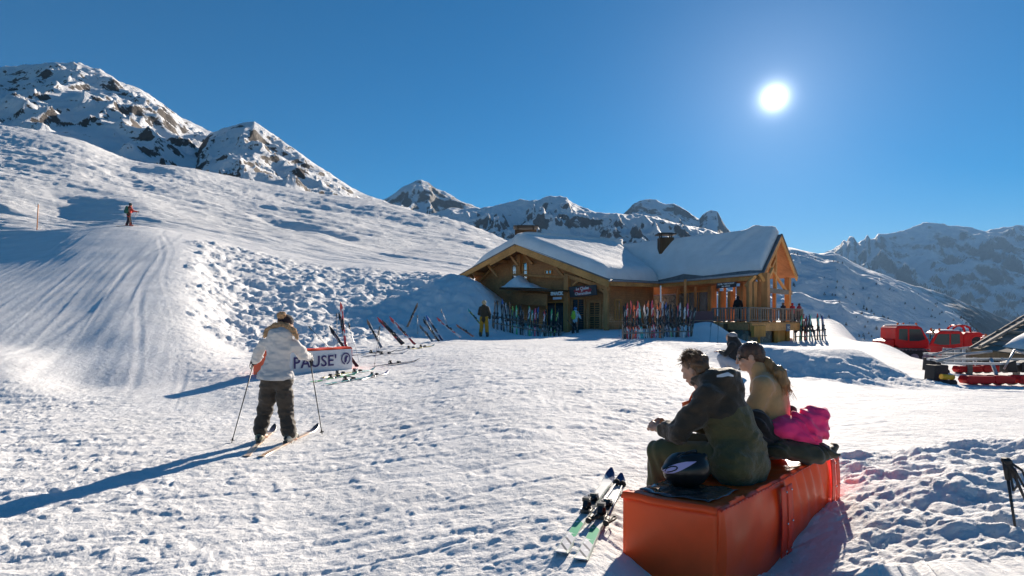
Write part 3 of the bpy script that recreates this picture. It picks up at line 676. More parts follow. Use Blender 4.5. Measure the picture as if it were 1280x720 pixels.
# sub-parts sit under a part whose own matrix is chalet-relative: cancel it
def fixsub(o): o.matrix_parent_inverse = Matrix.Identity(4)
opening(639, 330, 646.5, 350, pl, 1.44, arch=True, mull=0, rail=1); opening(653, 327, 660, 349, pl, 1.44, arch=True, rail=1)
opening(681, 337, 690, 343, pl, 1.44, rail=0, mull=1)
opening(683, 377, 706, 416, pl, 1.44, name='door', glass=GLASS_D, mull=1, fr=.1)
opening(714, 372, 732, 415, pl, 1.44, name='door', glass=GLASS_D, mull=1, rail=1, fr=.14, fm=W_WALL)
opening(735, 375, 752, 415, pl, 1.44, name='door', glass=W_DARK, mull=1, rail=1, fr=.16, fm=W_WALL)
bm = bmesh.new(); beam(bm, pl(696, 374.5, 1.38), pl(707, 374.5, 1.38), .06, .05); bm_obj('door_lintel', bm, W_ORANGE, ch)
def plS(px, py, off): return hit(px, py, wb, Vector((uL.x, uL.y, 0)))
opening(768, 374, 776, 400, plS, 0, glass=GLASS_D, rail=1, mull=1)
def plR(px, py, off): return hit(px, py, rw0 + (-nR) * 0 + nR * off, nR)
opening(848.5, 364, 887, 392, plR, .05, glass=GLASS_S, mull=2, fr=.1)
# lean-to with its own snow cap
q0, q1 = pl(633, 361, -.2), pl(706, 364, -.2)
bm = bmesh.new(); beam(bm, q0, q1, 1.6, .14); bm_obj('porch_roof', bm, W_DARK, ch)
bm = bmesh.new(); beam(bm, pl(640, 372, .2), pl(684, 375, .2), .08, .85); bm_obj('porch_panel', bm, W_WALL, ch)
c0 = pl(626, 361, -.3); c1 = pl(672, 362, -.3)
patch(c0 + Vector((0, -.6, .09)), c1 + Vector((0, -.6, .09)), c1 + dL * 1.7 + Vector((0, 0, .09)), c0 + dL * 1.7 + Vector((0, 0, .09)), .0, 'roof_snow', SN2, 16, 10,
      top=lambda u, v: .95 * (1 - abs(u - .28) / .72) ** 1.5 * (u > .0) * min(1, u / .2) * math.sin(PI * min(max(v, .0), 1)) ** .4 * (1 + .15 * math.sin(u * 21)) + .01, smooth=True)
# right wing: posts, braces and colonnade
def colpost(px, y0, y1, Y, w_=.22, name='post', m=W_POST):
    a = P(px, y1, Y); b = P(px, y0, Y); return part_beam(name, a, b, w_, w_, m, ch, up=Vector((1, .3, 0)))
lineR = lambda px: hit(px, 400, rw0, nR)
for px, y0, y1, w_ in ((848, 352, 392, .24), (889.5, 350, 404, .40), (901.5, 364, 404, .30), (913, 364, 404, .28), (925, 358, 404, .32), (929, 346, 404, .30)):
    a = lineR(px); colpost(px, y0, y1, a.y - .3, w_)
# terrace: deck, fascias, posts, rails
D0 = Vector((12.6, 34.6, 0)); 
def deckpt(px, Y, h): return P(px, 0, Y) * 1.0
T0 = P(893, 403, 33.8); T1 = P(938, 405, 31.5); T2 = P(1004, 401.5, 36.5)
for t_ in (T0, T1, T2): t_.z = 1.52
T3 = T2 + Vector((-1.2, 6.5, 0)); T4 = T0 + Vector((-.4, 6.0, 0))
bm = bmesh.new(); vs = [T0, T1, T2, T3, T4]; bot = [bm.verts.new(v - dz * .10) for v in vs]; topv = [bm.verts.new(v) for v in vs]
bm.faces.new(bot[::-1]); bm.faces.new(topv)
for k in range(5): bm.faces.new([bot[k], bot[(k + 1) % 5], topv[(k + 1) % 5], topv[k]])
bm_obj('terrace_deck', bm, W_POST, ch)
part_beam('fascia', T1 + Vector((0, -.06, -.30)), T2 + Vector((0, -.06, -.30)), .12, .46, W_LIGHT, ch)
part_beam('fascia', T1 + Vector((-.07, .0, -.28)), T0 + Vector((-.07, 0, -.28)), .12, .34, W_WALL, ch)
part_beam('corner_block', T1 + Vector((.05, -.14, -.52)), T1.lerp(T2, .2) + Vector((.05, -.14, -.52)), .18, .62, W_ORANGE, ch)
def plT(px, py, off=.35): 
    n_ = (T2 - T1).cross(dz).normalized(); return hit(px, py, T1 - n_ * off if n_.y < 0 else T1 + n_ * off, n_)
# stone base and cellar under the terrace
def prismwall(name, pa, pb, z0, z1, th, m):
    bm = bmesh.new(); zc = (z0 + z1) / 2; a = Vector((pa.x, pa.y, zc)); b = Vector((pb.x, pb.y, zc)); beam(bm, a, b, th, z1 - z0); return bm_obj(name, bm, m, ch)
dT = (T2 - T1); dT.z = 0; dT.normalize(); dS = (T0 - T1); dS.z = 0; dS.normalize()
inw = Vector((-dT.y, dT.x, 0))
s1 = T1 + inw * .35 + dT * .15
prismwall('stone_wall', s1, T0 + Vector((.5, .3, 0)), -.1, 1.36, .35, STONE)
prismwall('stone_wall', s1, s1 + dT * 1.2, -.1, 1.02, .34, STONE)
prismwall('cellar_wall', s1 + dT * 1.3, s1 + dT * 3.7 + inw * .2, -.1, 1.02, .25, STONE)
for k, ax in enumerate((1.25, 3.6, 5.4)):
    part_beam('post', s1 + dT * ax + dz * (-.1 - s1.z) - inw * .12, s1 + dT * ax + dz * (1.02 - s1.z) - inw * .12, .22, .22, W_ORANGE, ch)
prismwall('cellar_door', s1 + dT * 3.7 - inw * .02, s1 + dT * 5.3 - inw * .02, -.1, 1.02, .06, W_ORANGE)
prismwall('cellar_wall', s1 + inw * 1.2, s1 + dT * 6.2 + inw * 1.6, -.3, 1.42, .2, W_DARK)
part_beam('deck_beam', s1 + dT * .0 + dz * (1.12 - s1.z) - inw * .05, s1 + dT * 4.8 + dz * (1.12 - s1.z) - inw * .05, .2, .18, W_WALL, ch)
# railing: posts, rails, each baluster
def railing(a, b, npost, nbal, hh=.80, m=W_GREY):
    a = a + dz * .0; b = b + dz * .0; d = (b - a)
    part_beam('handrail', a + dz * hh, b + dz * hh, .12, .07, m, ch); part_beam('bottom_rail', a + dz * .1, b + dz * .1, .06, .06, m, ch)
    bmP = bmesh.new(); 
    for k in range(npost + 1): part_beam('railing_post', a + d * (k / npost), a + d * (k / npost) + dz * (hh + .0), .11, .11, m, ch, up=d)
    meb = None
    for k in range(nbal):
        t_ = (k + .5) / nbal; base = a + d * t_ + dz * .13
        if meb is None:
            bm = bmesh.new(); beam(bm, (0, 0, 0), (0, 0, hh - .17), .085, .03, up=d.cross(dz)); meb = bpy.data.meshes.new('baluster'); bm.to_mesh(meb); bm.free(); meb.materials.append(m)
        o = _link('baluster', meb, ch); o.matrix_parent_inverse = Matrix.Translation(-chl); o.location = base
inset = inw * .12
railing(T0 + inset, T1 + inset, 3, 13, m=W_GREY)
railing(T1 + inset, T2 + inset, 5, 26, m=W_GREY)
railing(T2 + Vector((0, .12, 0)), T2.lerp(T3, .6), 2, 10, m=W_GREY)
# gable end framing over the terrace
gN, gA, gF = NE.copy(), AP.copy(), FE.copy()
back = (R - AP); back.z = 0; back.normalize()
def gp(t, zz, off=.6):
    p = gN.lerp(gF, t); p = p + back * off; return Vector((p.x, p.y, zz))
for t_, z1 in ((.12, 4.5), (.88, 4.6)):
    part_beam('post', gp(t_, 1.5, .35), gp(t_, z1, .35), .34, .34, W_POST, ch, up=dT)
for t_ in (.33, .52, .70): part_beam('post', gp(t_, 1.5, .9), gp(t_, 3.6, .9), .20, .20, W_POST, ch, up=dT)
part_beam('tie_beam', gp(-.04, 3.55, .36), gp(.98, 3.55, .36), .26, .30, W_GREY, ch)
part_beam('brace', gp(.12, 3.4, .3), gp(.46, 5.6, .3), .14, .18, W_LIGHT, ch); part_beam('brace', gp(.88, 3.4, .3), gp(.30, 5.2, .34), .14, .18, W_LIGHT, ch)
part_beam('brace', gp(.12, 3.6, .3), gp(-.02, 4.4, .3), .14, .16, W_LIGHT, ch); part_beam('king_post', gp(.5, 3.6, .38), gp(.5, 6.6, .38), .2, .2, W_LIGHT, ch, up=dT)
# upper corner post seen in the middle of the end gable, running down to the deck
part_beam('post', P(957, 404, 34.4), P(957, 341, 34.4), .38, .38, W_POST, ch, up=dT)
part_beam('brace', P(955, 352, 34.3), P(949, 342, 34.3), .16, .2, W_LIGHT, ch); part_beam('brace', P(958, 352, 34.3), P(966, 336, 35.0), .16, .2, W_LIGHT, ch)
for px, yy in ((936.5, 33.4), (943, 34.5), (948, 35)): colpost(px, 352, 404, yy, .24)
part_beam('eave_beam', NE + Vector((-.1, .9, -.35)), B + Vector((.5, .5, -.35)), .26, .30, W_WALL, ch)
part_beam('brace', P(932, 358, 34.0), P(944, 345, 34.2), .16, .18, W_LIGHT, ch)
# ceiling boards inside the end gable
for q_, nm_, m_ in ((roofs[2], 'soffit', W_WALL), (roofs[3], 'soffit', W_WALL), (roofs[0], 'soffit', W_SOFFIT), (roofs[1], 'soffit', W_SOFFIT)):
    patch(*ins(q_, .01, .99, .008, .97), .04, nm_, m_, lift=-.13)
# back wall of the dining room seen between the posts is open: its far posts and rail
for k in range(6):
    p = T4.lerp(T3, .1 + k * .15); part_beam('post', Vector((p.x, p.y, 1.5)), Vector((p.x, p.y, 4.5)), .16, .16, W_POST, ch)
for k, xf in enumerate((.0, .5)):
    pass
# chimneys
def chimney(px, py, Y, w_, h_, capw):
    c = P(px, py, Y)
    bm = bmesh.new(); beam(bm, c - dz * (h_ + .9), c - dz * .12, w_, w_ * .7, up=Vector((0, 1, 0))); cm = bm_obj('chimney', bm, W_DARK, ch, bevel=.02)
    bm = bmesh.new()
    for sx in (-1, 1):
        for sy in (-1, 1): beam(bm, c + Vector((sx * w_ * .36, sy * w_ * .25, -.14)), c + Vector((sx * w_ * .36, sy * w_ * .25, .12)), .08, .08, up=Vector((0, 1, 0)))
    beam(bm, c + Vector((-capw / 2, 0, .14)), c + Vector((capw / 2, 0, .14)), w_ * .95, .09, up=Vector((0, 0, 1)))
    beam(bm, c + Vector((-capw / 3, 0, .22)), c + Vector((capw / 3.2, 0, .22)), w_ * .6, .07)
    k = bm_obj('chimney_cap', bm, mat('dark_chimney_metal', (.035, .03, .028), .6), cm); 
chimney(657, 286.5, 46.5, 1.75, .5, 2.0); chimney(832, 295.5, 44.5, 1.1, .5, 1.45)
# signs (mounted on the building)
RED = mat('sign_red', (.42, .03, .035), .5, var=.2); SIGNB = mat('sign_board', (.055, .05, .055), .6, var=.2); LETTER = mat('sign_letters', (.75, .74, .72), .5); BLUEGREY = mat('sign_slate_blue', (.09, .12, .17), .5)
def sign(corners, label, bgm, lines, red=False, ttl=None, cat='sign'):
    a, b, c, d = corners   # bl br tr tl
    x = (b - a); Wd = x.length; x.normalize(); y_ = (d - a); Ht = y_.length; y_.normalize(); n_ = x.cross(y_).normalized()
    if n_.y > 0: n_ = -n_
    s = empty('sign', a.copy(), label, cat)
    bm = bmesh.new(); hexa(bm, [a, b, b - n_ * .06, a - n_ * .06, d, c, c - n_ * .06, d - n_ * .06]); bm_obj('board', bm, bgm, s, bevel=.01)
    ctr = (a + b + c + d) / 4
    if red:
        bm = bmesh.new(); pts = []
        for k in range(28):
            an = 2 * PI * k / 28; r_ = 1 + .05 * math.sin(5 * an) + .03 * math.sin(9 * an + 1)
            pts.append(bm.verts.new(ctr + x * Wd * .33 * r_ * math.cos(an) + y_ * Ht * .40 * r_ * math.sin(an) + n_ * .006))
        bm.faces.new(pts); bm_obj('red_shape', bm, RED, s)
    for body, sz, ox, oy in lines:
        text_obj('lettering', body, sz, LETTER, s, ctr + x * Wd * ox + y_ * Ht * oy + n_ * .012, x, y_, ext=.003, bold=.008)
    return s
sg = [pl(712.5, 371.8, .05), pl(746, 368.6, .05), pl(745, 355.8, .05), pl(711, 358.8, .05)]
sign(sg, 'dark board with a red patch and white handwritten name, hung above the entrance', SIGNB, [('Le Chalet', .26, 0, .24), ('de', .15, -.02, .03), ('Charamillon', .26, 0, -.22)], red=True)
sg = [pl(691, 374.6, -.95), pl(701.5, 374.1, -.95), pl(701.5, 371.2, -.95), pl(691, 371.7, -.95)]
s_ = sign(sg, 'small pale plate under white lettering left of the entrance post', mat('pale_plate', (.55, .56, .62), .5), [])
text_obj('lettering', 'SNACK', .30, LETTER, s_, pl(696, 367.0, -.95), uL, dz + uL * .12, ext=.02, bold=.02)
sg = [plR(895.5, 360.8, 1.35), plR(920, 358.6, 1.35), plR(920, 352.0, 1.35), plR(895.5, 353.8, 1.35)]
sign(sg, 'long dark sign with two lines of small white letters above the terrace posts', SIGNB, [('HOTEL & RESTAURANT', .13, 0, .2), ('SELF  SERVICE', .11, 0, -.22)])
sgc = T1.lerp(T2, .66) + Vector((0, -.18, -.33))
sign([sgc + dT * -.28 - dz * .24, sgc + dT * .28 - dz * .24, sgc + dT * .28 + dz * .2, sgc - dT * .28 + dz * .2], 'small square blue sign on the beam below the terrace railing', BLUEGREY, [('WC', .2, 0, 0)])
sgc = T1.lerp(T2, .955) + Vector((0, -.18, -.12))
sign([sgc + dT * -.35 - dz * .2, sgc + dT * .35 - dz * .2, sgc + dT * .35 + dz * .16, sgc - dT * .35 + dz * .16], 'blue grey plate at the outer corner of the terrace', BLUEGREY, [])
# ------------------------------------------------------------------ implicit modelling: smooth unions of tapered limbs, meshed with surface nets
class Field:
    def __init__(s, lo, hi, h):
        s.lo = np.array(lo, float); s.h = h
        s.n = np.maximum(2, np.ceil((np.array(hi, float) - s.lo) / h).astype(int) + 1)
        s.F = np.full(s.n, 9.0, np.float32)
        s.ax = [s.lo[i] + np.arange(s.n[i]) * h for i in range(3)]
    def sub(s, a, b, m):
        i0 = np.clip(np.floor((np.minimum(a, b) - m - s.lo) / s.h).astype(int), 0, s.n - 1)
        i1 = np.clip(np.ceil((np.maximum(a, b) + m - s.lo) / s.h).astype(int) + 1, 1, s.n)
        sl = tuple(slice(i0[i], i1[i]) for i in range(3))
        G = np.meshgrid(*[s.ax[i][sl[i]] for i in range(3)], indexing='ij', sparse=True)
        return sl, G
    def merge(s, sl, d, k, cut=False):
        f = s.F[sl]; d = d.astype(np.float32)
        if cut:
            h = np.clip(.5 - .5 * (f + d) / k, 0, 1); s.F[sl] = f * (1 - h) - d * h + k * h * (1 - h); return
        h = np.clip(.5 + .5 * (f - d) / k, 0, 1)
        s.F[sl] = f * (1 - h) + d * h - k * h * (1 - h)
    def limb(s, a, b, ra, rb, k=.02, flat=None):
        a = np.array(a, float); b = np.array(b, float); sl, G = s.sub(a, b, max(ra, rb) + k * 2 + s.h * 3)
        ba = b - a; L2 = max(ba.dot(ba), 1e-9)
        px, py, pz = G[0] - a[0], G[1] - a[1], G[2] - a[2]
        t = np.clip((px * ba[0] + py * ba[1] + pz * ba[2]) / L2, 0, 1)
        qx, qy, qz = px - t * ba[0], py - t * ba[1], pz - t * ba[2]
        if flat is not None:          # flatten across a direction: flat = (dir, factor)
            dv, fc = np.array(flat[0], float), flat[1]; dv /= np.linalg.norm(dv)
            dd = qx * dv[0] + qy * dv[1] + qz * dv[2]; e = fc - 1
            qx, qy, qz = qx + dv[0] * dd * e, qy + dv[1] * dd * e, qz + dv[2] * dd * e
        d = np.sqrt(qx * qx + qy * qy + qz * qz) - (ra + (rb - ra) * t)
        s.merge(sl, d, k); return s
    def chain(s, pts, rs, k=.02, flat=None):
        for i in range(len(pts) - 1): s.limb(pts[i], pts[i + 1], rs[i], rs[i + 1], k, flat)
        return s
    def ell(s, c, r, k=.02, R=None, cut=False):
        c = np.array(c, float); r = np.array(r, float); m = r.max() + k * 2 + s.h * 3
        sl, G = s.sub(c, c, m); p = [G[0] - c[0], G[1] - c[1], G[2] - c[2]]
        if R is not None:
            R = np.array(R); p = [R[0][i] * p[0] + R[1][i] * p[1] + R[2][i] * p[2] for i in range(3)]
        q = np.sqrt((p[0] / r[0]) ** 2 + (p[1] / r[1]) ** 2 + (p[2] / r[2]) ** 2)
        q2 = np.sqrt((p[0] / r[0] ** 2) ** 2 + (p[1] / r[1] ** 2) ** 2 + (p[2] / r[2] ** 2) ** 2) + 1e-6
        s.merge(sl, q * (q - 1) / q2, k, cut); return s
    def noise(s, amp, sc, seed=0, st=(1, 1, 1), mask=None):
        X, Y, Z = np.meshgrid(*s.ax, indexing='ij', sparse=True)
        near = np.abs(s.F) < amp * 3 + s.h * 3
        idx = np.nonzero(near); x = s.ax[0][idx[0]] * sc * st[0]; y = s.ax[1][idx[1]] * sc * st[1]; z = s.ax[2][idx[2]] * sc * st[2]
        iz = np.floor(z); fz = z - iz; fz = fz * fz * (3 - 2 * fz)
        n = vn2(x + iz * 17.3, y - iz * 9.1, seed) * (1 - fz) + vn2(x + (iz + 1) * 17.3, y - (iz + 1) * 9.1, seed) * fz
        v = (n * 2 - 1) * amp
        if mask is not None: v = v * mask(s.ax[0][idx[0]], s.ax[1][idx[1]], s.ax[2][idx[2]])
        s.F[idx] += v.astype(np.float32); return s
    def fold(s, amp, fn, patchy=True):
        near = np.abs(s.F) < amp * 3 + s.h * 3; idx = np.nonzero(near); x, y, z = s.ax[0][idx[0]], s.ax[1][idx[1]], s.ax[2][idx[2]]
        w = 1.0
        if patchy:
            w = np.clip(vn2(x * 6 + z * 3, y * 6 - z * 5, 71) * 2.2 - .5, 0, 1.3); q = .05 * (vn2(x * 7 + 9, z * 7 + y * 5, 72) - .5); x, y, z = x + q, y + q, z + q * 1.6
        s.F[idx] += (amp * w * fn(x, y, z)).astype(np.float32); return s
    def mesh(s, name):
        Fq = s.F; ins_ = Fq < 0
        c = np.zeros(tuple(s.n - 1), np.int8)
        for i in (0, 1):
            for j in (0, 1):
                for k in (0, 1): c += ins_[i:s.n[0]-1+i, j:s.n[1]-1+j, k:s.n[2]-1+k]
        act = (c > 0) & (c < 8); ids = np.full(act.shape, -1, np.int64); I = np.nonzero(act); ids[I] = np.arange(len(I[0]))
        acc = np.zeros((len(I[0]), 3)); cnt = np.zeros(len(I[0]))
        cor = [(i, j, k) for i in (0, 1) for j in (0, 1) for k in (0, 1)]
        val = {q: Fq[I[0] + q[0], I[1] + q[1], I[2] + q[2]] for q in cor}
        for q in cor:
            for a in range(3):
                if q[a] == 0:
                    q2 = list(q); q2[a] = 1; q2 = tuple(q2); f0, f1 = val[q], val[q2]
                    cr = (f0 < 0) != (f1 < 0); t = np.where(cr, f0 / np.where(cr, f0 - f1, 1), 0)
                    for b in range(3): acc[:, b] += np.where(cr, q[b] + (t if b == a else 0), 0)
                    cnt += cr
        V = acc / cnt[:, None] + np.stack(I, 1); V = V * s.h + s.lo
        Q = []
        for a in range(3):
            b, c_ = (a + 1) % 3, (a + 2) % 3
            s0 = [slice(1, s.n[i] - 1) for i in range(3)]; s0[a] = slice(0, s.n[a] - 1); s1 = list(s0); s1[a] = slice(1, s.n[a])
            A0 = ins_[tuple(s0)]; A1 = ins_[tuple(s1)]
            for rev, mm in ((False, A0 & ~A1), (True, ~A0 & A1)):
                E = [e.copy() for e in np.nonzero(mm)]
                for i in range(3):
                    if i != a: E[i] = E[i] + 1
                def cell(db, dc):
                    e = [x.copy() for x in E]; e[b] -= db; e[c_] -= dc; return ids[tuple(e)]
                q = [cell(1, 1), cell(0, 1), cell(0, 0), cell(1, 0)]
                if rev: q = q[::-1]
                Q.append(np.stack(q, 1))
        Q = np.concatenate(Q)
        Q = Q[(Q >= 0).all(1)]
        me = bpy.data.meshes.new(name); me.vertices.add(len(V)); me.vertices.foreach_set('co', V.reshape(-1).astype(np.float32))
        n = len(Q); me.loops.add(n * 4); me.loops.foreach_set('vertex_index', Q.reshape(-1).astype(np.int32))
        me.polygons.add(n); me.polygons.foreach_set('loop_start', np.arange(0, n * 4, 4, dtype=np.int32)); me.polygons.foreach_set('use_smooth', np.ones(n, bool))
        me.update(calc_edges=True); return me
def rot_from(xd, yd):
    x = Vector(xd).normalized(); y_ = Vector(yd); y_ = (y_ - x * y_.dot(x)).normalized(); z = x.cross(y_)
    return np.array([[x[i], y_[i], z[i]] for i in range(3)])       # columns are the local axes
SKIN = mat('skin', (.58, .33, .23), .5, sss=.15, var=.06, vscale=30)
SKIN_D = mat('skin_tanned', (.46, .25, .17), .5, sss=.12, var=.06, vscale=30)
def fabric(name, col, rough=.8, var=.12, bump=.35, scale=10, dist=.012, sheen=.2): return mat(name, col, rough, var=var, vscale=4, bump=bump, bscale=scale, bdist=dist, sheen=sheen, spec=.3)
def head(f, c, fwd, up, s=1.0, k=.012):
    """skull, jaw, nose, ears, brow and lips; c = middle of the skull"""
    c = Vector(c); fw = Vector(fwd).normalized(); u = Vector(up); u = (u - fw * u.dot(fw)).normalized(); r = fw.cross(u)
    Rm = rot_from(r, fw); q = lambda a, b, d: c + (r * a + fw * b + u * d) * s
    f.ell(q(0, -.012, .02), (.076*s, .098*s, .092*s), k, Rm); f.ell(q(0, .022, -.05), (.056*s, .070*s, .070*s), .03*s, Rm)
    f.ell(q(0, .072, -.088), (.024*s, .022*s, .02*s), .02*s, Rm)
    f.limb(q(0, .088, .012), q(0, .108, -.028), .010*s, .014*s, .012*s)
    f.limb(q(-.03, .082, .022), q(.03, .082, .022), .013*s, .013*s, .012*s)
    f.limb(q(-.02, .092, -.060), q(.02, .092, -.060), .009*s, .009*s, .008*s)
    for sd in (-1, 1):
        f.ell(q(sd * .078, -.008, -.01), (.012*s, .022*s, .034*s), .008*s, Rm); f.ell(q(sd*.03, .098, .002), (.016*s, .012*s, .009*s), .006*s, Rm, cut=True)
        f.ell(q(sd * .042, .065, -.028), (.022*s, .022*s, .022*s), .02*s, Rm)
    return q
def hand(f, wrist, d, palmn, side, curl=.5, s=1.0, k=.006, spread=.012):
    """palm, four unequal bent fingers and a thumb. d = along the hand, palmn = towards what the palm faces, side = thumb side"""
    w_ = Vector(wrist); d = Vector(d).normalized(); n_ = Vector(palmn); n_ = (n_ - d * n_.dot(d)).normalized(); sd = Vector(side); sd = (sd - d * sd.dot(d) - n_ * sd.dot(n_)).normalized()
    f.limb(w_, w_ + d * .05 * s, .025*s, .030*s, .02*s, flat=(n_, 1.5)); f.limb(w_ + d*.05*s - sd*.02*s, w_ + d * .085 * s - sd*.022*s, .020*s, .015*s, .012*s); f.limb(w_ + d*.05*s + sd*.018*s, w_ + d * .088 * s + sd*.022*s, .021*s, .015*s, .012*s)
    for i, (off, ln, r0) in enumerate(((.030, .070, .0092), (.010, .080, .0096), (-.011, .073, .0092), (-.031, .058, .0082))):
        p = w_ + d * (.088 - .004 * abs(i - 1)) * s + sd * off * s; a = .25 + curl * .9 + .12 * i * curl; dd = d.copy()
        dd = (dd + sd * (1.5 - i) * spread * 4).normalized()
        for j, fr in enumerate((.45, .31, .24)):
            ang = a * (j + .6) * .75; v = (dd * math.cos(ang) + n_ * math.sin(ang)) * ln * fr * s
            f.limb(p, p + v, (r0 - .0008 * j) * s, (r0 - .0008 * (j + 1)) * s, k); p = p + v
    p = w_ + d * .028 * s + sd * .026 * s
    for j, (ln, r0) in enumerate(((.042, .0125), (.032, .0105), (.026, .0092))):
        v = (d * (.62 + .18 * j) + sd * (.75 - .35 * j) + n_ * (.25 + .35 * j * curl)).normalized() * ln * s
        f.limb(p, p + v, r0 * s, (r0 - .001) * s, k * 1.3); p = p + v
def bounds(pts, m):
    a = np.array([tuple(p) for p in pts]); return a.min(0) - m, a.max(0) + m
# ------------------------------------------------------------------ the orange padded barrier used as a bench
PVC = mat('orange_tarpaulin', (1.0, .088, .008), .42, var=.14, vscale=2.2, bump=.25, bscale=3.0, bdist=.02, spec=.4, coat=.08)
PVC_D = mat('orange_tarpaulin_flap', (.78, .05, .010), .45, var=.12, vscale=4, bump=.2, bscale=6, bdist=.01)
STUD = mat('steel_stud', (.7, .7, .68), .25, 1.0)
BA = Vector((1.17, 3.24, 0)); bu = Vector((.7071, .7071, 0)); bv = Vector((-.45, .30, 0)).normalized(); BL = 2.04; BW = .56; TOPZ = .553
def bench_pt(t, s, z): return BA + bu * t + bv * s + Vector((0, 0, z))
bench = empty('padded_barrier_bench', bench_pt(1, .28, 0), 'glossy orange padded barrier in the foreground with two people sitting on it', 'padded barrier')
def pad_mesh():
    nt_, prof = 150, []
    # cross-section from lower right (outer) up over the top and down the left side
    for k in range(46): prof.append(('r', k / 45))
    for k in range(1, 40): prof.append(('t', k / 39))
    for k in range(1, 20): prof.append(('l', k / 19))
    ts = np.linspace(0, 1, nt_); Vv = np.zeros((nt_, len(prof), 3))
    for i, t in enumerate(ts):
        for j, (kd, u) in enumerate(prof):
            x = t * BL; zb = -.30
            if kd == 'r': s_, z = -.0, zb + (TOPZ - zb) * u
            elif kd == 't': s_, z = BW * u, TOPZ
            else: s_, z = BW, TOPZ - (TOPZ - zb) * u
            # rounded top edges
            if kd == 'r' and z > TOPZ - .03: a = (z - TOPZ + .03) / .03; s_ = .018 * a * a
            if kd == 't': z -= .018 * (max(0, 1 - u / .05) ** 2 + max(0, (u - .95) / .05) ** 2)
            if kd == 'l' and z > TOPZ - .03: s_ = BW - .012
            # sag of the foam, deeper under the people, and pulls in the cover
            sag = .022 * math.sin(PI * t) + .035 * math.exp(-((t - .42) / .14) ** 2) + .03 * math.exp(-((t - .72) / .12) ** 2)
            if kd == 't': z -= sag * math.sin(PI * min(1, u * 1.0)) ** .5 * .9 + .0018 * math.sin(t * 70 + u * 3)
            if kd == 'r':
                hgt = max(0, (z - .0) / TOPZ); bul = .035 * math.sin(PI * max(0, min(1, hgt))) * (1 if t > .02 else 0)
                cloth = .020 * math.exp(-((1 - hgt) / .45) ** 2) * (math.sin(t * 62 + 2.2 * math.sin(t * 9) - (1 - hgt) * 5) * (t > .46) * (t < .93)) + .010 * math.sin(t * 31 - hgt * 6) * hgt * (t < .5)
                s_ -= bul + cloth * .9; z -= sag * .4 * max(0, hgt) ** 3
            Vv[i, j] = tuple(bench_pt(x, s_, z))
    return Vv
Vp = pad_mesh(); me = grid_mesh('pad_cover', Vp)
bm = bmesh.new(); bm.from_mesh(me)
bm.verts.ensure_lookup_table(); nc = Vp.shape[1]
for row in (0, Vp.shape[0] - 1):
    loop = [bm.verts[row * nc + j] for j in range(nc)]
    try: bm.faces.new(loop if row else loop[::-1])
    except Exception: pass
bmesh.ops.recalc_face_normals(bm, faces=bm.faces); bm.to_mesh(me); bm.free()
link('pad_cover', me, bench, PVC)
# end flap: a slightly bulging front face with a folded lip, welt seams
def strip(name, fn, nu, nv, m, parent, thick=0.004):
    Vg = np.zeros((nu + 1, nv + 1, 3))
    for i in range(nu + 1):
        for j in range(nv + 1): Vg[i, j] = tuple(fn(i / nu, j / nv))
    o = link(name, grid_mesh(name, Vg), parent, m)
    md = o.modifiers.new('thick', 'SOLIDIFY'); md.thickness = thick; md.offset = 0; return o
strip('end_cover', lambda u, v: bench_pt(-.012 - .022 * math.sin(PI * u) * math.sin(PI * v) ** .6, -.003 + (BW + .006) * u, -.3 + (TOPZ + .285) * v), 20, 20, PVC, bench)
strip('top_lip', lambda u, v: bench_pt(-.028 + .07 * v + .004 * math.sin(u * 17), -.004 + (BW + .01) * u, TOPZ + .006 - (.035 * (1 - min(1, v * 3)) ** 2) + .004 * math.sin(u * 9)), 24, 10, PVC, bench)
for t0, z0 in ((.40, .04), (.925, .10)):
    for k in range(2):
        strip('flap', lambda u, v, t0=t0, k=k: bench_pt(BL * (t0 + .046 * k + .045 * u), -.052 - .006 * k - .010 * math.sin(PI * v), z0 + (TOPZ - .045 - z0) * v), 4, 16, PVC_D, bench, .005)
    me_s = None
    for k in range(2):
        for v in (.08, .48, .93):
            bm = bmesh.new(); c = bench_pt(BL * (t0 + .046 * k + .026), -.068 - .01 * math.sin(PI * v), z0 + (TOPZ - .045 - z0) * v)
            bmesh.ops.create_uvsphere(bm, u_segments=10, v_segments=6, radius=.0075, matrix=Matrix.Translation(c)); bm_obj('stud', bm, STUD, bench, smooth=True)
bm = bmesh.new(); pts_ = [bench_pt(BL * (k / 40), -.022 + .003 * math.sin(k * 1.3), TOPZ - .010 - .02 * math.sin(PI * k / 40) * .4) for k in range(41)]; tubep(bm, pts_, .006, 6); bm_obj('welt', bm, PVC_D, bench, smooth=True)

# ------------------------------------------------------------------ people on the bench
OLIVE = fabric('olive_green_cloth', (.095, .080, .030), .75, .3, .8, 14, .03)
OLIVE_B = fabric('dark_yoke_cloth', (.045, .030, .018), .7, .25, .7, 14, .025)
TROUS = fabric('khaki_trousers', (.11, .093, .040), .8, .2, .4, 8, .02)
HAIR_B = mat('brown_hair', (.13, .062, .028), .45, var=.5, vscale=30, bump=.9, bscale=60, bdist=.006, stretch=(1, 1, .25))
HAIR_D = mat('dark_brown_hair', (.075, .034, .018), .38, var=.5, vscale=30, bump=.9, bscale=60, bdist=.006, stretch=(1, 1, .25))
HAIR_L = mat('golden_brown_hair', (.34, .17, .06), .42, var=.5, vscale=30, bump=.9, bscale=60, bdist=.006, stretch=(1, 1, .25))
TAN = fabric('tan_fleece', (.50, .29, .13), .95, .15, .6, 35, .008, sheen=.5)
BLACKC = fabric('black_cloth', (.016, .016, .018), .8, .2, .4, 9, .015)
ORANGEC = fabric('orange_lining', (.75, .12, .03), .7)
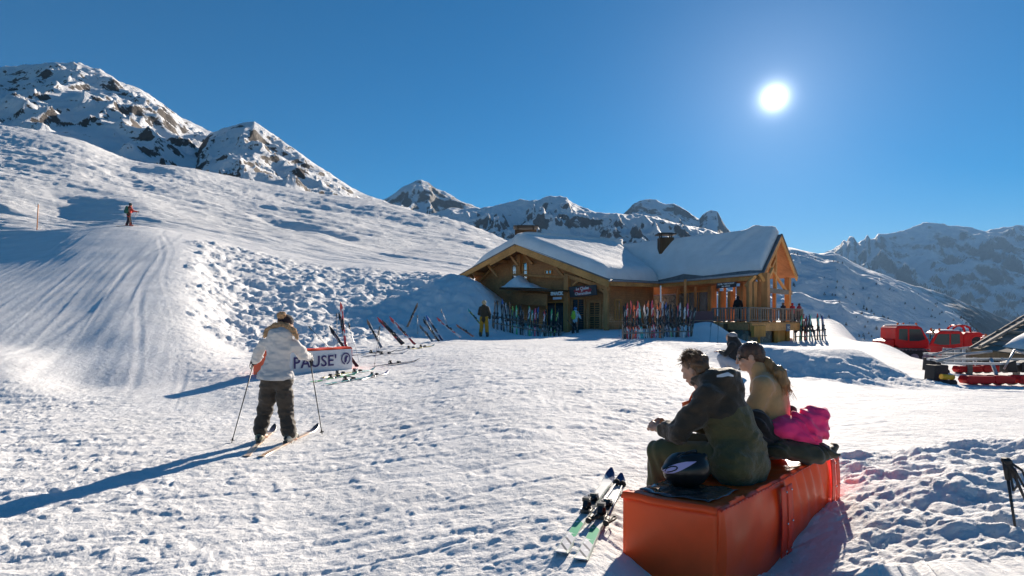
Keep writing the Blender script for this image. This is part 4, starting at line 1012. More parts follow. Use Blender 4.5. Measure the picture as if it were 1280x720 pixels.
PINK = fabric('bright_pink_cloth', (.98, .04, .20), .7, .12, .4, 8, .015)
WHITEC = mat('pale_print', (.72, .70, .72), .6); LILAC = mat('lilac_print', (.52, .42, .68), .45); SHINY = mat('glossy_black_shell', (.012, .011, .011), .30, coat=.15, spec=.35)

def hair_strands(name, base_pts, n, ln, rad, m, parent, seed, spread=.01):
    rnd = random.Random(seed); bm = bmesh.new()
    for _ in range(n):
        p, d = base_pts(rnd); d = Vector(d).normalized(); q = Vector(p); r = rad
        for k in range(3):
            nd = (d + Vector((rnd.gauss(0, .3), rnd.gauss(0, .3), rnd.gauss(0, .25) - .15 * k))).normalized()
            q2 = q + nd * ln * rnd.uniform(.6, 1.2) / 3; cyl(bm, q, q2, r, r * .55, 4, caps=False); q = q2; r *= .55; d = nd
    return bm_obj(name, bm, m, parent, smooth=True)

# man: seat on the bench, facing away to the left, forearms on thighs, looking down at his hands
face = Vector((-.80, .60, 0)).normalized(); rt = Vector((face.y, -face.x, 0))       # rt: his right
seat = Vector((1.585, 4.05, TOPZ + .075))
man = empty('person', (seat.x, seat.y, TOPZ - .03), 'man in an olive and black hooded jacket sitting hunched on the orange barrier', 'person')
UP = Vector((0, 0, 1))
def MP(r, f_, u): return seat + rt * r + face * f_ + UP * u
hip = MP(0, -.02, .04); chest = MP(0, .085, .36); neck = MP(0, .20, .515); hc = MP(0, .285, .640)
sh = {s: MP(s * .175, .13, .455) for s in (-1, 1)}; kn = {-1: MP(-.17, .49, .02), 1: MP(.13, .47, .05)}
hipj = {s: MP(s * .105, .03, .02) for s in (-1, 1)}; an = {-1: MP(-.19, .50, -.46), 1: MP(.14, .50, -.44)}
el = {-1: MP(-.28, .30, .20), 1: MP(.24, .32, .20)}; wr = {-1: MP(-.10, .53, .185), 1: MP(.06, .52, .19)}
allp = [hip, chest, neck, hc, *sh.values(), *kn.values(), *an.values(), *el.values(), *wr.values()]
lo, hi = bounds(allp, .22); f = Field(lo, hi, .0070)
hf = Vector((-.62, .70, -.42))
q = head(f, hc, hf, UP * .9 + face * .5, 1.0)
f.limb(neck - UP * .03, hc - UP * .05 - face * .02, .058, .052, .03)
f.chain([hip, chest, neck], [.13, .15, .07], .04); f.limb(sh[-1], sh[1], .06, .06, .04)
for s in (-1, 1):
    f.chain([sh[s], el[s], wr[s]], [.048, .038, .026], .02); f.chain([hipj[s], kn[s], an[s]], [.075, .055, .04], .03)
    f.limb(an[s], an[s] + face * .15 - UP * .03, .04, .03, .02)
hand(f, wr[-1], (wr[-1] - el[-1]).normalized() * .6 + face * .5 + rt * .2 + UP * .15, rt * .6 + UP * -.4, UP + face * .2, .35)
hand(f, wr[1], (wr[1] - el[1]).normalized() * .5 + face * .5 - rt * .2 + UP * .1, -rt * .7 - UP * .3, UP + face * .1, .55)
link('body', f.mesh('body'), man, SKIN_D)
# phone between the hands
# jacket
lo, hi = bounds([hip, chest, neck, *sh.values(), *el.values(), *wr.values()], .36); f = Field(lo, hi, .0085)
f.chain([MP(0, -.03, -.03), MP(0, -.015, .12), MP(0, .03, .26), MP(0, .09, .38), MP(0, .14, .46)], [.215, .195, .185, .185, .135], .06, flat=(face, 1.22))
f.limb(MP(-.15, -.03, .0), MP(.15, -.03, .0), .16, .16, .06)
f.limb(sh[-1], sh[1], .085, .085, .06)
for s in (-1, 1): f.chain([sh[s], sh[s].lerp(el[s], .5), el[s], el[s].lerp(wr[s], .7)], [.092, .078, .070, .052], .035)
f.ell(MP(0, .085, .505), (.160, .115, .095), .04, rot_from(rt, face * .8 + UP * .5)); f.ell(MP(0, .045, .565), (.145, .105, .090), .03, rot_from(rt, face * .9 + UP * .4)); f.limb(neck, neck + UP * .05 + face * .05, .082, .078, .03); f.ell(MP(0, .14, .575), (.135, .095, .070), .04, rot_from(rt, face * .8 + UP * .6)); f.ell(MP(0, .27, .64), (.085, .11, .09), .02, None, cut=True)
f.noise(.018, 7, 3, (1, 1, 1.9)); f.noise(.010, 19, 9, (1, 1, 1.8))
f.fold(.008, lambda x, y, z: np.sin(z * 62 + 4 * np.sin(x * 9 + y * 7)) * np.exp(-((z - seat.z - .13) / .12) ** 2))
jk = link('jacket', f.mesh('jacket'), man, [OLIVE, OLIVE_B, ORANGEC])
for p in jk.data.polygons:        # dark yoke over the shoulders, sleeves and hood
    c = p.center; rel = c - seat; u = rel.z; r_ = rel.dot(rt); fr_ = rel.dot(face)
    if u + .8 * max(0, abs(r_) - .12) + .9 * max(0, fr_ - .12) > .40: p.material_index = 1
def cast(o, px, py, eps=.002):
    """where the ray through a photo pixel meets a finished mesh, a hair off its surface"""
    if o.name not in CAST: CAST[o.name] = BVHTree.FromPolygons([v.co for v in o.data.vertices], [p.vertices for p in o.data.polygons])
    d = Vector(((px - 640) / F, 1, (400 - py) / F)); ln = d.length; h = CAST[o.name].ray_cast(Vector((0, 0, EYE)), d.normalized())
    return None if h[0] is None else h[0] - d / ln * eps
def decal(name, o, outline, m, parent, n=14, eps=.002):
    """a printed shape draped on the surface: upper and lower outline in photo pixels"""
    up_, lo_ = outline; bm = bmesh.new(); rows = []
    for i in range(n + 1):
        t_ = i / n; a = [np.interp(t_, np.linspace(0, 1, len(up_)), [q[k] for q in up_]) for k in (0, 1)]; b = [np.interp(t_, np.linspace(0, 1, len(lo_)), [q[k] for q in lo_]) for k in (0, 1)]
        r_ = [cast(o, a[0] + (b[0] - a[0]) * j / 4, a[1] + (b[1] - a[1]) * j / 4, eps) for j in range(5)]; rows.append([None if v is None else bm.verts.new(v) for v in r_])
    for r0_, r1_ in zip(rows[:-1], rows[1:]):
        for j in range(4):
            q = (r0_[j], r0_[j + 1], r1_[j + 1], r1_[j])
            if None not in q and max((q[0].co - q[2].co).length, (q[1].co - q[3].co).length) < .05: bm.faces.new(q)
    return bm_obj(name, bm, m, parent, smooth=True)
from mathutils.bvhtree import BVHTree
CAST = {}
decal('hood_print', jk, ([(896, 469), (903, 467), (910, 465), (917, 469)], [(896, 471.5), (903, 471.5), (910, 470), (917, 471)]), WHITEC, man)
bm = bmesh.new(); tubep(bm, [MP(-.10, .235, .50), MP(-.105, .262, .47), MP(-.11, .28, .43), MP(-.115, .29, .39)], .009, 6); bm_obj('jacket_collar', bm, ORANGEC, man, smooth=True)
strip('jacket_collar', lambda u, v: MP(-.12 - .01 * u, .285 + .05 * v, .385 + .035 * u - .02 * v), 4, 3, ORANGEC, man, .006)
# trousers and boots
lo, hi = bounds([*hipj.values(), *kn.values(), *an.values()], .2); f = Field(lo, hi, .010)
for s in (-1, 1):
    f.chain([hipj[s], hipj[s].lerp(kn[s], .5), kn[s], kn[s].lerp(an[s], .5), an[s] + UP * .03], [.115, .10, .088, .082, .078], .03)
f.limb(hipj[-1], hipj[1], .11, .11, .05); f.noise(.012, 9, 5, (1, 1, .7))
f.fold(.006, lambda x, y, z: np.sin((x - y) * 60 + z * 30))
link('trousers', f.mesh('trousers'), man, TROUS)
for s in (-1, 1):
    f = Field(*bounds([an[s], an[s] + face * .2], .14), .010); f.chain([an[s] + UP * .06, an[s] - UP * .05], [.075, .062], .03); f.limb(an[s] - UP * .06 - face * .05, an[s] - UP * .065 + face * .15, .055, .05, .03)
    link('ski_boot', f.mesh('ski_boot'), man, mat('grey_boot_shell', (.12, .12, .13), .35, coat=.3))
# hair: a cap with tousled locks
f = Field(*bounds([hc], .17), .007); hfw = hf.normalized(); hu = (UP - hfw * UP.dot(hfw)).normalized(); hr = hfw.cross(hu); Rm = rot_from(hr, hfw)
f.ell(hc + hu * .034 - hfw * .022, (.088, .104, .088), .01, Rm); f.ell(hc - hfw * .055 - hu * .02, (.070, .055, .075), .02, Rm)
f.ell(hc + hfw * .105 - hu * .05, (.085, .07, .085), .01, Rm, cut=True); f.noise(.012, 26, 4, (1, 1, 1)); f.noise(.006, 60, 6)
hr_ = link('hair', f.mesh('hair'), man, HAIR_B)
def bp(rnd):
    a, b = rnd.uniform(0, 2 * PI), rnd.uniform(0, 1.25); d = hu * math.cos(b) + (hr * math.cos(a) + hfw * math.sin(a)) * math.sin(b)
    return hc + hu * .034 - hfw * .02 + Vector((d.x * .088, d.y * .095, d.z * .088)), d * .6 + hr * -.5 + hfw * .5
hair_strands('hair_locks', bp, 420, .055, .0028, HAIR_B, man, 5)
# wristwatch-like pale cuff
cf = el[-1].lerp(wr[-1], .80); bm = bmesh.new(); cyl(bm, cf, el[-1].lerp(wr[-1], .90), .036, .034, 16); bm_obj('cuff', bm, mat('beige_cuff', (.35, .30, .18), .8), man)

# woman
seatw = Vector((2.09, 4.60, TOPZ + .085)); face = Vector((-.86, .50, 0)).normalized(); rt = Vector((face.y, -face.x, 0))
woman = empty('person', (seatw.x, seatw.y, TOPZ - .03), 'woman with sunglasses and a brown ponytail in a tan fleece on the barrier', 'person')
def WP(r, f_, u): return seatw + rt * r + face * f_ + UP * u
hc = WP(.0, .16, .690); neck = WP(0, .085, .545)
sh = {s: WP(s * .155, .035, .47) for s in (-1, 1)}; hipj = {s: WP(s * .10, .03, .02) for s in (-1, 1)}
kn = {-1: WP(-.13, .46, .04), 1: WP(.10, .45, .05)}; an = {-1: WP(-.14, .46, -.42), 1: WP(.12, .47, -.42)}
el = {-1: WP(-.22, .14, .19), 1: WP(.22, .16, .19)}; wr = {-1: WP(-.10, .36, .22), 1: WP(.03, .38, .235)}
lo, hi = bounds([seatw, hc, *sh.values(), *kn.values(), *an.values(), *el.values(), *wr.values()], .22); f = Field(lo, hi, .0072)
hf = (face * .9 + Vector((-.32, -.1, 0)) + UP * -.30); q = head(f, hc, hf, UP, .96)
f.limb(neck - UP * .04, hc - UP * .05 - face * .02, .050, .046, .03); f.chain([WP(0, 0, .04), WP(0, .02, .30), neck], [.12, .12, .06], .04); f.limb(sh[-1], sh[1], .05, .05, .04)
for s in (-1, 1):
    f.chain([sh[s], el[s], wr[s]], [.042, .034, .023], .02); f.chain([hipj[s], kn[s], an[s]], [.075, .052, .04], .03); f.limb(an[s], an[s] + face * .14 - UP * .03, .04, .03, .02)
hand(f, wr[-1], face * .8 + rt * .4 + UP * .1, rt * .5 - UP * .5, UP, .55, .92); hand(f, wr[1], face * .7 - rt * .3 + UP * .3, -rt * .7 - UP * .2, UP, .6, .92)
link('body', f.mesh('body'), woman, SKIN)
lo, hi = bounds([seatw, neck, *sh.values(), *el.values(), *wr.values()], .28); f = Field(lo, hi, .0088)
f.chain([WP(0, -.01, .02), WP(0, -.01, .16), WP(0, -.0, .30), WP(0, .02, .42), WP(0, .05, .50)], [.165, .150, .160, .150, .085], .05, flat=(face, 1.18))
f.limb(sh[-1], sh[1], .070, .070, .05); f.chain([WP(0, .06, .50), WP(0, .095, .60)], [.082, .074], .02)
for s in (-1, 1): f.chain([sh[s], sh[s].lerp(el[s], .5), el[s], el[s].lerp(wr[s], .85)], [.078, .068, .062, .045], .03)
f.noise(.013, 8, 13, (1, 1, 1.4)); f.noise(.004, 40, 19)
link('fleece', f.mesh('fleece'), woman, TAN)
lo, hi = bounds([*hipj.values(), *kn.values(), *an.values()], .2); f = Field(lo, hi, .011)
for s in (-1, 1): f.chain([hipj[s], kn[s], an[s] + UP * .03], [.12, .088, .078], .03)
f.limb(hipj[-1], hipj[1], .12, .12, .05); f.noise(.01, 9, 5); link('trousers', f.mesh('trousers'), woman, BLACKC)
for s in (-1, 1):
    f = Field(*bounds([an[s], an[s] + face * .2], .14), .012); f.chain([an[s] + UP * .06, an[s] - UP * .05], [.075, .062], .03); f.limb(an[s] - UP * .06 - face * .05, an[s] - UP * .065 + face * .14, .052, .048, .03)
    link('ski_boot', f.mesh('ski_boot'), woman, WHITEP)
hfw = hf.normalized(); hu = (UP - hfw * UP.dot(hfw)).normalized(); hr = hfw.cross(hu); Rm = rot_from(hr, hfw)
f = Field(*bounds([hc], .19), .006)
f.ell(hc + hu * .028 - hfw * .022, (.085, .104, .092), .01, Rm); f.ell(hc - hfw * .07 - hu * .03, (.062, .05, .07), .03, Rm)
f.ell(hc + hfw * .110 - hu * .052, (.088, .078, .092), .008, Rm, cut=True)
for s in (-1, 1): f.ell(hc + hr * s * .085 - hu * .012 - hfw * .006, (.018, .024, .032), .006, Rm, cut=True)
f.fold(.0022, lambda x, y, z: np.sin((x * hu.x + y * hu.y + z * hu.z) * 520)); f.noise(.003, 60, 6)
link('hair', f.mesh('hair'), woman, HAIR_D)
bm_p = [hc - hfw * .085 - hu * .045, hc - hfw * .112 - hu * .08, WP(-.05, -.065, .565), WP(-.06, -.10, .49), WP(-.055, -.11, .41)]
f = Field(*bounds(bm_p, .12), .007); f.chain(bm_p, [.030, .040, .046, .040, .014], .03); f.noise(.012, 26, 8, (1, 1, .25)); f.noise(.006, 60, 9, (1, 1, .2)); link('ponytail', f.mesh('ponytail'), woman, HAIR_L)
def bp(rnd):
    t = rnd.random() * 3.2 + .5; i = int(t); p = bm_p[i].lerp(bm_p[min(i + 1, 4)], t - i); a = rnd.uniform(0, 2 * PI); o = Vector((math.cos(a), math.sin(a), 0)) * .045
    return p + o, Vector((0, 0, -1)) + o * 4
hair_strands('hair_locks', bp, 300, .11, .0022, HAIR_L, woman, 8)
# sunglasses
bm = bmesh.new()
for s in (-1, 1):
    c = hc + (hfw * .098 + hu * .006 + hr * s * .032) * .96; vs = [bm.verts.new(c + hr * .027 * math.cos(a) + hu * .020 * math.sin(a) - hfw * (.012 * abs(math.cos(a)) * (1 if math.cos(a) * s > 0 else 0))) for a in [2 * PI * k / 14 for k in range(14)]]; bm.faces.new(vs)
    beam(bm, hc + hfw * .088 + hu * .010 + hr * s * .058, hc - hfw * .01 + hu * .008 + hr * s * .080, .004, .010)
beam(bm, hc + hfw * .094 + hu * .012 - hr * .01, hc + hfw * .094 + hu * .012 + hr * .01, .004, .006)
o = bm_obj('sunglasses', bm, SHINY, woman); md = o.modifiers.new('t', 'SOLIDIFY'); md.thickness = .003

# third person crouching on the snow beyond them
c3 = on(920, 15.0); f3 = Vector((-.80, .60, 0)).normalized(); r3 = Vector((f3.y, -f3.x, 0))
def QP(r, f_, u): return c3 + r3 * r + f3 * f_ + UP * u
p3 = empty('person', c3, 'crouching person in a dark hooded jacket and pale grey trousers beyond the woman in tan', 'person')
f = Field(*bounds([c3, QP(0, .5, 1.1), QP(-.3, -.4, 0), QP(.3, .3, .5)], .2), .014)
head(f, QP(0, .16, .98), f3 * .8 - UP * .6, UP, 1.0); f.chain([QP(0, -.1, .30), QP(0, .0, .6), QP(0, .10, .86)], [.13, .14, .06], .05)
for s in (-1, 1):
    f.chain([QP(s * .18, .04, .78), QP(s * .24, .20, .55), QP(s * .1, .40, .60)], [.05, .04, .03], .02); f.chain([QP(s * .12, -.05, .30), QP(s * .14, .32, .42), QP(s * .14, .22, .04)], [.08, .06, .045], .03)
hand(f, QP(-.1, .40, .60), f3 + UP * .2, -UP, UP + r3, .4); hand(f, QP(.1, .40, .60), f3 + UP * .2, -UP, UP - r3, .4)
link('body', f.mesh('body'), p3, SKIN)
f = Field(*bounds([c3, QP(0, .5, 1.1), QP(-.3, -.4, 0), QP(.3, .3, .5)], .2), .016)
f.chain([QP(0, -.12, .32), QP(0, -.05, .55), QP(0, .05, .82)], [.20, .22, .17], .05); f.limb(QP(-.18, .04, .78), QP(.18, .04, .78), .09, .09, .05); f.ell(QP(0, .10, .98), (.13, .14, .14), .03, rot_from(r3, f3)); f.ell(QP(0, .28, .97), (.09, .09, .1), .02, rot_from(r3, f3), cut=True)
for s in (-1, 1): f.chain([QP(s * .18, .04, .78), QP(s * .24, .20, .55), QP(s * .13, .36, .59)], [.085, .075, .055], .03)
f.noise(.015, 7, 3); link('jacket', f.mesh('jacket'), p3, BLACKC)
f = Field(*bounds([c3, QP(0, .5, .6), QP(-.3, -.4, 0), QP(.3, .3, .3)], .2), .016)
for s in (-1, 1): f.chain([QP(s * .12, -.05, .28), QP(s * .14, .34, .44), QP(s * .14, .24, .12)], [.13, .10, .08], .03); f.limb(QP(s * .14, .17, .04), QP(s * .14, .38, .05), .06, .05, .03)
f.noise(.01, 8, 3); link('trousers', f.mesh('trousers'), p3, fabric('pale_grey_trousers', (.36, .37, .42), .8))
bm = bmesh.new(); bmesh.ops.create_uvsphere(bm, u_segments=16, v_segments=10, radius=.125, matrix=Matrix.Translation(QP(0, .09, 1.025)) @ Matrix.Scale(.75, 4, UP)); bm_obj('hat', bm, mat('grey_hat', (.22, .23, .26), .6), p3, smooth=True)

# ------------------------------------------------------------------ things lying on the bench
# helmet
hcn = P(858, 587, 3.72)
hel = empty('ski_helmet', (hcn.x, hcn.y, TOPZ), 'glossy black ski helmet with a lilac swoosh resting upside down on the padded barrier', 'helmet')
f = Field(*bounds([hcn], .2), .0055)
Rh = rot_from(Vector((.95, -.2, .25)), Vector((.2, 1, 0)))
f.ell(hcn + UP * .005, (.152, .125, .122), .01, Rh); f.ell(hcn + UP * .125 + Vector((.02, .05, 0)), (.10, .075, .06), .012, Rh, cut=True)
f.ell(hcn + Vector((-.125, -.02, .015)), (.045, .05, .022), .02, Rh); f.limb(hcn + Vector((-.04, -.07, .085)), hcn + Vector((.10, -.05, .10)), .022, .02, .02)
for a_ in (-.05, .02, .08): f.ell(hcn + Vector((a_, -.04, .108)), (.022, .016, .012), .006, None, cut=True)
shell = f.mesh('shell'); link('shell', shell, hel, SHINY)
hs_ = bpy.data.objects[hel.children[0].name]
q6 = lambda L_: [(780 + x / 6, 530 + y_ / 6) for x, y_ in L_]
decal('swoosh', hs_, (q6([(272, 352), (310, 338), (335, 318), (400, 296), (465, 283), (542, 280)]), q6([(280, 362), (320, 372), (370, 370), (430, 348), (490, 316), (542, 284)])), LILAC, hel, 26)
cl = q6([(306, 352), (325, 330), (355, 318), (388, 318), (402, 328), (388, 345), (355, 356), (325, 360)]); cpts = [c for c in (cast(hs_, *q, .003) for q in cl) if c is not None]
bm = bmesh.new(); tubep(bm, cpts, .0042, 6); bm_obj('swoosh_curl', bm, SHINY, hel, smooth=True)
bm = bmesh.new(); tubep(bm, [hcn + Vector((.08, .02, .09)), hcn + Vector((.05, -.03, .13)), hcn + Vector((-.02, -.05, .12)), hcn + Vector((-.07, -.05, .09))], .009, 6); bm_obj('chin_strap', bm, BLACKC, hel, smooth=True)
# flat sheet of shiny dark wrapping under the helmet
strip('x', lambda u, v: Vector((0, 0, 0)), 1, 1, BLACKM, None) if False else None
foil = strip('plastic_bag', lambda u, v: bench_pt(.07 + .42 * v + .02 * math.sin(u * 8), .08 + .44 * u, TOPZ + .004 + .008 * (math.sin(u * 21 + v * 9) + math.sin(v * 17)) * .5 + .006 - (.022 * math.sin(PI * (.07 + .42 * v) / BL))), 30, 20, mat('thin_brown_plastic', (.12, .06, .05), .18, coat=.6, var=.3, vscale=8), None, .002)
tag(foil, 'crumpled dark plastic sheet spread under the helmet on the padded barrier', 'plastic sheet')
# heap of clothes behind the woman: pink jacket over a dark one
def heap(name, c, blobs, amp, m, label, cat, h=.009, seed=3, folds=50):
    f = Field(*bounds([Vector(c) + Vector(b[0]) for b in blobs], .24), h)
    for p, r, dv in blobs: f.ell(Vector(c) + Vector(p), r, .05, rot_from(dv, Vector((0, 0, 1)).cross(Vector(dv))))
    f.noise(amp, 9, seed, (1, 1, 1.6)); f.noise(amp * .6, 20, seed + 3, (1, 1, 1.6)); f.fold(amp * .6, lambda x, y, z: np.sin(x * folds + z * 70 + 3 * np.sin(y * 16)))
    o = link(name, f.mesh(name), None, m); tag(o, label, cat); return o
hb = P(999, 534, 4.42)
heap('pink_jacket', hb, [((-.13, -.02, .0), (.11, .10, .09), (1, .2, .1)), ((.0, .0, .02), (.13, .10, .10), (1, .2, .3)), ((.11, .02, .075), (.12, .09, .075), (1, .2, .35)), ((.17, .04, .02), (.07, .09, .13), (1, .3, .1)), ((.05, -.03, -.05), (.15, .09, .06), (1, .4, .0))], .020, PINK,
     'bright pink jacket heaped on the far end of the padded barrier', 'jacket')
heap('dark_jacket', hb + Vector((0.0, -.06, -.185)), [((-.16, 0, .02), (.14, .12, .075), (1, .5, .0)), ((.05, .0, .0), (.17, .12, .07), (1, .5, 0)), ((.21, .03, .02), (.08, .07, .045), (1, .4, .2)), ((.0, .02, .04), (.18, .10, .06), (1, .4, -.1))], .016, fabric('dark_khaki_cloth', (.055, .05, .028), .7),
     'dark khaki garment lying under the bright pink jacket', 'jacket', seed=8)
heap('black_jacket', P(950, 535, 4.40), [((-.03, 0, .02), (.11, .10, .13), (1, .4, .1)), ((.06, .02, -.06), (.11, .09, .11), (1, .4, -.2)), ((-.06, -.02, -.10), (.10, .09, .09), (1, .4, .1))], .014, BLACKC,
     'black jacket bundled on the barrier between the man and the woman', 'jacket', seed=12)
heap('black_glove', P(986, 512, 4.68), [((0, 0, 0), (.05, .035, .035), (1, .2, .2)), ((.04, 0, -.02), (.035, .03, .025), (1, .2, -.4))], .006, BLACKC, 'small black glove propped between the woman in tan and the pink jacket', 'glove', h=.006, seed=15)
# ------------------------------------------------------------------ skis and poles
def ski_mat(name, base, accent, tip, scale=1.0):
    m = bpy.data.materials.new(name); m.use_nodes = True; t = m.node_tree; b = t.nodes['Principled BSDF']
    tcn = N(t, 'ShaderNodeTexCoord'); sp = N(t, 'ShaderNodeSeparateXYZ'); t.links.new(tcn.outputs['Object'], sp.inputs[0])
    mp = N(t, 'ShaderNodeMapping'); mp.inputs['Scale'].default_value = (11, 3.6, 4); t.links.new(tcn.outputs['Object'], mp.inputs[0])
    vo = N(t, 'ShaderNodeTexVoronoi', inp={'Scale': 1.6}); t.links.new(mp.outputs[0], vo.inputs[0]); cs = N(t, 'ShaderNodeSeparateColor'); t.links.new(vo.outputs['Color'], cs.inputs[0])
    st = N(t, 'ShaderNodeMath', operation='GREATER_THAN', inp={1: .45}); t.links.new(cs.outputs[0], st.inputs[0])
    m1 = N(t, 'ShaderNodeMixRGB', inp={'Color1': (*base, 1), 'Color2': (*accent, 1)}); t.links.new(st.outputs[0], m1.inputs[0])
    tp = N(t, 'ShaderNodeMath', operation='GREATER_THAN', inp={1: .56}); t.links.new(sp.outputs[1], tp.inputs[0])
    m2 = N(t, 'ShaderNodeMixRGB', inp={'Color2': (*tip, 1)}); t.links.new(tp.outputs[0], m2.inputs[0]); t.links.new(m1.outputs[0], m2.inputs[1])
    t.links.new(m2.outputs[0], b.inputs['Base Color']); b.inputs['Roughness'].default_value = .32; b.inputs['Coat Weight'].default_value = .3
    return m
C_ = dict(red=(.62, .03, .03), white=(.72, .72, .72), black=(.02, .02, .022), green=(.04, .50, .16), teal=(.02, .42, .40), orange=(.85, .20, .03), blue=(.03, .12, .45), grey=(.25, .26, .28), yellow=(.75, .62, .05), silver=(.5, .52, .55), lime=(.35, .65, .08), pink=(.75, .08, .22), wood=(.33, .17, .08), navy=(.03, .05, .14))
COMBO = [('red', 'white', 'red'), ('black', 'grey', 'black'), ('white', 'black', 'orange'), ('green', 'white', 'green'), ('white', 'red', 'red'), ('teal', 'white', 'teal'), ('grey', 'black', 'wood'), ('orange', 'black', 'orange'), ('silver', 'navy', 'silver'), ('black', 'lime', 'lime'), ('navy', 'silver', 'blue'), ('wood', 'black', 'wood'), ('black', 'red', 'red'), ('white', 'grey', 'white'), ('yellow', 'black', 'teal'), ('pink', 'white', 'pink')]
for _k in C_:
    _g = sum(C_[_k]) / 3; C_[_k] = tuple(.86 * v + .14 * _g for v in C_[_k])
SKM = [ski_mat('ski_topsheet_' + '_'.join(c), *[C_[k] for k in c]) for c in COMBO]
SKBASE = mat('ski_base', (.03, .03, .035), .4); BIND = mat('binding_plastic', (.02, .02, .022), .35, coat=.3); BINDG = mat('binding_metal', (.4, .4, .42), .3, .8)
def ski_mesh(Ls=1.66, fine=False, w0=.112, w1=.072, w2=.102):
    nseg = 30 if fine else 9; bm = bmesh.new(); R = []
    for i in range(nseg + 1):
        u = i / nseg; y_ = (u - .5) * Ls
        wd = w1 + (w0 - w1) * max(0, (u - .45) / .45) ** 1.6 * (u < .91) + (w2 - w1) * max(0, (.45 - u) / .45) ** 1.6
        if u >= .91: wd = w0 * math.sqrt(max(0.02, 1 - ((u - .91) / .092) ** 2))
        z = .0 + (.075 * ((u - .86) / .14) ** 2 if u > .86 else 0) + (.012 * ((.03 - u) / .03) if u < .03 else 0) + .008 * math.sin(PI * u)
        th = .006 + .010 * math.sin(PI * u) ** .8
        R.append([bm.verts.new((-wd / 2, y_, z)), bm.verts.new((wd / 2, y_, z)), bm.verts.new((wd / 2 * .86, y_, z + th)), bm.verts.new((-wd / 2 * .86, y_, z + th))])
    for a, b in zip(R[:-1], R[1:]):
        for k in range(4):
            f = bm.faces.new([a[k], a[(k + 1) % 4], b[(k + 1) % 4], b[k]]); f.material_index = 1 if k == 0 else 0
    bm.faces.new(R[0]); bm.faces.new(R[-1][::-1]); bmesh.ops.recalc_face_normals(bm, faces=bm.faces)
    me = bpy.data.meshes.new('ski'); bm.to_mesh(me); bm.free(); return me
def binding_mesh(fine=False):
    bm = bmesh.new(); n = 12 if fine else 6
    beam(bm, (0, -.17, .024), (0, .16, .024), .062, .014)
    cyl(bm, (0, .10, .028), (0, .10, .062), .036, .026, n); beam(bm, (0, .085, .066), (0, .155, .052), .052, .022); cyl(bm, (0, .155, .04), (0, .185, .046), .018, .012, n)
    beam(bm, (-.036, .088, .055), (-.030, .060, .048), .014, .03); beam(bm, (.036, .088, .055), (.030, .060, .048), .014, .03)
    beam(bm, (0, -.10, .030), (0, -.22, .036), .058, .03); cyl(bm, (0, -.145, .04), (0, -.150, .105), .034, .027, n); beam(bm, (0, -.125, .105), (0, -.19, .112), .05, .026); beam(bm, (0, -.18, .108), (0, -.225, .070), .030, .014)
    for s in (-1, 1):
        tubep(bm, [Vector((s * .03, -.09, .02)), Vector((s * .05, -.085, .03)), Vector((s * .053, -.19, -.02))], .004, 5, 1)
    me = bpy.data.meshes.new('binding'); bm.to_mesh(me); bm.free(); me.materials.append(BIND); me.materials.append(BINDG); return me
SK_LO = [ski_mesh(l) for l in (1.52, 1.62, 1.72)]; SK_HI = ski_mesh(1.80, True, .100, .066, .090); BI_LO = binding_mesh(); BI_HI = binding_mesh(True)
for me in SK_LO + [SK_HI]: me.materials.append(SKM[0]); me.materials.append(SKBASE)
def add_ski(parent, mi, me, bind, loc=(0, 0, 0), rot=None, name='ski', top=None):
    o = bpy.data.objects.new(name, me); COL.objects.link(o)
    o.material_slots[0].link = 'OBJECT'; o.material_slots[0].material = top or SKM[mi]
    if rot is not None: o.rotation_mode = 'QUATERNION'; o.rotation_quaternion = rot
    o.location = loc
    if parent: o.parent = parent
    b = bpy.data.objects.new('binding', bind); COL.objects.link(b); b.parent = o
    return o
def frame_q(ydir, zdir):
    y_ = Vector(ydir).normalized(); z = Vector(zdir); z = (z - y_ * z.dot(y_)).normalized(); x = y_.cross(z)
    return Matrix((x, y_, z)).transposed().to_quaternion()
def cname(mi):
    a, b, c = COMBO[mi]; nm = 'wood brown' if a == 'wood' else a
    bb = 'brown' if b == 'wood' else b; cc = 'brown' if c == 'wood' else c
    return f'{nm} and {bb} skis'
rs = random.Random(4)
ORD = ['first', 'second', 'third', 'fourth', 'fifth', 'sixth', 'seventh', 'eighth', 'ninth', 'tenth', 'eleventh', 'twelfth', 'thirteenth', 'fourteenth', 'fifteenth', 'sixteenth', 'seventeenth', 'eighteenth', 'nineteenth', 'twentieth']
def ski_pair_standing(base, mi, lean, yaw, label, group, k, top=None):
    e = empty('ski_pair', base, label, 'skis', group, rz=yaw)
    Ls = (1.52, 1.62, 1.72)[k % 3]; me = SK_LO[k % 3]
    ln = Vector((lean[0], lean[1], 1)).normalized(); off = rs.uniform(-.03, .03)
    for s in (-1, 1):
        q = frame_q(ln + Vector((s * .012, 0, 0)), Vector((s * .15 * 0 + 0, -s, 0)) if rs.random() < .99 else Vector((1, 0, 0)))
        o = add_ski(e, mi, me, BI_LO, ln * Ls / 2 + Vector((s * .01 + off, -s * .012, 0)), q, top=top)
    return e
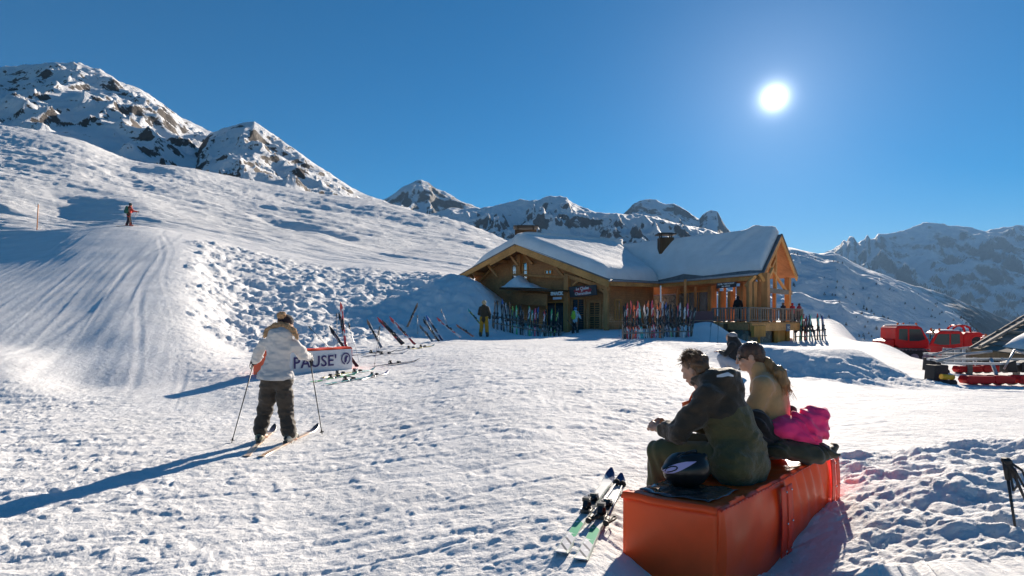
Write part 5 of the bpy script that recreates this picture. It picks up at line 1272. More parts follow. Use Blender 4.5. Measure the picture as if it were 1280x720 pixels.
def rack(name, x0, x1, y0, y1, n, zfn, label, group, mis, leanY=.10):
    """low wooden rack rail on legs and the pairs of skis leaning on it"""
    r = empty('ski_rack', (x0, y0, zfn(x0, y0)), label, 'ski rack'); a = Vector((x0, y0 + .12, zfn(x0, y0))); b = Vector((x1, y1 + .12, zfn(x1, y1)))
    part_beam('rail', a + UP * .62, b + UP * .62, .05, .07, W_GREY, r); part_beam('rail', a + UP * .26 - Vector((0, .2, 0)), b + UP * .26 - Vector((0, .2, 0)), .05, .06, W_GREY, r)
    for k in range(4):
        p = a.lerp(b, k / 3); part_beam('leg', p - UP * .15, p + UP * .66, .06, .06, W_GREY, r, up=Vector((1, 0, 0)))
    for k in range(n):
        t_ = (k + .5 + rs.uniform(-.25, .25)) / n; x = x0 + (x1 - x0) * t_; y_ = y0 + (y1 - y0) * t_ + rs.uniform(-.1, .12); mi = mis[k % len(mis)] if mis else rs.randrange(len(COMBO))
        where = (ORD[k] + ' pair from the left') if k < n / 2 and k < 20 else ((ORD[n - 1 - k] + ' pair from the right') if n - 1 - k < 20 else 'pair in the middle')
        ski_pair_standing(Vector((x, y_, zfn(x, y_) - .03)), mi, (rs.gauss(0, .07), leanY + rs.gauss(0, .05)), rs.uniform(-.9, .9), f'{cname(mi)}, {where} in the {group}', 'skis standing in the ' + group, k)
rack('r', -1.05, 1.9, 30.6, 31.4, 17, gz, 'grey wooden ski rack in the shade left of the chalet door', 'shaded left rack', [11, 6, 10, 1, 8, 11, 9, 3, 1, 6, 8, 3, 5, 15, 10, 4, 1])
rack('r', 1.7, 2.9, 32.2, 33.6, 6, gz, 'small ski rack beside the dark doorway of the chalet', 'small doorway rack', [4, 8, 3, 9, 13, 1])
rack('r', 4.85, 6.75, 24.8, 25.3, 15, gz, 'ski rack in the sun in front of the chalet, full of red and white skis', 'front rack', [1, 0, 12, 7, 0, 4, 5, 5, 2, 13, 0, 15, 2, 7, 8])
rack('r', 7.1, 8.9, 27.2, 28.2, 13, gz, 'ski rack with a pale low rail beside the tall thin post', 'rack by the white post', [13, 1, 10, 8, 3, 6, 1, 12, 8, 13, 6, 15, 1])
rack('r', 17.7, 20.0, 35.6, 36.2, 12, gz, 'ski rack on the snow beyond the right end of the terrace', 'rack beyond the terrace', [1, 3, 12, 0, 10, 5, 8, 1, 12, 5, 10, 13])

POLE_A = mat('pole_shaft_grey', (.35, .36, .38), .35, .6); POLE_B = mat('pole_shaft_black', (.02, .02, .022), .4); GRIP = mat('pole_grip', (.015, .015, .017), .6)
def pole(base, topp, m, label, group=None, fine=False):
    base = Vector(base); topp = Vector(topp); L_ = (topp - base).length; q = (topp - base).to_track_quat('Z', 'Y')
    e = bpy.data.objects.new('ski_pole', None); COL.objects.link(e); e.location = base; e.rotation_mode = 'QUATERNION'; e.rotation_quaternion = q; tag(e, label, 'ski pole', group)
    n = 10 if fine else 6
    bm = bmesh.new(); cyl(bm, (0, 0, 0), (0, 0, L_ - .12), .0055, .0085, n); o = bm_obj_raw('shaft', bm, m, e)
    bm = bmesh.new(); cyl(bm, (0, 0, L_ - .13), (0, 0, L_ - .015), .014, .017, n); cyl(bm, (0, 0, L_ - .018), (0, 0, L_ + .004), .022, .017, n); bm_obj_raw('grip', bm, GRIP, e)
    bm = bmesh.new(); cyl(bm, (0, 0, .05), (0, 0, .056), .03, .03, n); cyl(bm, (0, 0, .056), (0, 0, .09), .012, .008, n); bm_obj_raw('basket', bm, GRIP, e)
    bm = bmesh.new(); pts = [Vector((.015, 0, L_ - .02)), Vector((.05, .01, L_ - .07)), Vector((.055, 0, L_ - .15)), Vector((.03, -.005, L_ - .19)), Vector((.018, 0, L_ - .06))]
    for a, b in zip(pts[:-1], pts[1:]): beam(bm, a, b, .014, .003, up=Vector((1, 0, 0)))
    bm_obj_raw('strap', bm, GRIP, e); return e
def bm_obj_raw(name, bm, m, parent):
    me = bpy.data.meshes.new(name); bmesh.ops.recalc_face_normals(bm, faces=bm.faces); bm.to_mesh(me); bm.free(); return _link(name, me, parent, m)
# skis leaning on the ploughed bank: base pixel, tip pixel, depth of the base, colour, label
def leaning(bpx, bpy_, tpx, tpy, Yb, mi, label, Ls=1.62):
    b = P(bpx, bpy_, Yb); best = None
    for s in (1, -1):
        for k in range(0, 60):
            Y2 = Yb + s * k * .04; t_ = P(tpx, tpy, Y2); d = abs((t_ - b).length - Ls)
            if best is None or d < best[0] - .002: best = (d, t_)
        if s == 1 and best[0] < .05: break
    d = (best[1] - b).normalized(); q = frame_q(d, Vector((.1, -.8, .6)))
    e = bpy.data.objects.new('ski', SK_LO[1]); COL.objects.link(e); e.material_slots[0].link = 'OBJECT'; e.material_slots[0].material = SKM[mi]
    e.rotation_mode = 'QUATERNION'; e.rotation_quaternion = q; e.location = b + d * Ls / 2; tag(e, label, 'ski', 'skis leaning on the snow bank')
    bb = bpy.data.objects.new('binding', BI_LO); COL.objects.link(bb); bb.parent = e
for a in [(447, 459, 412, 409, 16.0, 1, 'black ski leaning left behind the white banner barrier'),
          (432, 432, 426, 378, 20.5, 0, 'upright ski with a red tip standing just behind the banner barrier'),
          (433, 434, 424, 392, 20.9, 1, 'dark ski crossing behind the upright red tipped ski'),
          (477, 435, 459, 401, 20.5, 6, 'grey brown ski leaning on the snow right of the banner barrier'),
          (503, 431, 472, 398, 21.5, 12, 'black ski with a red tip, left of two parallel leaning skis'),
          (505, 430, 478, 402, 22.0, 1, 'black ski tucked between the two red leaning skis'),
          (519, 431, 487, 397, 21.5, 0, 'long red ski leaning left on the snow bank, right of its twin'),
          (509, 409, 522, 380, 25.0, 11, 'brown ski leaning right high on the snow bank'),
          (541, 427, 525, 408, 22.5, 6, 'grey ski lying low on the bank at the edge of the shade'),
          (553, 426, 533, 396, 22.5, 10, 'dark blue ski leaning left in the edge of the shade'),
          (549, 427, 529, 400, 22.8, 1, 'black ski just left of the dark blue leaning ski'),
          (576, 422, 546, 398, 24.5, 4, 'ski with a red tail leaning left in the shaded bank'),
          (592, 421, 571, 407, 25.0, 7, 'short orange ski leaning on the bank left of the man in yellow trousers'),
          (602, 407, 585, 387, 28.5, 14, 'yellow green ski leaning behind the man in yellow trousers')]: leaning(*a)
for b, t_, Yb, m, lab in [((412, 436), (386, 408), 19.5, POLE_B, 'black ski pole slanting left behind the banner barrier'), ((422, 446), (421, 392), 17.5, POLE_B, 'dark pole upright left of the red tipped ski'),
          ((450, 456), (436, 404), 17.2, POLE_A, 'pale pole slanting left beside the round logo of the barrier'), ((468, 457), (474, 413), 16.4, POLE_A, 'pale pole stuck upright in the snow right of the barrier'),
          ((473, 436), (475, 408), 20.2, POLE_B, 'dark pole beside the grey brown leaning ski'), ((522, 418), (522, 394), 24.6, POLE_B, 'dark pole upright under the brown ski high on the bank'),
          ((561, 410), (551, 387), 25.5, POLE_B, 'dark pole with its strap hanging in the shaded bank'), ((545, 425), (530, 396), 23.2, POLE_B, 'dark pole beside the dark blue ski'),
          ((887, 429), (889, 404), 27.3, POLE_B, 'left of two dark poles stuck in the shaded snow mound'), ((897, 430), (898, 404), 27.2, POLE_B, 'right of two dark poles stuck in the shaded snow mound'),
          ((620, 420), (621, 376), 30.2, POLE_B, 'dark pole at the left end of the shaded ski rack'), ((774, 421), (774, 376), 25.0, POLE_B, 'dark pole at the left end of the front ski rack'),
          ((722, 414), (709, 400), 33.5, POLE_A, 'pale pole leaning in the dark doorway left of the child')]:
    pole(P(*b, Yb), P(*t_, Yb + .15), m, lab)
# skis lying flat on the snow
def lying(px0, y0px, px1, y1px, mi, label, Ls=None, me=None, bind=None, top=None, lift=.012, Y0=None, Y1=None):
    def gp_(px, py):   # march the pixel's ray down to the snow
        Y = 2.5
        while Y < 45:
            z = EYE + (400 - py) / F * Y
            if z < gzc((px - 640) / F * Y, Y) + .01: break
            Y += .03
        return Vector(((px - 640) / F * Y, Y, gz((px - 640) / F * Y, Y)))
    a = gp_(px0, y0px); b = gp_(px1, y1px); d = (b - a); L0 = d.length; d.normalize(); me = me or SK_LO[1]; Ls = Ls or 1.62
    c = (a + b) / 2; c.z += max(gz(c.x + d.x * t_, c.y + d.y * t_) - (c.z + d.z * t_) for t_ in np.linspace(-.42, .36, 9) * Ls) * .6 + lift * .3
    q = frame_q(Vector((d.x, d.y, d.z)), UP); e = bpy.data.objects.new('ski', me); COL.objects.link(e); e.material_slots[0].link = 'OBJECT'; e.material_slots[0].material = top or SKM[mi]
    e.rotation_mode = 'QUATERNION'; e.rotation_quaternion = q; e.location = c; tag(e, label, 'ski', 'skis lying on the snow')
    bb = bpy.data.objects.new('binding', bind or BI_LO); COL.objects.link(bb); bb.parent = e; return e, a, b
lying(396, 477, 440, 470, 3, 'green ski lying on the snow nearest the front of the banner barrier')
lying(404, 473, 446, 465, 14, 'yellow ski lying on the snow in front of the banner barrier')
lying(425, 470, 468, 463, 5, 'teal ski lying right of the yellow ski')
lying(418, 479, 456, 473, 5, 'teal ski lying lowest in the group before the barrier')
lying(459, 473, 478, 468, 10, 'dark blue ski lying half buried right of the teal skis')
lying(452, 443, 486, 440, 1, 'black ski lying on the snow at the foot of the bank')
lying(465, 445, 500, 442, 8, 'silver ski lying right of the black ski at the foot of the bank')
lying(476, 457, 512, 453, 6, 'grey ski lying alone on the snow right of the pale pole')
lying(498, 438, 530, 434, 13, 'white and grey ski lying below the long red leaning ski')
lying(512, 437, 545, 432, 14, 'yellow black ski lying at the edge of the chalet shadow')

# foreground pair beside the bench
FSK = bpy.data.materials.new('white_green_topsheet'); FSK.use_nodes = True
def fsk():
    t = FSK.node_tree; b = t.nodes['Principled BSDF']; tcn = N(t, 'ShaderNodeTexCoord'); sp = N(t, 'ShaderNodeSeparateXYZ'); t.links.new(tcn.outputs['Object'], sp.inputs[0])
    r = N(t, 'ShaderNodeValToRGB'); r.color_ramp.interpolation = 'CONSTANT'; mr = N(t, 'ShaderNodeMapRange', inp={'From Min': -.9, 'From Max': .9}); t.links.new(sp.outputs[1], mr.inputs[0])
    wv = N(t, 'ShaderNodeMath', operation='MULTIPLY_ADD', inp={1: .9}); t.links.new(sp.outputs[0], wv.inputs[0]); t.links.new(mr.outputs[0], wv.inputs[2]); t.links.new(wv.outputs[0], r.inputs[0])
    els = [(0, (.62, .62, .64)), (.04, (.04, .05, .06)), (.055, (.62, .62, .64)), (.10, (.10, .10, .11)), (.115, (.6, .6, .62)), (.16, (.02, .38, .16)), (.30, (.66, .68, .66)), (.62, (.70, .72, .70)), (.915, (.03, .05, .16))]
    for k, (p_, c) in enumerate(els):
        e = r.color_ramp.elements[k] if k < 2 else r.color_ramp.elements.new(p_); e.position = p_; e.color = (*c, 1)
    ed = N(t, 'ShaderNodeMath', operation='ABSOLUTE'); t.links.new(sp.outputs[0], ed.inputs[0]); eg = N(t, 'ShaderNodeMath', operation='GREATER_THAN', inp={1: .030}); t.links.new(ed.outputs[0], eg.inputs[0])
    mid_ = N(t, 'ShaderNodeMath', operation='LESS_THAN', inp={1: .55}); t.links.new(sp.outputs[1], mid_.inputs[0]); mm = N(t, 'ShaderNodeMath', operation='MULTIPLY'); t.links.new(eg.outputs[0], mm.inputs[0]); t.links.new(mid_.outputs[0], mm.inputs[1])
    mx = N(t, 'ShaderNodeMixRGB', inp={'Color2': (.42, .48, .44, 1)}); t.links.new(mm.outputs[0], mx.inputs[0]); t.links.new(r.outputs[0], mx.inputs[1])
    n = N(t, 'ShaderNodeTexNoise', inp={'Scale': 18.0, 'Detail': 5.0}); t.links.new(tcn.outputs['Object'], n.inputs[0]); sr = N(t, 'ShaderNodeMapRange', inp={'From Min': .60, 'From Max': .66}); t.links.new(n.outputs[0], sr.inputs[0])
    m3 = N(t, 'ShaderNodeMixRGB', inp={'Color2': (.85, .86, .87, 1)}); t.links.new(sr.outputs[0], m3.inputs[0]); t.links.new(mx.outputs[0], m3.inputs[1]); t.links.new(m3.outputs[0], b.inputs['Base Color'])
    b.inputs['Roughness'].default_value = .4
fsk()
k1, a1, b1 = lying(694, 708, 767, 594, 0, 'left ski of the white and green pair on the snow beside the orange barrier', me=SK_HI, bind=BI_HI, top=FSK, lift=.02)
k2, a2, b2 = lying(719, 717, 779, 600, 0, 'right ski of the white and green pair on the snow beside the orange barrier', me=SK_HI, bind=BI_HI, top=FSK, lift=.02)
for a, b, lab in (((735, 676), (772, 604), 'thin pale ski pole lying along the left white and green ski'), ((757, 678), (779, 606), 'thin pale ski pole lying between the white green ski and the barrier')):
    pa = on(a[0], 3.75, .05); pb = on(b[0], 4.8, .05); pole(pb, pa, POLE_A, lab, fine=True)
# poles lying beyond the bench end, and the grips with straps at the right edge
hx = P(1263, 618, 3.45); pole(hx - Vector((-.05, .02, .45)), P(1256, 573, 3.42), POLE_B, 'black pole grip with a loop strap standing at the right edge of the picture', fine=True)
pole(P(1300, 665, 3.5), P(1259, 575, 3.40), POLE_B, 'black pole slanting to the right out of the picture from the other grip', fine=True)

# ------------------------------------------------------------------ banner barrier reading PAUSE'
pa = Vector((-5.79, 13.45, 0)); pb = Vector((-4.36, 15.45, 0)); dd = (pb - pa).normalized(); nn = Vector((dd.y, -dd.x, 0)); zl = gzc(pa.x, pa.y); zr = gzc(pb.x, pb.y)
BAN = mat('banner_white', (.70, .69, .71), .5, var=.05, vscale=3, bump=.2, bscale=4); PURP = mat('banner_purple', (.035, .015, .12), .5)
bar = empty('padded_barrier', (pa.x, pa.y, zl), "padded barrier with an orange top and a white banner reading PAUSE", 'padded barrier')
LL = (pb - pa).length; HH = .58
def bq(t, s, z): return Vector((0, 0, zl + (zr - zl) * t / LL + z)) + pa + dd * t - nn * s
Vg = np.array([[tuple(bq(LL * i / 30, s, z + (.012 * math.sin(i * .9) if z > .4 else 0))) for s, z in ((0, HH - .03), (.0, HH), (.03, HH + .015), (.25, HH + .02), (.5, HH + .01), (.55, HH - .02), (.56, -.2))] for i in range(31)])
link('pad_cover', grid_mesh('pad_cover', Vg), bar, PVC)
Vg = np.array([[tuple(bq(LL * i / 30, -.008 - .018 * math.sin(PI * j / 8) - .005 * math.sin(i * .8 + j), -.15 + (HH + .12) * j / 8)) for j in range(9)] for i in range(31)])
link('banner', grid_mesh('banner', Vg), bar, BAN)
for t_ in (0, LL):
    bm = bmesh.new(); sgn = -1 if t_ == 0 else 1; hexa(bm, [bq(t_ + sgn * .02, -.004, -.2), bq(t_ + sgn * .02, .56, -.2), bq(t_ + sgn * .0, .56, -.2), bq(t_, -.004, -.2), bq(t_ + sgn * .02, -.004, HH), bq(t_ + sgn * .02, .56, HH), bq(t_, .56, HH), bq(t_, -.004, HH)]); bm_obj('end_panel', bm, PVC, bar)
slope_d = (bq(LL, 0, 0) - bq(0, 0, 0)).normalized()
text_obj('lettering', "PAUSE'", .40, PURP, bar, bq(1.30, -.045, .265), slope_d, UP, ext=.004, bold=.004, space=1.08)
bm = bmesh.new(); rc = bq(2.24, -.045, .30); n = 28; w0 = .16
for k in range(n):
    if k in (20, 21): continue
    a0, a1_ = 2 * PI * k / n, 2 * PI * (k + 1) / n; v = []
    for aa, rr in ((a0, w0), (a1_, w0), (a1_, w0 - .035), (a0, w0 - .035)): v.append(bm.verts.new(rc + slope_d * rr * math.cos(aa) * .95 + UP * rr * math.sin(aa)))
    bm.faces.new(v)
o = bm_obj('ring_logo', bm, PURP, bar)
bm = bmesh.new(); v = [bm.verts.new(rc + slope_d * x + UP * z) for x, z in ((-.05, -.10), (.0, -.11), (.03, -.05), (.035, .02), (.075, .05), (.06, .08), (.01, .085), (-.02, .05), (-.045, .0))]; bm.faces.new(v); bm_obj('logo_figure', bm, PURP, bar)
# ------------------------------------------------------------------ the skier in the white jacket
JW = fabric('off_white_jacket', (.52, .50, .49), .75, .05, .35, 9, .015); FUR = mat('tan_fur', (.50, .30, .16), .9, var=.35, vscale=40, bump=1.0, bscale=80, bdist=.01)
TR = fabric('dark_olive_ski_trousers', (.048, .036, .026), .7, .2, .4, 9, .02); BOOT = mat('beige_boot_shell', (.34, .30, .18), .35, coat=.3, var=.15); BOOTB = mat('dark_boot_shell', (.03, .03, .032), .35, coat=.3)
DK = fabric('dark_beanie_knit', (.022, .016, .022), .9)
Y0 = 7.6; sx0 = -3.17
gnd = gz(sx0, Y0)
sk = empty('person', (sx0, Y0, gnd), 'skier in an off-white fur-hooded jacket and bobble hat holding two poles', 'person')
def SP(px, py, dy=0.0): return P(px, py, Y0 + dy)
off = gnd - 0.0
f = Field(*bounds([SP(300, 395), SP(400, 560), SP(350, 470, .4), SP(350, 470, -.3)], .12), .009)
hc = SP(357, 405, .06); fw = Vector((.75, .65, -.2))
head(f, hc, fw, UP, .98); f.chain([SP(348, 470), SP(349, 440), SP(351, 424, .02)], [.10, .09, .06], .05)
HS = {-1: SP(327, 430), 1: SP(371, 431)}; HE = {-1: SP(322, 446, .12), 1: SP(378, 443, .16)}; HW = {-1: SP(318, 451, .34), 1: SP(387, 447, .36)}
for s in (-1, 1):
    f.chain([HS[s], HE[s], HW[s]], [.045, .038, .028], .02)
HPJ = {-1: SP(338, 478), 1: SP(354, 478)}; KN = {-1: SP(331, 513, .06), 1: SP(358, 514, .06)}; AN = {-1: SP(325, 543, -.02), 1: SP(362, 546, -.02)}
for s in (-1, 1): f.chain([HPJ[s], KN[s], AN[s]], [.085, .058, .045], .03); f.limb(AN[s] - UP*.02, AN[s] + Vector((.02, .14, -.05)), .04, .03, .02)
link('body', f.mesh('body'), sk, SKIN)
f = Field(*bounds([SP(300, 415), SP(400, 482), SP(350, 450, .4), SP(350, 450, -.3)], .12), .0085)
f.chain([SP(343.5, 472), SP(345, 458), SP(348, 446), SP(349, 434), SP(350, 427)], [.180, .150, .135, .155, .10], .05, flat=(Vector((0, 1, 0)), 1.25))
f.limb(SP(332, 470), SP(357, 471), .11, .11, .06); f.ell(SP(344.5, 473), (.225, .185, .12), .04); f.limb(HS[-1] + Vector((.05, 0, 0)), HS[1] - Vector((.05, 0, 0)), .065, .065, .05)
for s in (-1, 1): f.chain([HS[s] + Vector((-s * .02, 0, 0)), HS[s].lerp(HE[s], .6), HE[s], HE[s].lerp(HW[s], .9)], [.066, .064, .062, .048], .03)
f.ell(SP(350.5, 418, -.04), (.175, .12, .10), .04); f.ell(SP(350.5, 428, -.0), (.19, .13, .08), .05); f.noise(.013, 9, 33, (1, 1, 2.0)); f.noise(.007, 22, 35, (1, 1, 1.8))
f.fold(.006, lambda x, y, z: np.exp(-((z - SP(0, 449).z) / .03) ** 2) + .6 * np.sin(z * 75 + x * 20) * np.exp(-((z - SP(0, 447).z) / .10) ** 2))
# flat cut hem
hz_ = SP(0, 474).z; Z = f.ax[2]; f.F = np.maximum(f.F, ((hz_ - Z)[None, None, :] + (f.ax[0] - sx0)[:, None, None] * -.06).astype(np.float32))
link('jacket', f.mesh('jacket'), sk, JW)
f = Field(*bounds([SP(325, 405), SP(378, 432), SP(350, 415, .2), SP(350, 415, -.3)], .1), .008)
arc = [SP(331.5, 420, -.07), SP(335.5, 412.5, -.06), SP(343, 407.5, -.05), SP(351.5, 406, -.05), SP(360, 408, -.05), SP(367.5, 413.5, -.06), SP(371.5, 422, -.07)]
f.chain(arc, [.026, .034, .036, .036, .036, .034, .024], .02); f.noise(.010, 30, 3); f.noise(.010, 70, 5); link('fur_trim', f.mesh('fur_trim'), sk, FUR)
def bp(rnd):
    t_ = rnd.random() * 5.999; i = int(t_); p = arc[i].lerp(arc[i + 1], t_ - i); d = Vector((rnd.gauss(0, 1), rnd.gauss(-.3, 1), rnd.gauss(.2, 1))).normalized(); return p + d * .028, d
hair_strands('fur_tufts', bp, 900, .035, .0016, FUR, sk, 8)
f = Field(*bounds([hc + UP * .05], .2), .007); f.ell(hc + UP * .045, (.092, .106, .088), .01, rot_from(Vector((.85, -.55, 0)), fw)); f.ell(hc - UP * .09 + fw.normalized() * .09, (.12, .10, .11), .01, None, cut=True); f.fold(.003, lambda x, y, z: np.sin(np.arctan2(y - hc.y, x - hc.x) * 34)); link('bobble_hat', f.mesh('bobble_hat'), sk, DK)
pc = SP(352, 394.5, -.02) ; f = Field(*bounds([pc], .13), .006); f.ell(pc, (.052, .052, .048), .01); f.noise(.012, 34, 3); f.noise(.008, 80, 5); link('bobble', f.mesh('bobble'), sk, FUR)
hair_strands('fur_tufts', lambda rnd: (lambda d: (pc + d * .045, d))(Vector((rnd.gauss(0, 1), rnd.gauss(0, 1), rnd.gauss(0, 1))).normalized()), 350, .028, .0014, FUR, sk, 9)
f = Field(*bounds([*HPJ.values(), *AN.values()], .16), .009)
for s in (-1, 1): f.chain([HPJ[s] + UP * .03, HPJ[s].lerp(KN[s], .5), KN[s], KN[s].lerp(AN[s], .5), AN[s] + UP * .065], [.118, .104, .092, .090, .092], .03)
f.limb(HPJ[-1] + UP * .02, HPJ[1] + UP * .02, .11, .11, .05); f.noise(.012, 9, 43, (1, 1, 1.5)); f.noise(.008, 20, 45, (1, 1, 1.8)); f.fold(.006, lambda x, y, z: np.sin(z * 58 + x * 14) * .6)
link('trousers', f.mesh('trousers'), sk, TR)
TIPS = {-1: (Vector((-3.65, 8.62, 0)), Vector((-3.28, 6.94, 0))), 1: (Vector((-2.95, 8.55, 0)), Vector((-3.02, 6.86, 0)))}
for s in (-1, 1):
    tp, tl = TIPS[s]; d = (tp - tl).normalized(); c = (tp + tl) / 2; a = AN[s]; c = Vector((a.x + .0, a.y + .03, 0)) + d * .06; zz = max(gz(c.x + d.x * t_, c.y + d.y * t_) for t_ in (-.6, -.3, 0, .3, .6)) - .004
    a = Vector((a.x, a.y, zz + .16))
    f = Field(*bounds([a + UP * .12, a - UP * .14, a + d * .24, a - d * .12], .1), .008); f.chain([a + UP * .0 - d * .0, a - UP * .03, a - UP * .07 - d * .02], [.052, .056, .052], .02); f.chain([a - UP * .085 - d * .06, a - UP * .085 + d * .10, a - UP * .095 + d * .17], [.052, .052, .042], .02)
    for t_ in (-.02, -.05): f.limb(a + UP * t_ + d * .05 - Vector((.06, 0, 0)), a + UP * t_ + d * .06 + Vector((.06, 0, 0)), .014, .014, .004)
    link('ski_boot', f.mesh('ski_boot'), sk, BOOT if s < 0 else mat('pale_boot_shell', (.45, .43, .36), .4, coat=.2, var=.1))
    e = bpy.data.objects.new('ski', SK_HI); COL.objects.link(e); e.material_slots[0].link = 'OBJECT'; e.material_slots[0].material = ski_mat('cream_topsheet_%s' % ('left' if s < 0 else 'right'), (.55, .38, .26), (.62, .55, .45), (.05, .025, .02))
    e.rotation_mode = 'QUATERNION'; e.rotation_quaternion = frame_q(d, UP); e.location = Vector((c.x, c.y, zz)); tag(e, ('left' if s < 0 else 'right') + " ski under the boots of the skier in the off-white jacket", 'ski')
    bb = bpy.data.objects.new('binding', BI_HI); COL.objects.link(bb); bb.parent = e
# gloves holding the poles
for s, (b0, lab) in {-1: (P(289, 551, 7.55), "left pole of the skier in the off-white jacket"), 1: (P(403, 538, 8.1), "right pole of the skier in the off-white jacket")}.items():
    w_ = HW[s]; b0.z = gz(b0.x, b0.y) - .02; tpd = (w_ - b0).normalized(); top_ = w_ + tpd * .07; pole(b0, top_, POLE_B, lab, fine=True)
    f = Field(*bounds([w_], .14), .006); fd = (w_ - HE[s]).normalized(); sd_ = tpd.cross(fd).normalized()
    f.limb(w_ - fd * .05, w_ - fd * .02, .040, .038, .02)
    for k in range(4):   # four fingers wrapped round the grip
        c = w_ + tpd * (.030 - .022 * k); pts = [c + Vector(sd_) * .034 * math.cos(a_) * 1 + fd * .034 * math.sin(a_) for a_ in np.linspace(-.9, 3.4, 6)]; f.chain(pts, [.0135, .0135, .013, .0125, .012, .011], .004)
    f.chain([w_ - fd * .03 + tpd * .03, w_ + tpd * .055 - sd_ * .03, w_ + tpd * .058 + fd * .03], [.016, .014, .012], .006)
    f.ell(w_ - fd * .03, (.036, .036, .040), .02); link('glove', f.mesh('glove'), sk, mat('pale_glove', (.52, .50, .47), .7) if s > 0 else BLACKC)

# ------------------------------------------------------------------ smaller standing people
def figure(base, h, yaw, label, jm, tm, hm, arms=None, stride=.10, hat=True, seated=False, bootm=None, vox=.022, backpack=None, skinm=SKIN, hood=False, lean=0.0):
    """standing person: body, jacket, trousers, boots, hat; arms = {-1: (elbow, wrist), 1: ...} in body units"""
    k = h / 1.75; base = Vector(base); fx = Vector((math.sin(yaw), math.cos(yaw), 0)); rx = Vector((fx.y, -fx.x, 0))
    def B_(r, f_, u): return base + (rx * r + fx * (f_ + lean * max(0, u - .8)) + UP * u) * k
    e = empty('person', base, label, 'person')
    arms = arms or {-1: ((-.27, .03, 1.10), (-.27, .12, .86)), 1: ((.27, .03, 1.10), (.27, .12, .86))}
    allp = [B_(-.35, -.3, 0), B_(.35, .5, 1.8), B_(-.3, -.3, 1.8), B_(.3, .3, 0)]
    f = Field(*bounds(allp, .12), min(vox, .016)); head(f, B_(0, .03, 1.62), fx - UP * .1, UP, k); f.chain([B_(0, 0, .95), B_(0, 0, 1.25), B_(0, 0, 1.50)], [.13 * k, .13 * k, .06 * k], .04)
    for s in (-1, 1):
        el_, wr_ = arms[s]; f.chain([B_(s * .18, 0, 1.40), B_(*el_), B_(*wr_)], [.05 * k, .04 * k, .03 * k], .02)
        w_ = B_(*wr_); d = (w_ - B_(*el_)).normalized(); hand(f, w_, d, -rx * s, fx, .4, k * 1.05)
        f.chain([B_(s * .09, 0, .92), B_(s * (.09 + stride * .4), .02, .50), B_(s * (.10 + stride * .6), s * stride * .3, .10)], [.08 * k, .06 * k, .045 * k], .03)
    link('body', f.mesh('body'), e, skinm)
    f = Field(*bounds(allp, .14), vox); f.chain([B_(0, 0, .86), B_(0, 0, 1.05), B_(0, 0, 1.25), B_(0, 0, 1.42)], [.19 * k, .17 * k, .185 * k, .14 * k], .05, flat=(fx, 1.25)); f.limb(B_(-.17, 0, 1.40), B_(.17, 0, 1.40), .085 * k, .085 * k, .05)
    for s in (-1, 1):
        el_, wr_ = arms[s]; f.chain([B_(s * .18, 0, 1.40), B_(*el_), B_(*[a + (b - a) * .85 for a, b in zip(el_, wr_)])], [.082 * k, .072 * k, .058 * k], .03)
    if hood: f.ell(B_(0, -.02, 1.60), (.13 * k, .13 * k, .15 * k), .03); f.ell(B_(0, .14, 1.60), (.09 * k, .09 * k, .11 * k), .02, None, cut=True)
    else: f.limb(B_(-.03, -.01, 1.49), B_(.03, -.01, 1.49), .085 * k, .085 * k, .03)
    f.noise(.012, 8, 3); link('jacket', f.mesh('jacket'), e, jm)
    f = Field(*bounds(allp, .12), vox)
    for s in (-1, 1): f.chain([B_(s * .09, 0, .92), B_(s * (.09 + stride * .4), .02, .50), B_(s * (.10 + stride * .6), s * stride * .3, .14)], [.125 * k, .098 * k, .092 * k], .03)
    f.noise(.010, 8, 5); link('trousers', f.mesh('trousers'), e, tm)
    for s in (-1, 1):
        f = Field(*bounds([B_(s * (.10 + stride * .6), s * stride * .3, .06)], .3), vox * .8); f.limb(B_(s * (.10 + stride * .6), s * stride * .3 - .05, .05), B_(s * (.10 + stride * .6), s * stride * .3 + .15, .045), .058 * k, .05 * k, .03); f.limb(B_(s * (.10 + stride * .6), s * stride * .3 - .02, .05), B_(s * (.10 + stride * .6), s * stride * .3 - .03, .18), .07 * k, .075 * k, .03); link('ski_boot', f.mesh('ski_boot'), e, bootm or BOOTB)
    if hat: f = Field(*bounds([B_(0, .02, 1.70)], .25), vox * .6); f.ell(B_(0, .01, 1.665), (.112 * k, .125 * k, .115 * k), .01, rot_from(rx, fx)); f.ell(B_(0, .14, 1.56), (.10 * k, .10 * k, .10 * k), .01, None, cut=True); link('helmet' if hm is not DK else 'hat', f.mesh('helmet'), e, hm)
    if backpack: f = Field(*bounds([B_(0, -.22, 1.2)], .45), vox * .8); f.limb(B_(0, -.20, 1.05), B_(0, -.19, 1.42), .13 * k, .11 * k, .03); f.limb(B_(-.06, -.22, 1.15), B_(.06, -.22, 1.15), .12 * k, .12 * k, .03); f.noise(.01, 9, 3); link('backpack', f.mesh('backpack'), e, backpack)
    return e
b_ = P(605, 421, 28.2); b_.z = gz(b_.x, b_.y)
figure(b_, 1.78, .15, 'man in a dark jacket and mustard yellow trousers at the foot of the shaded bank', fabric('dark_brown_jacket', (.045, .035, .022), .8), fabric('mustard_trousers', (.46, .24, .02), .8), mat('tan_hat', (.45, .36, .22), .8), arms={-1: ((-.26, .10, 1.12), (-.12, .24, 1.08)), 1: ((.27, .05, 1.10), (.26, .12, .88))})
b_ = P(719, 415, 35.6); b_.z = gz(b_.x, b_.y)
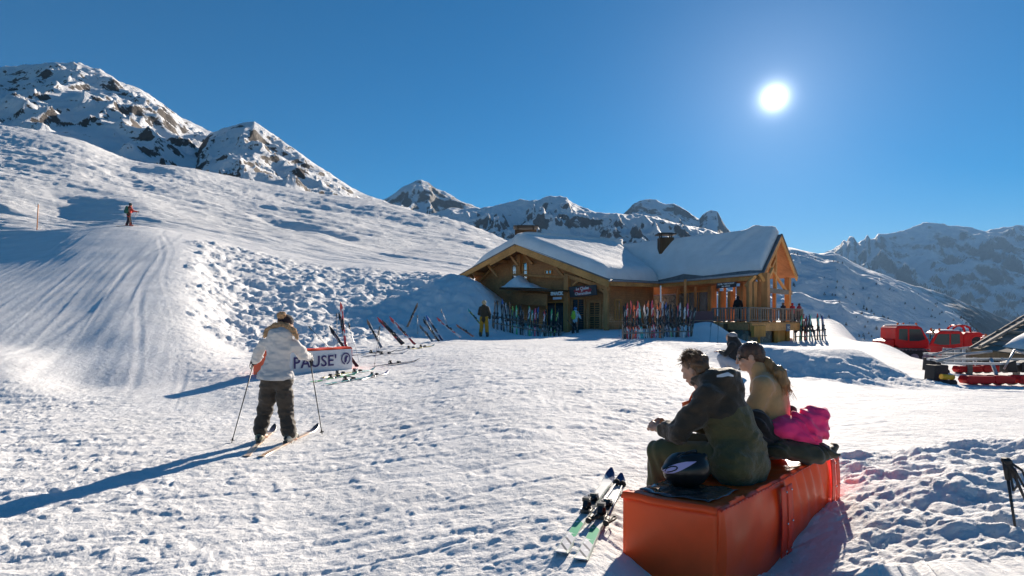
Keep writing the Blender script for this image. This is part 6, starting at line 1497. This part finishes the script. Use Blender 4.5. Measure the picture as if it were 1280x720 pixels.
figure(b_, 1.62, .7, 'child in a pale blue jacket with blue helmet and green backpack by the door', fabric('pale_blue_jacket', (.55, .66, .72), .8), BLACKC, mat('blue_helmet', (.02, .16, .42), .35, coat=.4), arms={-1: ((-.26, .05, 1.12), (-.25, .20, 1.0)), 1: ((.27, .12, 1.12), (.24, .33, 1.0))}, backpack=mat('lime_backpack', (.38, .62, .06), .7))
b_ = P(161, 285, 45.0); b_.z = gz(b_.x, b_.y)
t_ = figure(b_, 1.80, .75, 'distant ski tourer with a green rucksack on the crest of the groomed slope', fabric('red_jacket', (.62, .05, .03), .8), fabric('dark_grey_trousers', (.03, .03, .05), .8), mat('dark_cap', (.03, .05, .05), .7), arms={-1: ((-.24, .15, 1.15), (-.26, .42, 1.12)), 1: ((.24, .18, 1.15), (.26, .45, 1.14))}, backpack=mat('green_rucksack', (.03, .14, .10), .7), stride=.22, lean=.12, bootm=mat('red_boots', (.5, .06, .03), .4))
fy = Vector((math.sin(.75), math.cos(.75), 0))
for s in (-1, 1):
    c = b_ + Vector((fy.y, -fy.x, 0)) * s * .15; e = bpy.data.objects.new('ski', SK_LO[2]); COL.objects.link(e); e.material_slots[0].link = 'OBJECT'; e.material_slots[0].material = SKM[1]; c.z = gz(c.x, c.y) + .03
    e.rotation_mode = 'QUATERNION'; e.rotation_quaternion = frame_q(Vector((fy.x, fy.y, .18)), UP); e.location = c; tag(e, ('left' if s < 0 else 'right') + ' ski of the distant ski tourer on the crest', 'ski')
    p0 = c + Vector((fy.y, -fy.x, 0)) * s * .3 + fy * .1; p0.z = gz(p0.x, p0.y); pole(p0, b_ + Vector((fy.y, -fy.x, 0)) * s * .26 + fy * .62 + UP * 1.22, POLE_A, ('left' if s < 0 else 'right') + ' pole of the distant ski tourer on the crest')
# people on the terrace behind the railing (heads and shoulders show)
for px, Yt, jm, hm, lab in ((979, 37.0, fabric('dark_anorak', (.03, .03, .04), .8), mat('brown_cap', (.16, .09, .05), .8), 'person in a dark anorak and brown cap behind the terrace railing, leftmost of three'),
                            (990.5, 37.6, fabric('red_anorak', (.55, .03, .04), .8), mat('red_hat', (.6, .04, .04), .8), 'person in a red anorak and red hat on the terrace, middle of three'),
                            (999, 38.2, fabric('maroon_anorak', (.22, .03, .05), .8), mat('dark_hat', (.05, .04, .06), .8), 'person in a maroon jacket on the terrace, rightmost of three')):
    b_ = P(px, 400, Yt); b_.z = 1.52; figure(b_, 1.22, -.3, lab, jm, BLACKC, hm, vox=.03)
b_ = P(922.5, 400, 35.6); b_.z = 1.52; figure(b_, 1.6, .3, 'person in black standing between the terrace posts', BLACKC, BLACKC, DK, vox=.03)
# ------------------------------------------------------------------ snow groomers, implements, hut, markers, scrub
REDP = mat('groomer_red_paint', (.60, .012, .012), .5, coat=.05, spec=.25, var=.15, vscale=2); WIN = mat('tinted_window', (.02, .05, .055), .15, spec=.35); TRK = mat('rubber_track', (.025, .025, .027), .8, bump=.5, bscale=10); AMB = mat('amber_beacon', (.85, .18, .03), .25, coat=.5); YEL = mat('yellow_paint', (.80, .42, .02), .4)
GREYM = mat('grey_steel', (.22, .24, .28), .45, .4, var=.2, vscale=3); RAW = mat('bare_steel', (.42, .43, .45), .4, .7, var=.2, vscale=4)
def extr(bm, prof, y0, y1, mi=0):
    a = [bm.verts.new((x, y0, z)) for x, z in prof]; b = [bm.verts.new((x, y1, z)) for x, z in prof]
    bm.faces.new(a[::-1]).material_index = mi; bm.faces.new(b).material_index = mi
    for k in range(len(prof)): bm.faces.new([a[k], a[(k + 1) % len(prof)], b[(k + 1) % len(prof)], b[k]]).material_index = mi
def local(name, bm, m, parent, bevel=0.0, smooth=False):
    me = bpy.data.meshes.new(name)
    if bevel: bmesh.ops.bevel(bm, geom=list(bm.edges), offset=bevel, segments=2, profile=.6, affect='EDGES', clamp_overlap=True)
    bmesh.ops.recalc_face_normals(bm, faces=bm.faces); bm.to_mesh(me); bm.free()
    if smooth:
        for p in me.polygons: p.use_smooth = True
    return _link(name, me, parent, m)
def groomer(loc, yaw, label, round_housing, flip=False):
    """x forward, z up, built at the base centre"""
    g_ = empty('snow_groomer', loc, label, 'snow groomer', 'red snow groomers parked beyond the bank', rz=yaw)
    for s in (-1, 1):
        bm = bmesh.new(); prof = [(-2.1, .35), (-1.8, .08), (1.5, .08), (2.1, .45), (2.05, .8), (1.6, .95), (-1.7, .95), (-2.15, .7)]
        extr(bm, prof, s * .75, s * 1.45); tr = local('track', bm, TRK, g_, bevel=.04)
        for k in range(5):
            bm = bmesh.new(); cyl(bm, (-1.5 + k * .78, s * 1.40, .42), (-1.5 + k * .78, s * 1.48, .42), .30, .30, 14); local('wheel', bm, GREYM, tr)
        for k in range(18):
            x = -1.9 + k * .22; bm = bmesh.new(); beam(bm, (x, s * .74, 1.0), (x, s * 1.47, 1.0), .05, .09); local('grouser', bm, RAW, tr)
    bm = bmesh.new(); extr(bm, [(-2.2, .8), (1.8, .8), (1.95, 1.15), (-2.3, 1.15)], -.75, .75); local('chassis', bm, GREYM, g_, bevel=.03)
    # cab
    prof = [(.1, 1.1), (1.95, 1.1), (2.05, 1.55), (1.55, 2.55), (1.3, 2.68), (.0, 2.68), (-.18, 2.5), (-.18, 1.3)]
    bm = bmesh.new(); extr(bm, prof, -1.05, 1.05); cab = local('cab', bm, REDP, g_, bevel=.06)
    for s in (-1, 1):
        bm = bmesh.new(); yy = s * 1.058
        for pr in ([(.02, 1.72), (.62, 1.62), (.62, 2.46), (.05, 2.46)], [(.72, 1.60), (1.35, 1.60), (1.78, 1.72), (1.48, 2.44), (.72, 2.46)]): bm.faces.new([bm.verts.new((x, yy, z)) for x, z in pr])
        local('side_window', bm, WIN, cab)
    bm = bmesh.new(); bm.faces.new([bm.verts.new(v) for v in ((2.045, -.92, 1.62), (2.045, .92, 1.62), (1.64, .88, 2.45), (1.64, -.88, 2.45))]); local('windscreen', bm, WIN, cab)
    bm = bmesh.new(); extr(bm, [(.0, 2.69), (1.3, 2.69), (1.2, 2.78), (.1, 2.80)], -.95, .95); local('roof_snow', bm, SNOW, cab, bevel=.03)
    for x, y_ in ((.1, -.8), (1.3, .8), (1.3, -.8)):
        bm = bmesh.new(); cyl(bm, (x, y_, 2.70), (x, y_, 2.90), .09, .06, 10); local('beacon', bm, AMB, cab)
    for s in (-1, 1):
        bm = bmesh.new(); beam(bm, (1.7, s * 1.05, 2.3), (2.1, s * 1.35, 2.35), .03, .03); extr(bm, [(2.08, 2.05), (2.16, 2.05), (2.16, 2.45), (2.08, 2.45)], s * 1.25, s * 1.45); local('mirror', bm, BLACKM, cab)
    if round_housing:
        bm = bmesh.new(); extr(bm, [(-1.9, 1.1), (-.2, 1.1), (-.2, 2.3), (-.35, 2.55), (-1.3, 2.62), (-1.75, 2.3), (-1.95, 1.8)], -.95, .95); hs = local('engine_housing', bm, REDP, g_, bevel=.10)
        for s in (-1, 1):
            bm = bmesh.new(); cyl(bm, (-1.1, s * .94, 1.9), (-1.1, s * .985, 1.9), .48, .46, 24); local('fan_ring', bm, REDP, hs)
            bm = bmesh.new(); cyl(bm, (-1.1, s * .95, 1.9), (-1.1, s * .99, 1.9), .36, .36, 24); local('fan_grille', bm, TRK, hs)
        bm = bmesh.new(); pts = [Vector((-.9, -.5, 2.5)), Vector((-.8, -.5, 2.95)), Vector((-.55, -.5, 3.1)), Vector((.0, -.5, 3.1)), Vector((.25, -.5, 2.9)), Vector((.3, -.5, 2.6))]
        tubep(bm, pts, .07, 8); tubep(bm, [p + Vector((0, 1, 0)) for p in pts], .07, 8); tubep(bm, [pts[2], pts[2] + Vector((0, 1, 0))], .06, 8); tubep(bm, [pts[3], pts[3] + Vector((0, 1, 0))], .06, 8); local('roll_bar', bm, REDP, g_, smooth=True)
    else:
        bm = bmesh.new(); extr(bm, [(-.9, 1.1), (-.2, 1.1), (-.2, 1.75), (-.8, 1.6)], -.9, .9); local('engine_housing', bm, REDP, g_, bevel=.05)
        bm = bmesh.new(); beam(bm, (-2.2, 0, 1.22), (-.9, 0, 1.22), 1.9, .08); local('load_bed', bm, GREYM, g_)
    bm = bmesh.new(); extr(bm, [(2.6, .15), (2.75, .1), (2.95, .5), (3.0, 1.0), (2.9, 1.25), (2.85, .95), (2.8, .5)], -1.9, 1.9); local('front_blade', bm, REDP if not round_housing else GREYM, g_, bevel=.02)
    for s in (-1, 1): bm = bmesh.new(); beam(bm, (1.8, s * .5, .8), (2.8, s * .5, .6), .14, .16); local('blade_arm', bm, GREYM, g_)
    bm = bmesh.new(); beam(bm, (-2.3, -.2, .9), (-3.2, -.2, .9), .12, .12); beam(bm, (-2.3, .2, .9), (-3.2, .2, .9), .12, .12); beam(bm, (-3.2, -1.7, .55), (-3.2, 1.7, .55), .6, .35); tubep(bm, [Vector((-2.4, 0, 1.1)), Vector((-2.9, 0, 1.5)), Vector((-3.2, 0, 1.1))], .05, 6); local('rear_tiller', bm, GREYM, g_)
    return g_
b_ = P(1113, 400, 41.5); b_.z = EYE - 53 / F * 41.5; groomer(b_, -.12, 'red snow groomer with snow on its cab roof, facing right, left of the other groomer', False)
b_ = P(1193, 400, 45.0); b_.z = EYE - 13 / F * 45 - 2.72; groomer(b_, PI - .30, 'red snow groomer with a roll bar and a big round fan housing, facing left', True)
b_ = P(1252, 400, 36.5); b_.z = EYE - 74 / F * 36.5; groomer(b_, PI + .9, 'red snow groomer mostly hidden behind the timber roof at the right edge', False)
# steel snow blade and a lattice frame in front of the second groomer
b_ = P(1197, 457, 29.0); e = empty('spare_snow_blade', b_, 'dull grey steel snow blade standing in front of the groomer with the round fan', 'snow blade')
bm = bmesh.new(); extr(bm, [(-.75, .0), (.75, .0), (.8, .85), (-.7, .9)], 0, .12); local('blade', bm, GREYM, e, bevel=.02)
for k in range(4): bm = bmesh.new(); beam(bm, (-.6 + k * .4, -.04, .03), (-.6 + k * .4, -.04, .85), .05, .05, up=Vector((1, 0, 0))); local('rib', bm, RAW, e)
bm = bmesh.new(); cyl(bm, (-1.0, -.1, .02), (-.5, -.1, -.02), .15, .15, 12); local('end_drum', bm, YEL, e)
# tiller lying on the snow at the right
def tiller(loc, yaw, label, seglist, yel, zs=1.0):
    e = empty('groomer_tiller', loc, label, 'tiller', rz=yaw)
    for x0, x1 in seglist: bm = bmesh.new(); extr(bm, [(x0, .06), (x0 - .06, .16), (x0, .27), (x1, .25), (x1, .07)], -.18, .12); local('cover', bm, REDP, e, bevel=.03)
    bm = bmesh.new(); cyl(bm, (-.62, -.03, .24), (-.3, -.03, .22), .07, .07, 10); local('end_cap', bm, YEL, e)
    bm = bmesh.new(); cyl(bm, (-.75, -.03, .07), (-.25, -.03, .08), .08, .08, 10); local('roller_end', bm, TRK, e)
    bm = bmesh.new(); beam(bm, (-.2, .4, .55), (3.5, .4, .50), .10, .06); beam(bm, (-.2, .9, .62), (3.5, .9, .6), .10, .06); beam(bm, (-.1, .4, .55), (-.1, .9, .62), .06, .06); beam(bm, (1.0, .1, .25), (1.6, .9, .62), .07, .07); beam(bm, (2.2, .1, .25), (1.9, .9, .62), .07, .07); local('frame', bm, RAW, e)
    bm = bmesh.new(); tubep(bm, [Vector((-.3, .5, .58)), Vector((.4, .45, .78)), Vector((1.2, .45, .85))], .035, 8); tubep(bm, [Vector((1.4, .3, .4)), Vector((1.7, .3, .9)), Vector((2.2, .3, .7))], .025, 6); local('hydraulic_ram', bm, RAW, e, smooth=True)
    for k in range(9): bm = bmesh.new(); cyl(bm, (.3 + k * .36, .15, .12), (.45 + k * .36, .15, .12), .13, .13, 8); local('tine_roller', bm, TRK, e)
    bm = bmesh.new(); extr(bm, [(-.5, .0), (-.1, .0), (-.08, .50), (-.45, .50)], .35, .7); local('side_block', bm, TRK, e, bevel=.03)
    for x in (1.5, 1.9, 2.3, 2.8): bm = bmesh.new(); extr(bm, [(x, .3), (x + .3, .3), (x + .25, .62), (x, .55)], .3, .55); local('gearbox', bm, BLACKM if int(x * 10) % 2 else GREYM, e, bevel=.03)
    return e
b_ = P(1204, 483, 14.6); b_.z = gz(b_.x, b_.y) - .03; tiller(b_, .06, 'red and black snow groomer tiller lying on the snow at the right edge', [(.0, .70), (.74, 1.25), (1.4, 2.6)], True)
b_ = P(1192, 465, 18.6); b_.z = gz(b_.x, b_.y) - .03; tiller(b_, .16, 'second snow groomer tiller behind the first, partly under the timber roof', [(.1, .9), (1.0, 2.4)], True)
# timber roofed shelter
b_ = P(1260, 470, 19.5); hut = empty('timber_shelter', (b_.x, b_.y, -.35), 'low weathered timber roof at the right edge with a patch of snow on it', 'shelter')
hp = lambda px, py, Y: P(px, py, Y)
e0 = hp(1213, 436, 18.2); e1 = hp(1345, 452, 16.4); r0 = hp(1288, 391, 22.5); r1 = hp(1440, 402, 20.5)
HW_ = hut
nb = 9
for k in range(nb):
    a = e0.lerp(r0, k / nb); b = e1.lerp(r1, k / nb); a2_ = e0.lerp(r0, (k + 1.12) / nb); b2_ = e1.lerp(r1, (k + 1.12) / nb); n_ = (b - a).cross(a2_ - a).normalized(); n_ = n_ if n_.z > 0 else -n_; lf = n_ * .03; x = (b - a).normalized() * rs.uniform(-.04, .10)
    bm = bmesh.new(); hexa(bm, [a - x, b, b2_ - lf, a2_ - lf - x, a - x + n_ * .035, b + n_ * .035, b2_ + n_ * .005, a2_ - x + n_ * .005]); bm_obj('roof_board', bm, W_GREY, hut)
part_beam('fascia', e0 - UP * .12 + Vector((0, -.03, 0)), e1 - UP * .12 + Vector((0, -.03, 0)), .06, .26, wood_mat('brown_weathered_fascia', (.13, .085, .045), (.24, .165, .09)), hut)
part_beam('verge_board', e0 + Vector((-.03, 0, -.05)), r0 + Vector((-.03, 0, -.05)), .06, .20, W_GREY, hut)
part_beam('rafter', e0.lerp(r0, .38) + UP * .08 + Vector((.0, 0, 0)), e0.lerp(e1, .35).lerp(r0.lerp(r1, .35), .38) + UP * .08, .12, .12, W_GREY, hut)
part_beam('rafter', e0.lerp(e1, .1) + UP * .10, r0.lerp(r1, .1) + UP * .10, .10, .10, W_GREY, hut)
for t_ in (.12, .6): p = e0.lerp(e1, t_) + Vector((0, .5, 0)); part_beam('post', Vector((p.x, p.y, -.5)), Vector((p.x, p.y, p.z)), .14, .14, W_GREY, hut, up=Vector((1, 0, 0)))
c_ = lambda u, v: e0.lerp(e1, u).lerp(r0.lerp(r1, u), v)
patch(c_(.25, .10), c_(.95, .10), c_(.95, .55), c_(.25, .55), .0, 'roof_snow', SNOW, 26, 16, parent=hut, top=lambda u, v: .26 * (max(0, math.sin(PI * u)) ** .35) * max(0, math.sin(PI * min(1, v))) ** .5 * (1 + .2 * math.sin(u * 17) * math.sin(v * 9)) + .03, smooth=True)
# piste marker, thin tall post, box on the slope
b_ = on(46, 47.0); mk = empty('piste_marker', b_, 'thin orange piste marker pole on the slope at the far left', 'marker pole'); bm = bmesh.new(); cyl(bm, (0, 0, -.2), (.12, 0, 2.1), .035, .035, 8); local('pole', bm, mat('orange_marker', (.75, .25, .06), .5), mk)
bm = bmesh.new(); cyl(bm, (.12, 0, 2.1), (.125, 0, 2.25), .037, .03, 8); local('pole_cap', bm, WHITEP, mk)
b_ = P(826.5, 433, 26.0); b_.z = gz(b_.x, b_.y) - .1; tp_ = P(825.5, 357, 26.0); dp = empty('thin_post', b_, 'tall thin white post in the snow beside the middle ski racks', 'post'); bm = bmesh.new(); cyl(bm, (0, 0, 0), (-.03, 0, tp_.z - b_.z), .035, .03, 8); local('pole', bm, WHITEP, dp); bm = bmesh.new(); cyl(bm, (0, 0, 0), (0, 0, 1.05), .05, .05, 8); local('sleeve', bm, METAL, dp)
b_ = P(866, 404, 30.5); bo = empty('notice_panel', (b_.x, b_.y, 1.0), 'dark purple notice panel on the wall under the big window', 'notice board'); bm = bmesh.new(); extr(bm, [(-.3, .1), (1.1, .1), (1.1, 1.1), (-.3, 1.1)], 0, .06); local('board', bm, mat('plum_board', (.07, .03, .05), .5), bo); bm = bmesh.new(); beam(bm, (-.3, -.02, .6), (1.1, -.02, .6), .03, .04); local('rail', bm, W_GREY, bo)
# sparse larches and scrub on the far right slope and below the crest
rt_ = random.Random(9); bm = bmesh.new()
dg = bpy.context.evaluated_depsgraph_get(); dg.update()
rsl = bpy.data.objects['right_slope']
from mathutils.bvhtree import BVHTree
bv_ = BVHTree.FromObject(rsl, dg); cnt = 0
def shrub(bm, p, h_):
    cyl(bm, p - UP * .3, p + UP * h_, .10, .03, 4)
    for k in range(9):
        z = h_ * (.18 + .80 * k / 9); r_ = h_ * .24 * (1 - k / 10) + .15
        for j in range(4):
            a = rt_.uniform(0, 2 * PI); q = p + UP * z; e_ = q + Vector((math.cos(a) * r_, math.sin(a) * r_, rt_.uniform(-.1, .5) * r_)); s_ = Vector((-math.sin(a), math.cos(a), 0)) * r_ * .35
            bm.faces.new([bm.verts.new(v) for v in (q, e_ - s_, e_ + UP * r_ * .4, e_ + s_)])
for _ in range(4200):
    Y = rt_.uniform(430, 820); px = rt_.uniform(985, 1262); x = (px - 640) / F * Y
    dens = float(fbm(np.array([x / 60.]), np.array([Y / 60.]), 5, 3)[0]); 
    if rt_.random() > .03 + max(0, dens - .1) * .9 + .35 * (px > 1200): continue
    h = bv_.ray_cast(Vector((x, Y, 900)), Vector((0, 0, -1)))
    if h[0] is None: continue
    shrub(bm, h[0], rt_.uniform(1.5, 5)); cnt += 1
o = bm_obj('far_larches', bm, mat('larch_twigs', (.075, .05, .035), .9, var=.3, vscale=.2)); tag(o, kind='stuff')
print('shrubs', cnt)
# ------------------------------------------------------------------ haze
bm = bmesh.new(); bmesh.ops.create_cube(bm, size=1.0)
me = bpy.data.meshes.new('haze'); bm.to_mesh(me); bm.free()
hz = link('haze', me); hz.scale = (22000, 13600, 2400); hz.location = (1500, 6000, -642 + 1200)
hm = bpy.data.materials.new('haze'); hm.use_nodes = True; t = hm.node_tree; t.nodes.clear()
pv = N(t, 'ShaderNodeVolumePrincipled', inp={'Color': (.35, .62, 1, 1), 'Density': 3.5e-5, 'Anisotropy': 0.0}); ho = N(t, 'ShaderNodeOutputMaterial')
t.links.new(pv.outputs[0], ho.inputs['Volume']); me.materials.append(hm); tag(hz, kind='stuff')
